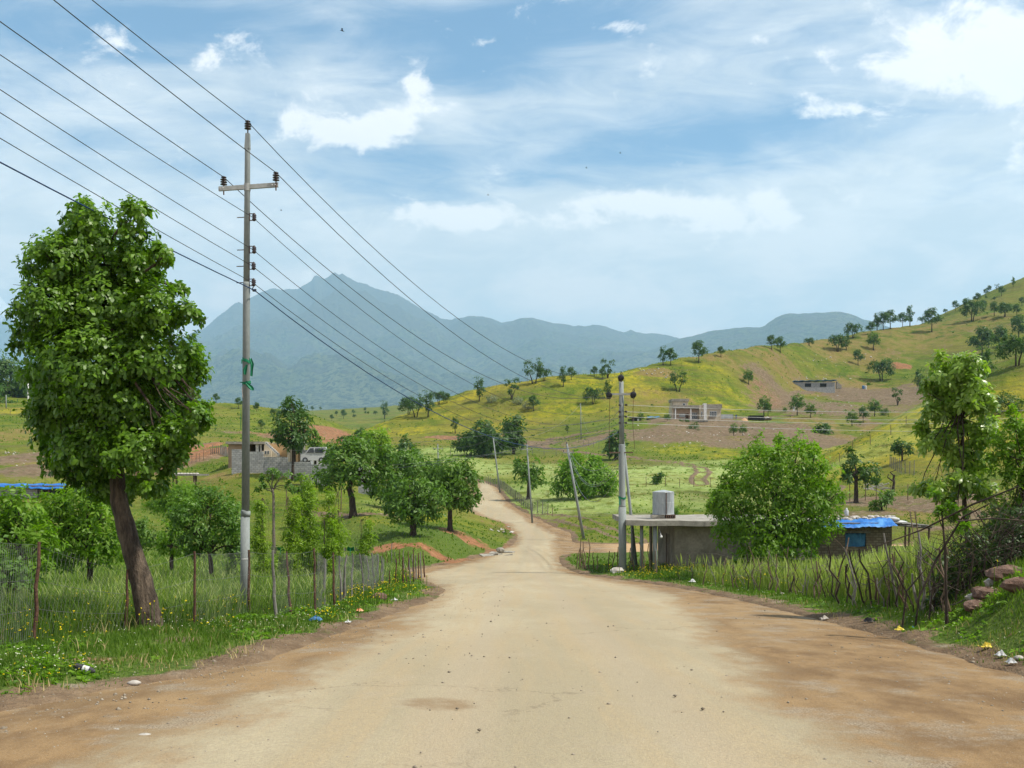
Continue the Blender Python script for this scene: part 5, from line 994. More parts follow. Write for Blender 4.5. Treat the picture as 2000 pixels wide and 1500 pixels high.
    mb = MB(); mb.add([(vx - .79, vy - .66, vz + 1.12), (vx - .79, vy + .66, vz + 1.12), (vx - .29, vy + .62, vz + 1.67), (vx - .29, vy - .62, vz + 1.67)], [(0, 1, 2, 3)]); bld(mb, 'windscreen', 'glass', v)
    for a in (-.75, 1.05):
        for s in (-.72, .72):
            mb = MB(); mb.lathe((vx + a, vy + s - .09, vz + .3), [(.3, 0), (.3, .18)], 14, Vector((0, 1, 0))); wq = bld(mb, 'wheel', 'dark_metal', v)
            mb = MB(); mb.lathe((vx + a, vy + s + (-.10 if s < 0 else .07), vz + .3), [(.16, 0), (.16, .03)], 10, Vector((0, 1, 0))); o = bld(mb, 'rim', 'galvanized', v); o.parent = wq
    mb = MB(); mb.box((vx - 1.26, vy - .55, vz + .75), (.04, .22, .14)); bld(mb, 'headlight', 'glass', v); mb = MB(); mb.box((vx - 1.26, vy + .55, vz + .75), (.04, .22, .14)); bld(mb, 'headlight', 'glass', v)
    # stepped block wall following the ground
    D = 105.0; b = empty('block_wall', (x(540, D), D, g1(x(540, D), D)), 'stepped grey concrete block wall below the ochre house', 'wall')
    for px0, px1, r0, d0 in ((453, 487, 877.5, 107.5), (487, 514.5, 882, 106.2), (514.5, 562, 892.5, 105), (562, 608, 902, 104), (608, 646, 907, 103.2), (700, 728, 910, 103.5)):
        xa, xb = x(px0, d0), x(px1, d0); g = min(g1(xa, d0), g1(xb, d0)) - .8; zt = z(r0, d0); mb = MB(); mb.box(((xa + xb) / 2, d0, (g + zt) / 2), (xb - xa - .004, .22, zt - g)); bld(mb, 'wall_section', 'block_wall', b)
left_house()
def picket_row(name, label, cat, pts, h, mat, e_label=None, step=.25, r=.03, group=None):
    """close set sticks"""
    n = int((Vector(pts[1]) - Vector(pts[0])).length / step); return n
# --- flat-roofed house on the hill and what stands round it
def hill_house():
    D = 285.0; x = lambda p, d=D: (p - CX) / F_PX * d; z = lambda r, d=D: (HROW - r) / F_PX * d
    gz = min(g1(x(1315), D), g1(x(1405), D + 3)) - .6
    e = empty('hill_house', (x(1362), D, gz), 'cream flat-roofed concrete house with a pillared porch on the hillside', 'house')
    def bx(name, px0, px1, r0, r1, mat, d, dep, par=e):
        mb = MB(); zb = gz if r1 is None else z(r1); mb.box(((x(px0) + x(px1)) / 2, D + d + dep / 2, (z(r0) + zb) / 2), (x(px1) - x(px0), dep, z(r0) - zb)); o = bld(mb, name, mat, e)
        if par is not e: o.parent = par
        return o
    bx('upper_room', 1314, 1345, 783, 798, 'plaster_cream', 1.0, 5); bx('parapet', 1312.5, 1346.5, 778.5, 784, 'concrete', .7, 5.6)
    bx('porch_back_wall', 1316, 1366, 797, None, 'plaster_pink', 2.2, 5); bx('lintel', 1315, 1367, 791.5, 797.5, 'concrete', 0, 7.6)
    bx('right_block', 1380.5, 1409, 797, None, 'plaster_cream', .5, 8); bx('parapet', 1379.5, 1410.5, 789.5, 797.2, 'concrete', .1, 8.6)
    bx('pier', 1366, 1374, 791, None, 'plaster_cream', -.05, 4); bx('chimney_pier', 1374, 1379.5, 788, None, 'white_paint', -.5, 2)
    bx('porch_floor', 1314, 1382, 820, None, 'concrete', -.6, 3.0); bx('side_wall', 1313.5, 1317, 797, None, 'plaster_cream', 1.2, 6)
    for px in (1319.5, 1349.5): bx('pillar', px - 1, px + 1, 797, 820.2, 'white_paint', .1, .35)
    w = bx('window', 1353.5, 1364.5, 805, 818, 'white_paint', 2.1, .12)
    for i in range(3): bx('pane', 1354.4 + i * 3.3, 1357 + i * 3.3, 806, 810.5, 'glass', 2.05, .06, w); bx('pane', 1354.4 + i * 3.3, 1357 + i * 3.3, 811.5, 817, 'glass', 2.05, .06, w)
    w = bx('window', 1386.5, 1400.5, 803, 814, 'white_paint', .4, .12)
    for i in range(4): bx('pane', 1387.3 + i * 3.3, 1389.8 + i * 3.3, 804, 808, 'glass', .35, .06, w); bx('pane', 1387.3 + i * 3.3, 1389.8 + i * 3.3, 808.8, 813.2, 'glass', .35, .06, w)
    w = bx('window', 1334, 1340, 787, 792, 'white_paint', .92, .12); bx('pane', 1335.2, 1338.8, 788, 791.2, 'glass', .87, .06, w)
    bx('door', 1341.5, 1347.5, 807, 820, 'rust', 2.12, .1); bx('shutter', 1329, 1341, 807, 813.5, 'galvanized', 2.12, .08)
    w = bx('window', 1368.8, 1372, 804, 815, 'white_paint', -.12, .08); bx('pane', 1369.6, 1371.2, 805, 814, 'glass', -.16, .06, w)
    mb = MB()
    for k in range(7): mb.tube([(x(1383 + k * 2), D - .7, z(822)), (x(1383 + k * 2), D - .7, z(814 + k * .9))], .03, 4)
    mb.tube([(x(1383), D - .7, z(814)), (x(1396), D - .7, z(819.5))], .03, 4); bld(mb, 'stair_rail', 'rust', e)
    # black shelter and blue cover left of the house
    g = g1(x(1248), D) - .2; s = empty('shelter', (x(1248), D, g), 'black-covered shelter with a white door left of the hill house', 'shelter')
    mb = MB(); mb.box((x(1243), D + 1.5, (g + z(816)) / 2), (x(1250) - x(1236), 3, z(816) - g)); bld(mb, 'wall', 'plaster_dark', s)
    mb = MB(); mb.box((x(1243), D + 1.4, z(815)), (x(1251) - x(1226), 3.5, .15)); bld(mb, 'roof', 'timber_grey', s)
    mb = MB(); pbox(mb, 1239, 1246, 817, 827, D - .1, .08); bld(mb, 'opening', 'void', s); mb = MB(); pbox(mb, 1245, 1247.6, 818, 824, D - .18, .08); bld(mb, 'door', 'white_paint', s)
    s = empty('shelter', (x(1276), D, g), 'low dark shelter with a blue cover next to the hill house', 'shelter')
    mb = MB(); mb.box((x(1277), D + 1.5, (g + z(817)) / 2), (x(1290) - x(1264), 3, z(817) - g)); bld(mb, 'wall', 'void', s)
    mb = MB(); P = [[(x(1265 + 24 * j / 12), D - .3 + i * .8, z(815 + .6 * math.sin(j)) + .12 * i) for j in range(13)] for i in range(4)]; sheet(mb, P, .08); bld(mb, 'cover', 'blue_faded', s)
    mb = MB(); lumpy(mb, (x(1283), D - .8, z(822.5)), (.4, .3, .35), 8, 5, .2, 3); top(mb, 'sack', 'plastic_white', 'white sack before the low dark shelter', 'sack')
    mb = MB(); g = g1(x(1224), D); lumpy(mb, (x(1217), D, z(826)), (2.4, .8, .35), 10, 5, .2, 6); top(mb, 'brick_heap', 'stone_red', 'heap of red bricks left of the black-covered shelter', 'bricks')
    # yard wall right of the house, person, sand, shack
    g = g1(x(1425), D + 2) - .2; mb = MB(); mb.box((x(1423), D + 2, (g + z(808.5)) / 2), (x(1435) - x(1410.5), .2, z(808.5) - g)); top(mb, 'sheet_fence', 'galvanized', 'blue-grey metal sheet fence right of the hill house', 'fence')
    person(x(1437), D - .5, z(819.5), 1.6)
    mb = MB(); mb.lathe((x(1454), D, z(822.5)), [(1.35, 0), (.8, .45), (.25, .85), (.05, .95)], 12); top(mb, 'sand_pile', 'sand', 'orange sand pile beside the hill house yard', 'sand pile')
    g = g1(x(1485), D) - .2; s = empty('shack', (x(1487), D, g), 'low shack covered with yellowish sacks at the bare terrace', 'shack')
    mb = MB(); mb.box((x(1478), D + 1, (g + z(812)) / 2), (x(1492) - x(1464), 2.4, z(812) - g)); bld(mb, 'wall', 'void', s)
    mb = MB(); P = [[(x(1481 + 26 * j / 10), D - .2 + i * .6, z(813 + .8 * math.sin(j * 1.4) + .12 * j) - .12 * (3 - i)) for j in range(11)] for i in range(4)]; sheet(mb, P, .08); bld(mb, 'roof', 'stone_white', s)
    mb = MB(); mb.box((x(1496), D + 1, (g + z(815)) / 2), (x(1508) - x(1484), 1.6, z(815) - g)); bld(mb, 'rear_wall', 'timber', s)
    D2 = 302.0; g = g1(x(1545, D2), D2) - .2; s = empty('stone_privy', (x(1545, D2), D2, g), 'small square stone privy with flat roof on the bare slope', 'privy')
    mb = MB(); mb.box((x(1545, D2), D2, (g + z(805, D2)) / 2), (x(1552, D2) - x(1539, D2), 1.8, z(805, D2) - g)); bld(mb, 'wall', 'brick_wall', s)
    mb = MB(); mb.box((x(1544.5, D2), D2, z(804, D2)), (x(1554, D2) - x(1536, D2), 2.2, .16)); bld(mb, 'roof', 'concrete', s)
    mb = MB(); mb.box((x(1549, D2), D2 - .93, g + 1.0), (.7, .06, 1.7)); bld(mb, 'door', 'white_paint', s)
    # long block building with blue roof sheet
    D3 = float(cast(1592, 763)[1]) - 4; xx = lambda p: x(p, D3); z3 = lambda r: z(r, D3); g = min(g1(xx(1552), D3), g1(xx(1630), D3)) - .6; print('D3', D3, g, z3(763), [round(HROW - g1(x(p, cast(p, 763)[1]), cast(p, 763)[1]) * F_PX / cast(p, 763)[1]) for p in (1545, 1590, 1640)], [cast(p, 763)[1] for p in (1545, 1570, 1590, 1610, 1640)], [cast(p, 822)[1] for p in (1315, 1340, 1362, 1400)])
    s = empty('block_building', (xx(1590), D3, g), 'long unfinished grey block building under a blue roof sheet', 'building')
    mb = MB(); mb.box(((xx(1549) + xx(1631)) / 2, D3 + 3, (g + z3(746.5)) / 2), (xx(1631) - xx(1549), 6, z3(746.5) - g)); bld(mb, 'wall', 'block_wall', s)
    for a, b_ in ((1572, 1584), (1601.5, 1614)):
        mb = MB(); mb.box(((xx(a) + xx(b_)) / 2, D3 - .02, (z3(749) + z3(755.5)) / 2), (xx(b_) - xx(a), .1, z3(749) - z3(755.5))); bld(mb, 'window', 'void', s)
    mb = MB(); P = [[(xx(1539 + 95 * j / 30), D3 - .5 + i * 1.8, z3(748 - 4 * min(1, j / 4) - 2.2 * j / 30 + .5 * math.sin(j * 1.3)) + .04 * i) for j in range(31)] for i in range(5)]; sheet(mb, P, .22); bld(mb, 'roof', 'blue_faded', s)
    mb = MB(); mb.box((xx(1546), D3 + 2, (g + z3(750)) / 2), (1.1, 4, z3(750) - g)); bld(mb, 'end_wall', 'void', s)
    mb = MB(); [mb.box((xx(1636 + i * 3), D3 + .5, z3(757 - (3 - i) * 1.6)), (.62, 1, (3 - i) * .65 + .8)) for i in range(3)]; top(mb, 'block_stack', 'concrete', 'stacked blocks at the right end of the long block building', 'blocks')
    for px, c in ((1686, 'plastic_blue'), (1690.5, 'plastic_white')): mb = MB(); y = 395; mb.lathe((x(px, y), y, g1(x(px, y), y)), [(.5, 0), (.5, 1.3), (.3, 1.5)], 10); top(mb, 'barrel', c, ('blue' if c == 'plastic_blue' else 'white') + ' barrel on the dirt ledge right of the block building', 'barrel', 'barrels on the dirt ledge')
    # far village house
    D4 = 880.0; g = zrow(838, D4); s = empty('village_house', (x(655, D4), D4, g), 'far cream house with red roofs beyond the valley', 'house')
    mb = MB(); mb.box((x(653, D4), D4 + 5, (g + z(827, D4)) / 2), (x(670, D4) - x(632, D4), 10, z(827, D4) - g)); mb.box((x(664, D4), D4 + 7, (g + z(821, D4)) / 2), (x(671, D4) - x(658, D4), 10, z(821, D4) - g)); bld(mb, 'wall', 'plaster_cream', s)
    mb = MB(); mb.box((x(648, D4), D4 + 4.5, z(825.8, D4)), (x(669, D4) - x(630, D4), 11, 1.1)); mb.box((x(664, D4), D4 + 6.5, z(820.4, D4)), (x(672, D4) - x(657, D4), 11, 1.1)); bld(mb, 'roof', 'roof_red', s)
    for k in range(4): mb = MB(); pbox(mb, 642 + k * 6.5, 644.5 + k * 6.5, 829, 832.5, D4 - .15, .2); bld(mb, 'window', 'glass', s)
    # hut on the left
    D5 = 100.0; xx = lambda p: x(p, D5); g = g1(xx(60), D5) - .5; zt = z(951, D5)
    s = empty('block_hut', (xx(60), D5, g), 'low grey block hut with a blue plastic roof edge at the left frame edge', 'hut')
    mb = MB(); mb.box(((xx(-60) + xx(73)) / 2, D5 + 2, (g + zt) / 2), (xx(73) - xx(-60), 4, zt - g)); bld(mb, 'wall', 'block_wall', s)
    mb = MB(); mb.box(((xx(98) + xx(150)) / 2, D5 + 2.5, (g + zt) / 2), (xx(150) - xx(98), 3, zt - g)); bld(mb, 'rear_wall', 'void', s)
    mb = MB(); mb.box((xx(45), D5 + 2, zt + .08), (xx(152) - xx(-62), 4.6, .14)); bld(mb, 'roof', 'stone_red', s)
    mb = MB(); P = [[(xx(-62 + 190 * j / 40), D5 - .35 - .25 * i / 3 + .2 * (3 - i), z(944.5 + (2.2 * i if j < 27 else 3.3 * i) + .9 * math.sin(j * .8), D5)) for j in range(41)] for i in range(4)]; sheet(mb, P, .02); bld(mb, 'roof_cover', 'blue_tarp', s, True)
    for px in (80, 97): mb = MB(); mb.tube([(xx(px), D5 - .2, g), (xx(px), D5 - .2, zt)], .09, 6); bld(mb, 'post', 'timber', s)
    D6 = 92.0; xx = lambda p: x(p, D6); g = g1(xx(350), D6) - .3
    s = empty('shelter', (xx(350), D6, g), 'open pole shelter with stones on its roof right of the oak crown', 'shelter')
    for px in (338, 379, 345, 383): mb = MB(); d = D6 + (0 if px in (338, 379) else 3); mb.tube([(x(px, d), d, g), (x(px, d), d, z(929, d))], .10, 6, wob=.1); bld(mb, 'post', 'timber', s)
    mb = MB(); mb.box((xx(357), D6 + 1.5, z(927.5, D6)), (xx(386) - xx(328), 4, .16)); bld(mb, 'roof', 'timber_grey', s)
    for k in range(9): mb = MB(); lumpy(mb, (xx(334 + k * 6), D6 + .4, z(925.5, D6)), (.2, .2, .1), 8, 4, .2, k); top(mb, 'roof_stone', 'stone_white', 'one of the pale stones on the open pole shelter roof', 'stone', 'stones on the pole shelter roof')
    mb = MB(); P = [[(xx(322 + 10 * j / 5), D6 + .2 * i, z(925 + i * 1.5 + .5 * math.sin(j), D6)) for j in range(6)] for i in range(3)]; sheet(mb, P, .02); top(mb, 'tarpaulin', 'blue_tarp', 'small blue sheet at the left end of the open pole shelter', 'tarpaulin')
def person(px_, y, z0, h):
    """standing figure in blue, one continuous skinned body"""
    k = h / 1.72; J = [(0,0,.95,.13),(0,0,1.15,.13),(0,0,1.38,.15),(0,0,1.50,.06),(0,-.01,1.60,.095),(0,0,1.70,.075),
        (.19,0,1.40,.06),(.25,.02,1.14,.048),(.24,-.06,.90,.038),(.24,-.08,.80,.035),(-.19,0,1.40,.06),(-.25,.02,1.14,.048),(-.24,-.05,.90,.038),(-.24,-.07,.80,.035),
        (.10,0,.88,.09),(.11,-.01,.50,.065),(.11,.02,.09,.05),(.11,-.12,.04,.045),(-.10,0,.88,.09),(-.12,.01,.50,.065),(-.13,.03,.09,.05),(-.13,-.11,.04,.045)]
    E = [(0,1),(1,2),(2,3),(3,4),(4,5),(2,6),(6,7),(7,8),(8,9),(2,10),(10,11),(11,12),(12,13),(0,14),(14,15),(15,16),(16,17),(0,18),(18,19),(19,20),(20,21)]
    me = bpy.data.meshes.new('person'); me.from_pydata([(a * k, b * k, c * k) for a, b, c, _ in J], E, []); o = bpy.data.objects.new('person', me); link(o); o.location = (px_, y, z0)
    mo = o.modifiers.new('s', 'SKIN')
    for v, j in zip(me.skin_vertices[0].data, J): v.radius = (j[3] * k, j[3] * k); 
    me.skin_vertices[0].data[0].use_root = True
    su = o.modifiers.new('u', 'SUBSURF'); su.levels = su.render_levels = 1
    t = NT('person_clothes'); zz_ = t.n('ShaderNodeSeparateXYZ'); t.t.links.new(t.co, zz_.inputs[0]); me.materials.append(t.done(t.bsdf(t.mix(t.ramp(zz_.outputs[2], 1.40 * k, 1.42 * k), (0.03, 0.085, 0.20), (0.22, 0.13, 0.09)), .8)))
    tag(o, 'person in blue clothes standing in the yard beside the hill house', 'person')
hill_house()
# ---------------------------------------------------------------- power poles and wires
def insulator(e, p, r=.075, h=.20, n=4, axis=None, pin=.12):
    mb = MB(); pr = []
    for i in range(n):
        z0 = h * i / n; pr += [(r * .45, z0), (r * (1 if i < n - 1 else .8), z0 + h / n * .25), (r * (.98 if i < n - 1 else .75), z0 + h / n * .5), (r * .45, z0 + h / n * .8)]
    mb.lathe(p, pr, 12, axis); o = bld(mb, 'insulator', 'ceramic', e, True)
    if pin: mb = MB(); mb.tube([Vector(p) + Vector((0, 0, -pin - .06)), Vector(p)], .014, 6); q = bld(mb, 'pin', 'rust', e); q.parent = o
D1 = 21.0; P1 = lambda px, row, d=0.0: W(px, row, D1 + d)
S1 = D1 / F_PX
def main_pole():
    g = g1(*W(478, 1190, D1)[:2]) - .3; b = W(478, 1195, D1); b.z = g
    e = empty('power_pole', b, 'tall concrete power pole with crossarm rising above the left wire fence', 'power pole', 'power poles of the main line')
    j1 = P1(479, 1007); mb = MB(); mb.tube([b, j1], [.098, .094], 20); bld(mb, 'lower_shaft', 'concrete_pole', e, True)
    mb = MB(); mb.tube([P1(479.5, 1008.5), P1(479.7, 998), P1(480, 997)], [.1, .1, .09], 20); bld(mb, 'collar', 'concrete_pole', e, True)
    mb = MB(); mb.tube([P1(479.7, 997), P1(481.5, 556), P1(481.6, 551)], [.082, .073, .068], 20); mb.tube([P1(481.6, 551.5), P1(483.5, 294), P1(483.5, 291)], [.066, .056, .054], 20); bld(mb, 'shaft', 'concrete_pole', e, True)
    mb = MB(); a, c = P1(483.5, 291.5), P1(484, 261); mb.add([a + Vector((sx * .055, sy * .055, 0)) for sx, sy in ((-1, -1), (1, -1), (1, 1), (-1, 1))] + [c + Vector((sx * .042, sy * .042, 0)) for sx, sy in ((-1, -1), (1, -1), (1, 1), (-1, 1))], [(0, 3, 2, 1), (4, 5, 6, 7), (0, 1, 5, 4), (1, 2, 6, 5), (2, 3, 7, 6), (3, 0, 4, 7)]); bld(mb, 'cap', 'concrete_pole', e)
    insulator(e, P1(484, 253), .072, .20, 4, None, .05)
    mb = MB(); L0, R0 = P1(429, 370.5, -.02), P1(545, 362.5, .10); dy = Vector((0, -.085, 0)); up = Vector((0, 0, .045)); f = Vector((0, .008, 0))
    for u0, u1, t in ((up, -up, f),): mb.add([L0 + dy - up, R0 + dy - up, R0 + dy + up, L0 + dy + up, L0 + dy - up + f, R0 + dy - up + f, R0 + dy + up + f, L0 + dy + up + f], [(0, 1, 2, 3), (7, 6, 5, 4), (3, 2, 6, 7), (0, 4, 5, 1), (1, 5, 6, 2), (0, 3, 7, 4)])
    fl = Vector((0, .06, 0)); mb.add([L0 + dy + up, R0 + dy + up, R0 + dy + up + fl, L0 + dy + up + fl, L0 + dy + up - f * .8, R0 + dy + up - f * .8], [(0, 1, 2, 3)]); mb.add([L0 + dy - up, R0 + dy - up, R0 + dy - up + fl, L0 + dy - up + fl], [(3, 2, 1, 0)])
    ca = bld(mb, 'crossarm', 'steel_arm', e)
    for px, row in ((433, 370), (438.5, 369.5), (534, 363.5), (540, 363)):
        q = MB(); q.lathe(P1(px, row) + Vector((0, -.112, 0)), [(.011, 0), (.011, .02)], 8, Vector((0, 1, 0))); o = bld(q, 'bolt_hole', 'white_paint', e); o.parent = ca
    mb = MB(); mb.tube([P1(483, 373), P1(483, 359)], .068, 14); bld(mb, 'clamp', 'steel_arm', e)
    insulator(e, P1(437, 362), .072, .20, 4, None, .14); insulator(e, P1(539, 353.5), .072, .20, 4, None, .14)
    for px, row in ((496.5, 424), (496.5, 487.5), (495.5, 519.5), (495.5, 551.5)):
        c = P1(px, row, -.02); mb = MB(); mb.lathe(c + Vector((0, 0, -.065)), [(.02, -.02), (.035, 0), (.052, .018), (.03, .04), (.052, .062), (.035, .08), (.05, .1), (.03, .125), (.015, .15)], 10); o = bld(mb, 'insulator', 'ceramic', e, True)
        mb = MB(); 
        for dz in (.07, -.07): mb.box(c + Vector((-.045, 0, dz)), (.11, .03, .012))
        mb.box(c + Vector((-.095, 0, 0)), (.012, .03, .16)); mb.tube([c + Vector((-.10, 0, 0)), c + Vector((-.36, 0, -.01))], .01, 5); q = bld(mb, 'bracket', 'rust', e); q.parent = o
    mb = MB(); mb.tube([P1(495, 560), P1(492, 566), P1(497, 569), P1(500, 566)], .012, 6); mb.box(P1(497, 567), (.07, .05, .05)); bld(mb, 'cable_clamp', 'dark_metal', e)
    mb = MB(); mb.tube([P1(479, 1092.5), P1(479, 1090.5)], .0975, 20); bld(mb, 'paint_ring', 'white_paint', e, True)
    # cloth strips
    def flap(mb, pts, w):
        P = []
        for i, p in enumerate(pts):
            p = P1(*p); ww = w[i]; P.append([p + Vector((-ww, -.01 * (i % 2), .01)), p + Vector((-ww * .3, -.03, 0)), p + Vector((ww * .4, -.005, -.005)), p + Vector((ww, -.025, .008))])
        sheet(mb, P, .006)
    def wrap(mb, row, r=.092, w=.05, tilt=.03):
        n = 18; P = [[W(481.5, row, D1) + Vector((r * math.cos(6.283 * k / n), r * math.sin(6.283 * k / n), (w * s) + tilt * math.cos(6.283 * k / n) + .01 * math.sin(k * 2.3))) for k in range(n + 1)] for s in (.5, -.5)]; sheet(mb, P, .005)
    mb = MB(); wrap(mb, 704, .088, .06, -.035); flap(mb, [(489, 700, -.11), (493, 712, -.12), (492, 722, -.11), (491.5, 734, -.10)], [.03, .04, .03, .028]); flap(mb, [(483, 712, -.09), (479, 722, -.095), (478.5, 731, -.095)], [.02, .045, .035]); flap(mb, [(473, 702, -.08), (472.5, 710, -.08)], [.02, .012])
    top(mb, 'cloth_strip', 'green_cloth', 'green cloth strip knotted round the tall pole, upper of two with long hanging tails', 'cloth', 'green cloth strips tied to the poles')
    mb = MB(); wrap(mb, 748, .09, .05, .02); flap(mb, [(481, 748, -.10), (487, 754, -.12), (491, 759, -.13), (493.5, 762, -.13)], [.03, .06, .06, .035]); flap(mb, [(473, 747, -.09), (469, 746.5, -.09)], [.03, .015])
    top(mb, 'cloth_strip', 'green_cloth', 'green cloth strip round the tall pole, lower of two with short flaring ends', 'cloth', 'green cloth strips tied to the poles')
    mb = MB(); flap(mb, [(473, 756, -.10), (474, 766, -.11), (475, 776, -.11)], [.012, .014, .012]); top(mb, 'rag', 'stone_white', 'thin whitish rag end below the lower green strip', 'cloth')
    mb = MB(); flap(mb, [(471, 800, -.08), (471, 815, -.08), (470.5, 838, -.08)], [.006, .012, .005]); top(mb, 'cloth_strip', 'green_cloth', 'narrow green thread hanging down the left side of the tall pole', 'cloth', 'green cloth strips tied to the poles')
main_pole()
D2_ = 52.0; P2 = lambda px, row, d=0.0: W(px, row, D2_ + d)
def second_pole():
    b = P2(1216, 1112); b.z = g1(b.x, b.y) - .3
    e = empty('power_pole', b, 'concrete power pole with hanging black insulators beside the concrete shed', 'power pole', 'power poles of the main line')
    mb = MB(); mb.tube([b, P2(1215.5, 990)], [.205, .20], 20); bld(mb, 'lower_shaft', 'concrete_pole', e, True)
    mb = MB(); mb.tube([P2(1215.5, 990), P2(1215.3, 988), P2(1214.5, 870), P2(1214.5, 868)], [.19, .175, .165, .15], 20); mb.tube([P2(1214.5, 868), P2(1213.5, 745)], [.135, .115], 20); bld(mb, 'shaft', 'concrete_pole', e, True)
    mb = MB(); mb.box(P2(1213.5, 770, -.16), (1.35, .06, .10)); bld(mb, 'crossarm', 'steel_arm', e)
    def hang(px, row):
        c = P2(px, row, -.2); mb = MB()
        mb.lathe(c + Vector((0, -.05, 0)), [(.05, -.02), (.15, 0), (.16, .05), (.05, .1)], 14, Vector((.1, 1, .05)).normalized()); mb.lathe(c + Vector((-.02, -.03, .0)), [(.16, 0), (.17, .03), (.1, .06)], 14, Vector((.4, 1, .1)).normalized())
        mb.tube([c + Vector((.02, 0, .1)), c + Vector((.06, 0, .22)), c + Vector((.03, 0, .34)), c + Vector((-.02, 0, .26)), c + Vector((0, 0, .1))], .022, 6); mb.tube([c + Vector((.10, 0, -.1)), c + Vector((.02, 0, -.2)), c + Vector((-.12, 0, -.14)), c + Vector((-.15, 0, 0))], .022, 6)
        bld(mb, 'insulator', 'wire_black', e, True)
    hang(1190, 772); hang(1237, 771); hang(1213, 738)
    for row in (791, 804, 814, 826):
        for s in (-1, 1):
            c = P2(1214 + s * (4 if s < 0 else 9), row, -.12); mb = MB(); mb.lathe(c + Vector((0, 0, -.05)), [(.03, 0), (.07, .02), (.04, .05), (.07, .08), (.03, .11)], 8); mb.tube([c, P2(1214, row)], .02, 5); bld(mb, 'insulator', 'ceramic', e, True)
    mb = MB(); mb.tube([P2(1208, 842, -.15), P2(1206, 846, -.15)], .05, 6); bld(mb, 'cable_clamp', 'wire_black', e)
    for px in (1191, 1237): mb = MB(); mb.tube([P2(px, 780, -.2), P2(px - 1, 830, -.2), P2(px - 1 + (4 if px > 1200 else 0), 878, -.2)], .012, 5); bld(mb, 'drop_lead', 'rust', e)
    mb = MB(); mb.box(P2(1213, 884, -.1), (1.25, .05, .07)); bld(mb, 'lower_arm', 'timber', e)
    mb = MB(); n = 14; P = [[P2(1215.4, 972, 0) + Vector((.205 * math.cos(6.283 * k / n), .205 * math.sin(6.283 * k / n), s * .08 + .04 * math.sin(k))) for k in range(n + 1)] for s in (.5, -.5)]; sheet(mb, P, .01)
    P = [[P2(1209.5 + j * 1.2, 972 + i * 4.5, -.2) + Vector((0, .02 * j, 0)) for j in range(3)] for i in range(4)]; sheet(mb, P, .01)
    top(mb, 'cloth_strip', 'green_cloth', 'green cloth strip with one tail on the pole beside the concrete shed', 'cloth', 'green cloth strips tied to the poles')
    mb = MB(); lumpy(mb, (P2(1204, 1112).x, 51.6, g1(P2(1204, 1112).x, 51.6) + .05), (.45, .3, .22), 9, 5, .2, 77); top(mb, 'stone', 'stone_white', 'grey stone lying at the foot of the pole beside the shed', 'stone')
second_pole()
def pole(label, D, b, t, r, arm=None, group='lighter poles in the valley', mat='concrete_pole'):
    a, c = W(b[0], b[1], D), W(t[0], t[1], D); a.z = g1(a.x, a.y) - .2; e = empty('utility_pole', a, label, 'pole', group)
    mb = MB(); mb.tube([a, a.lerp(c, .5), c], [r, r * .85, r * .65], 10); bld(mb, 'shaft', mat, e, True)
    if arm:
        w, row = arm; tt = (b[1] - row) / (b[1] - t[1]); px = b[0] + (t[0] - b[0]) * tt; k = MB(); k.box(W(px, row, D - r - .03), (w, .07, .08)); bld(k, 'crossarm', 'steel_arm', e)
        for s in (-.9, 0.9): insulator(e, W(px, row, D - r - .03) + Vector((s * w / 2, 0, .06)), .06, .16, 3, None, 0)
    if arm: insulator(e, c + Vector((0, 0, .01)), .06, .16, 3, None, 0)
    return c
c3a = pole('slanting pole at the far bend of the road, blue cable passing its top', 146, (977, 956), (963, 854), .13)
c3b = pole('upright thin pole with a short crossarm behind the roadside fence', 104, (1040, 1001), (1029, 868), .11, (1.1, 878))
c3c = pole('strongly leaning pole with sagging wires in front of the wide field bush', 84, (1141, 1036), (1107, 867), .13, (.9, 884))
c4 = pole('bare leaning prop pole right behind the pole beside the shed', 58, (1243, 1088), (1217, 858), .105)
c5 = pole('short pole with crossarm rising behind the orchard trees', 148, (857, 965), (855, 868), .12, (1.5, 876))
c6 = pole('small pale pole standing alone on the flowered hill slope', 262, (1135, 831), (1134, 788), .14)
c7 = pole('white pole on the slope at the left frame edge', 238, (55, 797), (55, 742), .22, None, mat='white_paint')
c8 = pole('thin grey pole by the bushes at the left frame edge', 245, (12, 792), (12, 771), .16)
c9 = pole('thin dark pole left of the red earth heap', 118, (611, 878), (611, 828), .05, None, mat='timber')
def wire(label, pts, r, mat, group): mb = MB(); mb.tube(pts, r, 5, False); top(mb, 'overhead_wire', mat, label, 'wire', group)
def span(a, b, sag, n=26): return [a.lerp(b, i / n) - Vector((0, 0, 4 * sag * (i / n) * (1 - i / n))) for i in range(n + 1)]
g_w = 'overhead wires of the main line'
mains = [('topmost wire, running over the tip of the tall pole', (484, 238), (180, 0), (1213, 733), .0085, 'wire_black'), ('second wire from the top, on the right end of the crossarm', (539, 337), (105, 0), (1237, 765), .0085, 'wire_black'),
         ('third wire from the top, on the left end of the crossarm', (437, 346), (0, 42), (1190, 765), .0085, 'wire_black'), ('wire on the highest side insulator of the tall pole', (493, 424), (0, 107), (1210, 791), .0068, 'wire_black'),
         ('wire on the second side insulator of the tall pole', (493, 487), (0, 175), (1210, 804), .0068, 'wire_black'), ('wire on the third side insulator of the tall pole', (492, 519), (0, 220), (1210, 814), .0068, 'wire_black'),
         ('wire on the lowest side insulator of the tall pole', (492, 551), (0, 270), (1210, 826), .0068, 'wire_black'), ('dark blue cable, lowest of the lines on the tall pole', (497, 567), (0, 317), (1207, 844), .0115, 'wire_blue')]
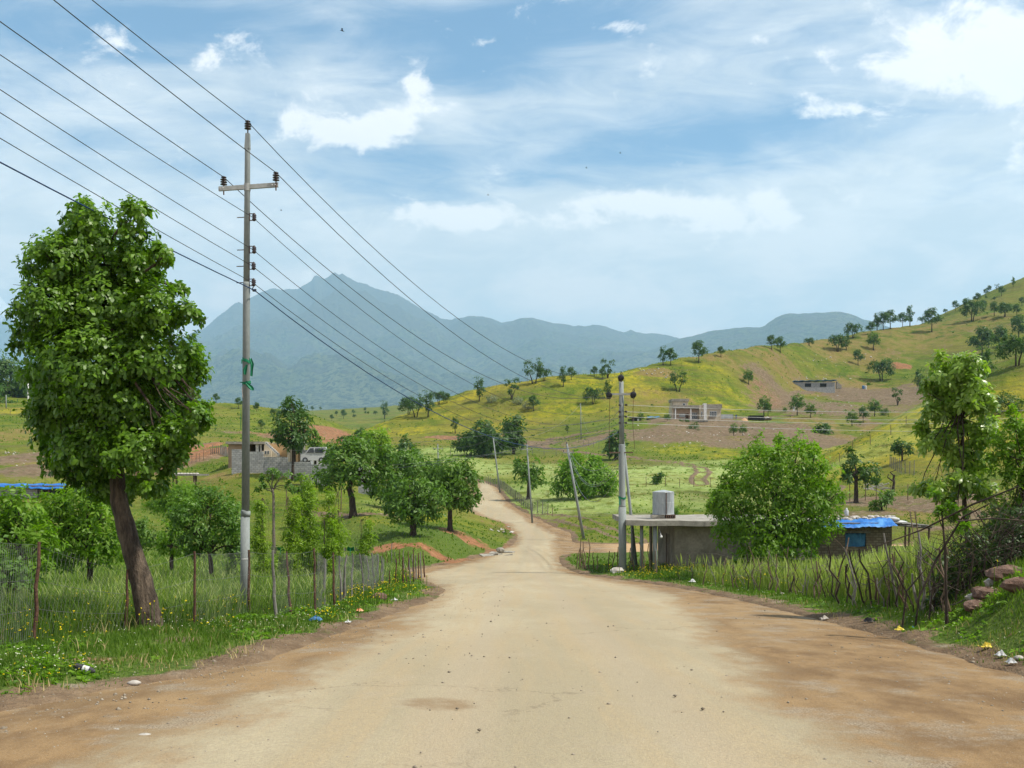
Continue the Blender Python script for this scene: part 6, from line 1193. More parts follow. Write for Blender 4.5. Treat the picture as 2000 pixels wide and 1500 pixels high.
for lab, a, l, b, r, mat in mains:
    A = P1(a[0], a[1], -.05); B = P2(b[0], b[1], -.15); right = span(A, B, 1.9)
    u, v = (l[0] - CX) / F_PX, (HROW - l[1]) / F_PX; dx, dy = -7.0, -31.0
    t = (u * A.y - A.x) / (dx - u * dy); zc = v * (A.y + dy * t); bq = 2.2; aq = (zc - A.z - bq * t * t) / t
    left = [Vector((A.x + dx * s, A.y + dy * s, A.z + aq * s + bq * s * s)) for s in [i / 20 for i in range(20, 0, -1)]]
    wire(lab, left + right, r, mat, g_w)
g_r2 = 'wires leaving the shed-side pole to the right'
for i, (r0, r1, sg) in enumerate(((791, 783, .55), (804, 797, .6), (814, 808, .5), (826, 836, .35))):
    wire(('highest', 'second', 'third', 'lowest')[i] + ' of the four pale wires running right from the shed-side pole', span(P2(1222, r0, -.1), W(2350, r1, 66), sg), .010, 'wire_grey', g_r2)
g_l2 = 'service wires running left across the valley'
for i, (r0, q) in enumerate(((817, (560, 880)), (840, (590, 907)), (829, (560, 905)))):
    wire(('upper', 'middle', 'lower')[i] + ' pale service wire sagging from the shed-side pole to the ochre house', span(P2(1208, r0, -.1), W(q[0], q[1], 103), .35 + .5 * i), .012, 'wire_grey', g_l2)
g_s2 = 'slack wires between the leaning pole and the shed-side pole'
for i, (dz, sg) in enumerate(((0, 1.4), (.1, 2.2), (-.4, 1.9), (-.5, 2.7))):
    wire(('shallowest', 'second deepest', 'second shallowest', 'deepest')[(0, 2, 1, 3)[i]] + ' of the slack wires drooping from the leaning field pole', span(c3c + Vector((0, 0, dz - .1)), P2(1208, 890 + 12 * i, 1.0), sg), .012, 'wire_grey', g_s2)
g_f2 = 'field wires linking the thin poles'
wire('wire joining the slanting pole and the upright thin pole', span(c3a, c3b, .8), .012, 'wire_grey', g_f2); wire('wire joining the upright thin pole and the leaning one', span(c3b, c3c, .7), .012, 'wire_grey', g_f2)
wire('wire from the slanting pole down to the crossarm of the upright pole', span(c3a, c3b + Vector((-.4, 0, -.45)), 1.1), .012, 'wire_grey', g_f2); wire('wire between the pole behind the orchard and the slanting pole', span(c5, c3a, .9), .012, 'wire_grey', g_f2)
wire('pale wire climbing from the slanting pole to the lone hill pole', span(c3a, c6, 3.0), .02, 'wire_grey', g_f2); wire('pale wire from the lone hill pole to the shed-side pole', span(c6, P2(1210, 800), 4.0), .014, 'wire_grey', g_f2)
# ---------------------------------------------------------------- fences
def stick(mb, b, t, r, segs=4, crook=.04, n=6):
    b, t = Vector(b), Vector(t); l = (t - b).length
    pts = [b.lerp(t, i / segs) + (Vector((random.uniform(-1, 1), random.uniform(-1, 1), 0)) * crook * l if 0 < i < segs else Vector()) for i in range(segs + 1)]
    mb.tube(pts, [r * (1.15 - .45 * i / segs) for i in range(segs + 1)], n, wob=.12); return pts
def base_at(px, row):
    x, y = cast(px, row); return Vector((x, y, g1(x, y)))
# left wire fence
PO = [(-120,-125,1320,1035,'rust',.03),(66,76,1270,1058,'rust',.03),(246,249,1250,1112,'rust',.026),(379,380,1240,1077,'rust',.026),(487,486,1216,1074,'rust',.030),(537,533,1219,1075,'timber_grey',.034),(568,560,1211,1077,'rust',.028),(617,613,1206,1071,'rust',.027),
      (637,635,1195,1092,'timber_grey',.03),(653,651,1194,1079,'rust',.03),(665,664,1189,1086,'timber_grey',.03),(670,677,1186,1084,'timber_grey',.036),(690,688,1178,1081,'timber_grey',.03),(710,702,1172,1080,'timber_grey',.032),(722,715,1166,1085,'timber_grey',.03),(733,726,1160,1080,'timber_grey',.034),(740,737,1156,1081,'timber_grey',.03),(747,744,1155,1086,'timber_grey',.03),(750,745,1153,1092,'timber_grey',.035),
      (760,761,1152,1114,'rust',.025),(772,774,1150,1091,'rust',.03),(778,777,1148,1128,'rust',.025),(788,787,1147,1088,'rust',.034),(795,793,1146,1118,'rust',.028),(802,800,1145,1090,'timber_grey',.03),(808,807,1140,1073,'rust',.03),(813,812,1136,1084,'timber_grey',.03),(818,817,1133,1080,'rust',.034),(823,821,1130,1078,'timber_grey',.034),(830,826,1127,1076,'rust',.036),
      (806,805,1117,1082,'timber_grey',.03),(798,797,1113,1076,'rust',.03),(789,788,1110,1074,'timber_grey',.03),(780,780,1107,1073,'rust',.03),(772,771,1105,1078,'timber_grey',.03),(765,766,1104,1060,'timber_grey',.028),(757,754,1103,1076,'rust',.03),(748,746,1102,1078,'rust',.03)]
pb = [base_at(p[0], p[2]) for p in PO]
fe = empty('wire_fence', pb[3], 'left roadside fence of diagonal wire mesh on rusty and grey posts', 'fence')
for p, b in zip(PO, pb):
    t = W(p[1], p[3], b.y); mb = MB(); stick(mb, b - Vector((0, 0, .2)), t, p[5], 5, .012 if p[4] == 'rust' else .03, 7); bld(mb, 'post', p[4], fe)
line = pb[:20]; mb = MB(); seg = []
for a, b, p, q in zip(line[:-1], line[1:], PO[:19], PO[1:20]):
    ta, tb = W(p[1], p[3], a.y), W(q[1], q[3], b.y); l = (b - a).xy.length; n = max(2, int(l / .075)); ta.z = max(ta.z, a.z + .9); tb.z = max(tb.z, b.z + .9)
    for i in range(n):
        s0 = i / n; bot = a.lerp(b, s0) + Vector((0, 0, .05)); h = (ta.lerp(tb, s0) - a.lerp(b, s0)).z * .93
        for dr, th in ((1, .0018), (-1, .0011)):
            s1 = s0 + dr * .30 / max(l, .3)
            m_ = a.lerp(b, s0 + (s1 - s0) * .5) + Vector((0, .03 * math.sin(i * .7), .05 + h * .5)); e_ = a.lerp(b, s1) + Vector((0, 0, .05 + h * (1 - .03 * math.sin(i * .5) ** 2)))
            mb.tube([bot, m_, e_], th, 3, False)
    for hh in (.05, .33, .62, .97):
        mb.tube([a.lerp(b, k / 4) + Vector((0, 0, ((ta - a).z * (1 - k / 4) + (tb - b).z * k / 4) * hh - .03 * math.sin(math.pi * k / 4))) for k in range(5)], .0028, 3, False)
bld(mb, 'wire_mesh', 'mesh_wire', fe)
# right stick fence
SP = [(1125,1112,1080),(1129,1113,1068),(1133,1112,1082),(1138,1113,1050),(1142,1113,1075),(1147,1114,1058),(1152,1114,1052),(1160,1114,1078),(1166,1116,1084),(1190,1112,1076),(1196,1112,1078),(1206,1114,1068),(1222,1120,1096),(1228,1118,1070),(1240,1122,1080),(1252,1122,1092),(1257,1123,1058),(1262,1124,1065),(1267,1123,1062),(1281,1126,1076)]
fs = empty('stick_fence', base_at(1200, 1116), 'short row of dead sticks on the verge round the shed-side pole', 'fence')
for px, rb, rt in SP:
    b = base_at(px, rb); mb = MB(); t = W(px + random.uniform(-9, 9), rt, b.y); pts = stick(mb, b - Vector((0, 0, .15)), t, .03, 4, .05)
    if random.random() < .6: mb.tube([pts[2], pts[2] + Vector((random.uniform(-.3, .3), 0, .45))], [.014, .006], 4)
    bld(mb, 'stake', 'timber', fs)
fs = empty('stick_fence', base_at(1600, 1180), 'long crooked fence of bare sticks along the tall grass field', 'fence')
prev = None; hi = []
for i in range(60):
    t = i / 59; px = 1330 + (1850 - 1330) * t ** .9 + random.uniform(-3, 3); rb = np.interp(px, [1330, 1400, 1500, 1600, 1720, 1800, 1860], [1137, 1150, 1163, 1178, 1196, 1204, 1210])
    if i < 8 and i % 2: continue
    b = base_at(px, rb); h = random.choice((.7, 1.0, 1.25, 1.45, 1.55)) * random.uniform(.85, 1.05) * (1 if i > 10 else .7); lean = random.uniform(-.36, .22) * h
    mb = MB(); pts = stick(mb, b - Vector((0, 0, .15)), b + Vector((lean, random.uniform(-.15, .15), h)), random.uniform(.011, .027), 5, .06)
    for k in range(random.choice((0, 0, 1, 2))):
        q = pts[random.choice((2, 3, 4))]; d = Vector((random.uniform(-.35, .35), random.uniform(-.1, .1), random.uniform(.15, .45))); mb.tube([q, q + d * .5 + Vector((0, 0, .03)), q + d], [.010, .008, .004], 4)
    bld(mb, 'stake', random.choice(('timber', 'timber', 'bark_dark', 'timber_grey')), fs); hi.append(b)
mb = MB()
for hh in (.45, .85, 1.15): mb.tube([p + Vector((random.uniform(-.03, .03), 0, hh + random.uniform(-.08, .08))) for p in hi[::3]], .004, 3, False)
for _ in range(70):
    p = random.choice(hi); mb.tube([p + Vector((0, 0, random.uniform(.3, 1.0))), p + Vector((random.uniform(-.5, .5), random.uniform(-.2, .2), random.uniform(.4, 1.2)))], [.007, .004], 4)
bld(mb, 'brushwood', 'twig', fs)
def post_fence(label, pts, step, h, r=.045, mat='timber_grey', mesh=False, hs=(.35, .95), cast_=True, jit=.12):
    P = [cast(*p) if cast_ else p for p in pts]; e = empty('field_fence', (P[0][0], P[0][1], g1(*P[0])), label, 'fence', None); top_ = []
    for (x0, y0), (x1, y1) in zip(P[:-1], P[1:]):
        n = max(1, int(math.hypot(x1 - x0, y1 - y0) / step))
        for i in range(n):
            t = i / n; x, y = x0 + (x1 - x0) * t, y0 + (y1 - y0) * t; b = Vector((x, y, g1(x, y))); hh = h * random.uniform(1 - jit, 1 + jit)
            mb = MB(); mb.tube([b - Vector((0, 0, .2)), b + Vector((random.uniform(-.06, .06), 0, hh))], [r, r * .8], 5); bld(mb, 'post', mat, e); top_.append(b)
    mb = MB()
    for a, b in zip(top_[:-1], top_[1:]):
        if (a - b).length > step * 3: continue
        for q in hs: mb.tube([a + Vector((0, 0, h * q)), b + Vector((0, 0, h * q))], .008 if mesh else .010, 3, False)
        if mesh:
            for i in range(int((b - a).length / .16)): s_ = i * .16 / (b - a).length; c = a.lerp(b, s_); mb.tube([c + Vector((0, 0, .02)), c + Vector((0, 0, h * .9))], .006, 3, False)
    if mb.v: bld(mb, 'wire', 'mesh_wire', e)
post_fence('grey mesh fence following the right side of the far road bend', [(928,934),(950,944),(977,954),(1007,978),(1040,1001),(1080,1012)], 2.0, 1.35, .05, 'timber_grey', True, (.3, .6, .95))
post_fence('thin post fence across the near edge of the pale field', [(1080,1012),(1130,1019),(1205,1027),(1290,1022),(1400,1018)], 4.2, 1.0, .04, 'timber')
post_fence('thin post fence crossing the middle of the pale field', [(1225,952),(1300,952),(1355,954),(1420,956)], 1.9, 1.35, .05, 'timber')
post_fence('wire fence behind the dirt track bend on the middle hill', [(1075,862),(1130,868),(1180,878)], 2.2, 1.5, .05, 'timber_grey', False)
post_fence('low fence at the far side of the valley field', [(880,893),(960,890),(1040,889),(1110,892),(1180,893)], 3.2, 1.4, .06, 'timber_grey', False)
post_fence('tiny posts running along the yellow hill crest', [(905,772),(940,768),(1000,752),(1060,744),(1130,737),(1200,735),(1260,722),(1330,712)], 4.5, 1.5, .05, 'timber')
post_fence('post fence climbing the steep green slope on the right', [(1640,905),(1665,880),(1700,868),(1740,850),(1770,830),(1800,815)], 4.2, 1.6, .06, 'timber')
post_fence('broken post and mesh fence below the lone bush on the right slope', [(1738,915),(1760,925),(1785,930),(1812,922)], 1.5, 1.9, .06, 'timber_grey', True)
post_fence('yard fence beside the two-lobed tree on the right', [(1632,985),(1660,984),(1690,982),(1712,985),(1740,984),(1773,984),(1800,975)], 1.5, 1.9, .055, 'timber', False)
post_fence('grey picket fence left of the grey block wall', [(412,893),(430,893),(450,895)], .28, 1.35, .055, 'timber_grey', False)
post_fence('thin stick fence climbing to the red earth heap', [(346,917),(375,912),(405,902)], .9, 1.5, .04, 'timber')
post_fence('low fence behind the orchard trees', [(560,1002),(620,1001),(690,1001),(745,1000)], 1.8, 1.9, .05, 'timber')
post_fence('wire fence on the slope at the left frame edge', [(-60,812),(20,812),(75,811)], 6.0, 1.6, .06, 'timber')
post_fence('few posts on the brown slope above the block building', [(1640,735),(1700,742),(1760,741),(1785,742)], 3.4, 1.4, .05, 'timber')
# leafless stump post with fork beside the right yard
mb = MB(); b = base_at(1742, 972); stick(mb, b - Vector((0, 0, .2)), b + Vector((.3, 0, 2.6)), .16, 6, .03); mb.tube([b + Vector((.2, 0, 1.8)), b + Vector((-.5, 0, 2.3)), b + Vector((-.4, 0, 2.7))], [.1, .07, .04], 6); mb.tube([b + Vector((.3, 0, 2.4)), b + Vector((-.2, 0, 2.9)), b + Vector((.5, 0, 3.2))], [.08, .09, .04], 6)
top(mb, 'dead_tree', 'bark_dark', 'dead broken trunk standing by the right yard fence', 'dead tree')
mb = MB(); b = base_at(1716, 968)
for k in range(9): mb.box(b + Vector((random.uniform(-1.3, 1.3), random.uniform(-.5, .5), .35 + random.uniform(0, 1.1))), (random.uniform(1, 2.2), .14, .12), rz=random.uniform(-.6, .6), M=Matrix.Rotation(random.uniform(-.5, .5), 3, 'Y'))
top(mb, 'plank_pile', 'stone_white', 'heap of pale planks and rubble left of the dead trunk', 'planks')

# ---------------------------------------------------------------- brushwood, stones and bits on the right verge
mb = MB(); bb = base_at(1880, 1205)
for i in range(620):
    px = random.uniform(1805, 2090); d = random.uniform(17.2, 20); x = (px - CX) / F_PX * d; z = g1(x, d); p = Vector((x, d, z + random.uniform(0, .9)))
    a = random.uniform(-.7, 1.2); l = random.uniform(.5, 1.5); q = p + Vector((math.sin(a) * l, random.uniform(-.4, .4), abs(math.cos(a)) * l * random.uniform(.15, .8))); m_ = p.lerp(q, .5) + Vector((random.uniform(-.12, .12), 0, random.uniform(-.05, .18)))
    mb.tube([p, m_, q], [random.uniform(.004, .009), .005, .002], 4)
for i in range(9):
    px = 1760 + i * 26; d = 17.6; x = (px - CX) / F_PX * d; z = g1(x, d); mb.tube([(x, d, z - .1), (x + .1, d, z + .7), (x + random.uniform(-.2, .5), d, z + random.uniform(.5, 1.2))], [.018, .014, .008], 6, wob=.1)
a = W(1690, 1075, 16.5); mb.tube([a, W(1800, 1035, 16.3), W(1900, 985, 15.6), W(1990, 950, 15.2)], [.006, .014, .016, .012], 6, wob=.1); mb.tube([W(1790, 1178, 16), W(1830, 1090, 16), W(1880, 1010, 15.8), W(1930, 985, 15.5)], [.016, .018, .015, .010], 6, wob=.1); mb.tube([W(1870, 1018, 15.2), W(1940, 1012, 15.2), W(2060, 1022, 15.2)], [.011, .012, .011], 6, wob=.1)
top(mb, 'brush_fence', 'bark_dark', 'tangled dark brushwood barrier around the foot of the young tree', 'brushwood')
px_tree('bramble', 'bramble growing through the brushwood at the stones, leaf colour darkened for shade', 'bush', 18.0, (1880, 1180), [(1960,1080,46,44),(1870,1120,36,32),(1990,1010,40,44),(1840,1100,24,30),(1900,1060,34,34),(2020,1060,40,50),(1940,1020,26,26),(1985,1130,40,30),(1850,1160,34,24),(1900,1150,40,30),(1940,1120,34,36),(1880,1175,50,18),(1975,1100,30,44),(1830,1180,26,16),(1990,1050,26,34),(1920,1085,24,22)], [(1880,1200),(1882,1180),(1884,1160)], (.03,.02), 'leaf_shaded', 'bark_dark', dens=105, k=4, L=.085, clump=.45, per=7, twigs=30, depth=.7)
for i, (px, row, rx, rz_, m_, lab) in enumerate([(1968,1138,.34,.15,'stone_red','largest red boulder, uppermost in the heap on the right verge'),(1990,1162,.22,.12,'stone_red','reddish stone at the frame edge below the largest boulder'),(1927,1170,.25,.12,'stone_red','purple-red stone in the middle of the verge heap'),(1906,1190,.22,.10,'stone_red','flat purple stone lowest in the verge heap'),(1903,1172,.13,.09,'stone_white','pale stone left of the purple-red one'),(1912,1160,.12,.08,'stone_red','small rust-red stone above the pale one'),(1938,1148,.15,.09,'stone_white','grey lichened stone behind the middle of the heap'),(1998,1112,.22,.12,'stone_white','mossy grey stone at the frame edge above the heap'),(1528,1160,.10,.05,'stone_white','small grey stone half hidden in the right verge grass')]):
    b = base_at(px, row + 8); mb = MB(); lumpy(mb, b + Vector((0, 0, rz_ * .55)), (rx, rx * .8, rz_), 11, 7, .30, 40 + i); top(mb, 'boulder' if rx > .2 else 'stone', m_, lab, 'stone', 'stones heaped on the right verge')
mb = MB(); mb.tube([base_at(1800, 1196) + Vector((0, -.2, .10)), base_at(1830, 1200) + Vector((0, -.1, .08)), base_at(1862, 1196) + Vector((0, -.1, .12)), base_at(1885, 1188) + Vector((0, -.1, .16))], [.012, .014, .013, .010], 6); top(mb, 'dead_branch', 'twig', 'pale curved dead branch lying in front of the brushwood', 'branch')
mb = MB(); 
for px, row, w in ((960,1083,1.3),(972,1080,1.1),(984,1084,1.0),(992,1079,.9),(950,1085,.8)): b = base_at(px, row); mb.box(b + Vector((0, 0, .10)), (w, .9, .14), rz=random.uniform(-.5, .5), jit=.06, M=Matrix.Rotation(random.uniform(-.12, .12), 3, 'Y'))
lumpy(mb, base_at(977, 1080) + Vector((0, 0, .35)), (.28, .25, .2), 8, 5, .2, 3); top(mb, 'broken_slab', 'concrete', 'broken concrete slabs heaped at the left road edge below the bank', 'slab')
# --- litter
def scrap(px, row, s, mat, label, name='litter', cat='litter', h=.5, seed=0):
    rs = random.Random(seed + int(px)); b = base_at(px, row); n = 7; P = []
    for i in range(n):
        P.append([b + Vector(((j / (n - 1) - .5) * s + rs.uniform(-.08, .08) * s, (i / (n - 1) - .5) * s * .8 + rs.uniform(-.08, .08) * s, .03 + s * h * abs(rs.uniform(0, 1)) * (.3 + math.sin(math.pi * i / (n - 1)) * math.sin(math.pi * j / (n - 1))))) for j in range(n)])
    mb = MB(); sheet(mb, P, .004); top(mb, name, mat, label, cat, None)
for a in [(485,1305,.10,'plastic_white','white scrap at the grass edge, left one of two below the tall pole','litter'),(508,1310,.09,'plastic_white','white scrap on the gravel, right one of two below the tall pole','litter'),(389,1335,.06,'plastic_white','small white and red wrapper at the foot of the left verge','wrapper'),(617,1223,.22,'plastic_blue','flat blue plastic bag in the grass below the fence','plastic bag'),
          (702,1200,.16,'plastic_orange','orange wrapper in the grass near the end of the wire fence','wrapper'),(680,1220,.12,'plastic_white','white paper ball in the grass below the grey posts','litter'),(678,1246,.16,'plastic_white','crumpled white bag at the verge edge beside a flat board','plastic bag'),(650,1241,.08,'plastic_white','small white scrap left of the crumpled bag','litter'),(735,1229,.14,'plastic_white','white bag with dark shade on the tip of the gravel verge','plastic bag'),
          (622,1271,.12,'plastic_white','white scrap on the brown shoulder below the verge','litter'),(243,1362,.07,'plastic_yellow','small yellow wrapper on the soil below the oak','wrapper'),(232,1366,.09,'plastic_white','white scrap touching the small yellow wrapper','litter'),(770,1176,.18,'plastic_white','pale scrap beside the brown stone near the fence end','litter'),(757,1210,.10,'plastic_white','white scrap on the grass tip left of the road','litter'),
          (1348,1122,.40,'plastic_white','white plastic bag on the grass before the concrete shed','plastic bag'),(1352,1142,.26,'plastic_white','whitish bag at the road edge before the shed','plastic bag'),(1535,1157,.26,'galvanized','grey-blue plastic bag in the right verge grass','plastic bag'),(1697,1222,.18,'wire_black','black plastic scrap on the right gravel edge','plastic bag'),(1757,1238,.14,'plastic_yellow','yellow wrapper tangled in the right verge grass','wrapper'),(1782,1236,.06,'plastic_blue','tiny blue scrap in the right verge grass','litter'),
          (1925,1272,.16,'plastic_yellow','bright yellow torn bag low on the right verge','plastic bag'),(1955,1285,.14,'plastic_white','white torn paper below the yellow bag on the right verge','litter'),(1975,1300,.12,'plastic_white','white scrap on the soil at the right frame edge','litter'),(1610,1210,.16,'stone_white','pale scrap at the grass line of the right verge','litter'),(1467,1142,.12,'plastic_white','small white scrap under the stick fence','litter')]:
    scrap(a[0], a[1], a[2], a[3], a[4], 'plastic_bag' if 'bag' in a[5] else a[5], a[5])
mb = MB(); b = base_at(160, 1328); ax = Vector((.8, .1, -.28)).normalized(); mb.lathe(b + Vector((-.09, 0, .10)), [(.012, 0), (.035, .02), (.038, .12), (.036, .2), (.015, .24)], 10, ax); o = top(mb, 'bottle', 'dark_metal', 'dark bottle with a pale label lying on the left verge soil', 'bottle')
q = MB(); q.lathe((0, 0, 0), [(.0395, 0), (.0395, .07)], 12, ax); la = q.build('bottle_label', M['plastic_white'], o); la.location = Vector((-.09, 0, .10)) + ax * .10 - Vector(o.location) + b
mb = MB(); b = base_at(338, 1396); mb.lathe(b + Vector((0, 0, .02)), [(.022, 0), (.024, .02), (.02, .03)], 10); top(mb, 'litter', 'plastic_blue', 'blue bottle cap on the dirt shoulder at lower left', 'bottle cap')
mb = MB(); b = base_at(705, 1262); mb.box(b + Vector((0, 0, .03)), (.28, .2, .012), rz=.2, jit=.01); top(mb, 'board', 'stone_white', 'flat pale board lying on the gravel below the verge tip', 'board')
mb = MB(); b = base_at(741, 1180); lumpy(mb, b + Vector((0, 0, .10)), (.20, .16, .13), 12, 8, .25, 4); top(mb, 'stone', 'stone_red', 'brown stone in the grass near the fence end', 'stone', None, True)
mb = MB(); b = base_at(296, 1256); lumpy(mb, b + Vector((0, -.1, .03)), (.08, .06, .04), 9, 6, .2, 6); top(mb, 'stone', 'stone_red', 'small pinkish stone at the foot of the oak trunk', 'stone', None, True)
for i, (px, row, s) in enumerate(((262,1333,.07),(420,1356,.06),(228,1425,.07),(283,1436,.08),(120,1425,.06),(1990,1290,.07),(1750,1330,.04),(1838,1370,.04),(1468,1350,.03),(1163,1418,.02))):
    b = base_at(px, row); mb = MB(); b.z = max(b.z, float(prof(b.y)) - .045) ; lumpy(mb, b + Vector((0, 0, s * .3)), (s, s * .7, s * .45), 9, 6, .2, 90 + i)
    top(mb, 'stone', 'stone_white', ['pale stone on the left verge soil below the oak','flat stone at the left grass edge below the tree','flat pinkish stone on the lower left shoulder','long pale stone on the lower left shoulder','pale stone near the left frame edge','pink stone at the right frame edge below the verge','pebble on the right gravel band','pebble on the lower right dirt','dark pebble on the right lane','dark speck of stone on the lower middle of the road'][i], 'stone', None, True)
# rubbish heap behind the fence
mb = MB()
for i, px in enumerate((535, 548, 672, 684, 700, 712, 722)):
    b = base_at(px, 1092); b_h = .62; P = [[b + Vector(((j - 2.5) * .09, i2 * .1, b_h + .10 * random.random() - .09 * i2)) for j in range(6)] for i2 in range(4)]; m2 = MB(); sheet(m2, P, .01)
    m2.tube([b, b + Vector((0, 0, .6))], .02, 4)
    top(m2, 'rag_bundle', ('stone_white', 'green_cloth', 'stone_white', 'green_cloth', 'stone_white', 'galvanized', 'stone_white')[i], ['whitish rag hung on sticks behind the fence, farthest left', 'green rag next to the farthest left whitish rag behind the fence', 'whitish rag under the tall feathery sapling stem', 'green rag bundle among whitish ones near the red bank', 'whitish rag directly right of the green bundle', 'grey rag left of the last whitish one near the red bank', 'last whitish rag before the red bank'][i], 'rag', 'rags hung behind the left fence')

# ---------------------------------------------------------------- grass, weeds, flowers, gravel
def mask_at(arr, X, Y):
    u = X / np.sqrt(Y * Y + 16.0); i = np.clip(np.searchsorted(ys, Y), 0, len(ys) - 1); j = np.clip(np.searchsorted(us, u), 0, len(us) - 1); return arr[i, j]
def blades(name, X, Y, hgt, wid, mat, label, lean=.35, tintf=None, head=False, kind='stuff'):
    n = len(X); Z = ground(X, Y) - .02; a = rng.uniform(0, 6.283, n); sx, sy = np.cos(a), np.sin(a); b = rng.uniform(0, 6.283, n); lx, ly = np.cos(b) * lean * hgt * rng.uniform(.2, 1, n), np.sin(b) * lean * hgt * rng.uniform(.2, 1, n)
    def lv(t, w, zf): return [np.stack([X + lx * t * t + s * sx * wid * w, Y + ly * t * t + s * sy * wid * w, Z + hgt * zf], 1) for s in (-1, 1)]
    if head: L_ = lv(0, .35, 0) + lv(.55, .3, .6) + lv(.8, .9, .82) + lv(1, .15, 1.0); nv = 8
    else: L_ = lv(0, 1, 0) + lv(.55, .75, .55) + lv(1, .08, .97); nv = 6
    V = np.stack(L_, 1).reshape(-1, 3); q = [[0, 1, 3, 2], [2, 3, 5, 4]] + ([[4, 5, 7, 6]] if head else [])
    F = (np.arange(n)[:, None, None] * nv + np.array(q)[None]).reshape(-1, 4)
    tn = np.clip(tintf if tintf is not None else rng.uniform(0, 1, n), 0, 1); tv = np.repeat(tn, nv)
    return tag(np_mesh(name, V, F, M[mat], attrs={'tint': ('FLOAT', tv)}), label, kind=kind)
def scatter(n, d0, d1, p0, p1, bias=1.0):
    D = np.exp(rng.uniform(math.log(d0), math.log(d1), n) * bias); P = rng.uniform(p0, p1, n); return (P - CX) / F_PX * D, D
def clumpy(X, Y, s, seed): return fbm(X / s, Y / s, 3, seed)
def tintn(X, Y): return .5 + .55 * clumpy(X, Y, 2.2, 55) + rng.normal(size=len(X)) * .16
LL = lambda p: np.interp(p, [-160, 66, 246, 379, 487, 617, 737, 830], [13.5, 14.5, 16.2, 17.1, 20, 21.5, 34, 48.5])
RL = lambda p: np.interp(p, [1290, 1330, 1400, 1500, 1600, 1720, 1850, 2150], [48, 44, 37.5, 32.4, 27.2, 20.5, 16.6, 15.5])
X, Y = scatter(330000, 6.5, 62, -160, 2200); sd = road_sd(X, Y); dm_ = mask_at(dirt, X, Y)
sd = sd + .55 * fbm(X / .9, Y / .9, 3, 71); keep = (sd > .05 + .35 * rng.random(len(X))) & (rng.random(len(X)) > dm_ * .92) & (rng.random(len(X)) < .60 + .7 * clumpy(X, Y, 1.5, 5) + sstep(.4, 1.6, sd) * .5)
X, Y, sd = X[keep], Y[keep], sd[keep]; pxx = CX + F_PX * X / Y; inside = np.where(pxx < 900, Y < LL(pxx), (Y < RL(pxx)) | (pxx < 1290))
hg = (.045 + .07 * sstep(.2, 1.3, sd) + .20 * sstep(1.6, 3.0, sd) * (1 - inside)) * rng.uniform(.6, 1.35, len(X)) * (1 + .4 * clumpy(X, Y, 1.7, 8))
blades('grass', X, Y, hg, .0035 + .00042 * Y, 'grass_blade', 'green verge and meadow grass beside the road', .5, tintn(X, Y) * .8 + .1)
# tall flowering grass right of the stick fence
X, Y = scatter(120000, 15, 52, 1290, 2150); sd = road_sd(X, Y); pxx = CX + F_PX * X / Y
lim = RL(pxx) + .5
keep = (Y > lim) & (Y < 50) & ~((pxx > 1825) & (Y < 24)) & (rng.random(len(X)) < .75 + clumpy(X, Y, 3, 6)); keep &= ~((Y > 43) & (pxx < 1420)); X, Y = X[keep], Y[keep]
hg = rng.uniform(.36, .86, len(X)) * (1 + .25 * clumpy(X, Y, 3, 2)) * (.62 + .38 * sstep(1330, 1520, CX + F_PX * X / Y))
blades('tall_grass', X, Y, hg, .004 + .0004 * Y, 'tall_blade', 'tall pale seeding grass filling the field behind the stick fence', .35, .30 + .55 * (hg - .4) + .35 * clumpy(X, Y, 2.0, 91) + rng.normal(size=len(X)) * .22, True)
X, Y = scatter(5200, 15, 50, 1330, 2100); pxx = CX + F_PX * X / Y; keep = (Y > RL(pxx) + .6) & (Y < 46) & ~((pxx > 1825) & (Y < 24)); X, Y = X[keep], Y[keep]
blades('grass_stalks', X, Y, rng.uniform(.70, 1.2, len(X)), .010 + .0004 * Y, 'tall_blade', 'taller ripe seed heads standing above the field grass', .3, rng.uniform(.7, 1, len(X)), True)
# taller grass left of the fence
X, Y = scatter(90000, 15.5, 60, -160, 800); sd = road_sd(X, Y); pxx = CX + F_PX * X / Y; lim = LL(pxx)
keep = (Y > lim) & (sd > .6) & (rng.random(len(X)) < .6 + clumpy(X, Y, 2.5, 16)); X, Y = X[keep], Y[keep]
blades('meadow_grass', X, Y, rng.uniform(.22, .62, len(X)) * (1 + .4 * clumpy(X, Y, 2, 3)), .003 + .0004 * Y, 'grass_blade', 'knee-high grass of the left field behind the wire fence', .5, .30 + tintn(X, Y) * .8, True)
k_ = rng.random(len(X)) < .35
blades('seeding_grass', X[k_] + .05, Y[k_] + .07, rng.uniform(.35, .75, k_.sum()), .003 + .00038 * Y[k_], 'tall_blade', 'paler seeding grass mixed through the left field', .6, rng.uniform(.2, 1, k_.sum()), True)
# tufts on the slopes
X, Y = scatter(90000, 60, 420, -200, 2200); sd = road_sd(X, Y); keep = (sd > .5) & (rng.random(len(X)) > mask_at(dirt, X, Y) * .97) & (rng.random(len(X)) < .45 + clumpy(X, Y, 9, 9)) & (rng.random(len(X)) > .9 * np.maximum(mask_at(pale, X, Y), mask_at(yel, X, Y))); X, Y = X[keep], Y[keep]
blades('hill_grass', X, Y, rng.uniform(.10, .24, len(X)) * (.6 + Y / 220), .02 + .0007 * Y, 'grass_blade', 'rough tufts over the fields and slopes', .6, tintn(X, Y) * .7 + .25)
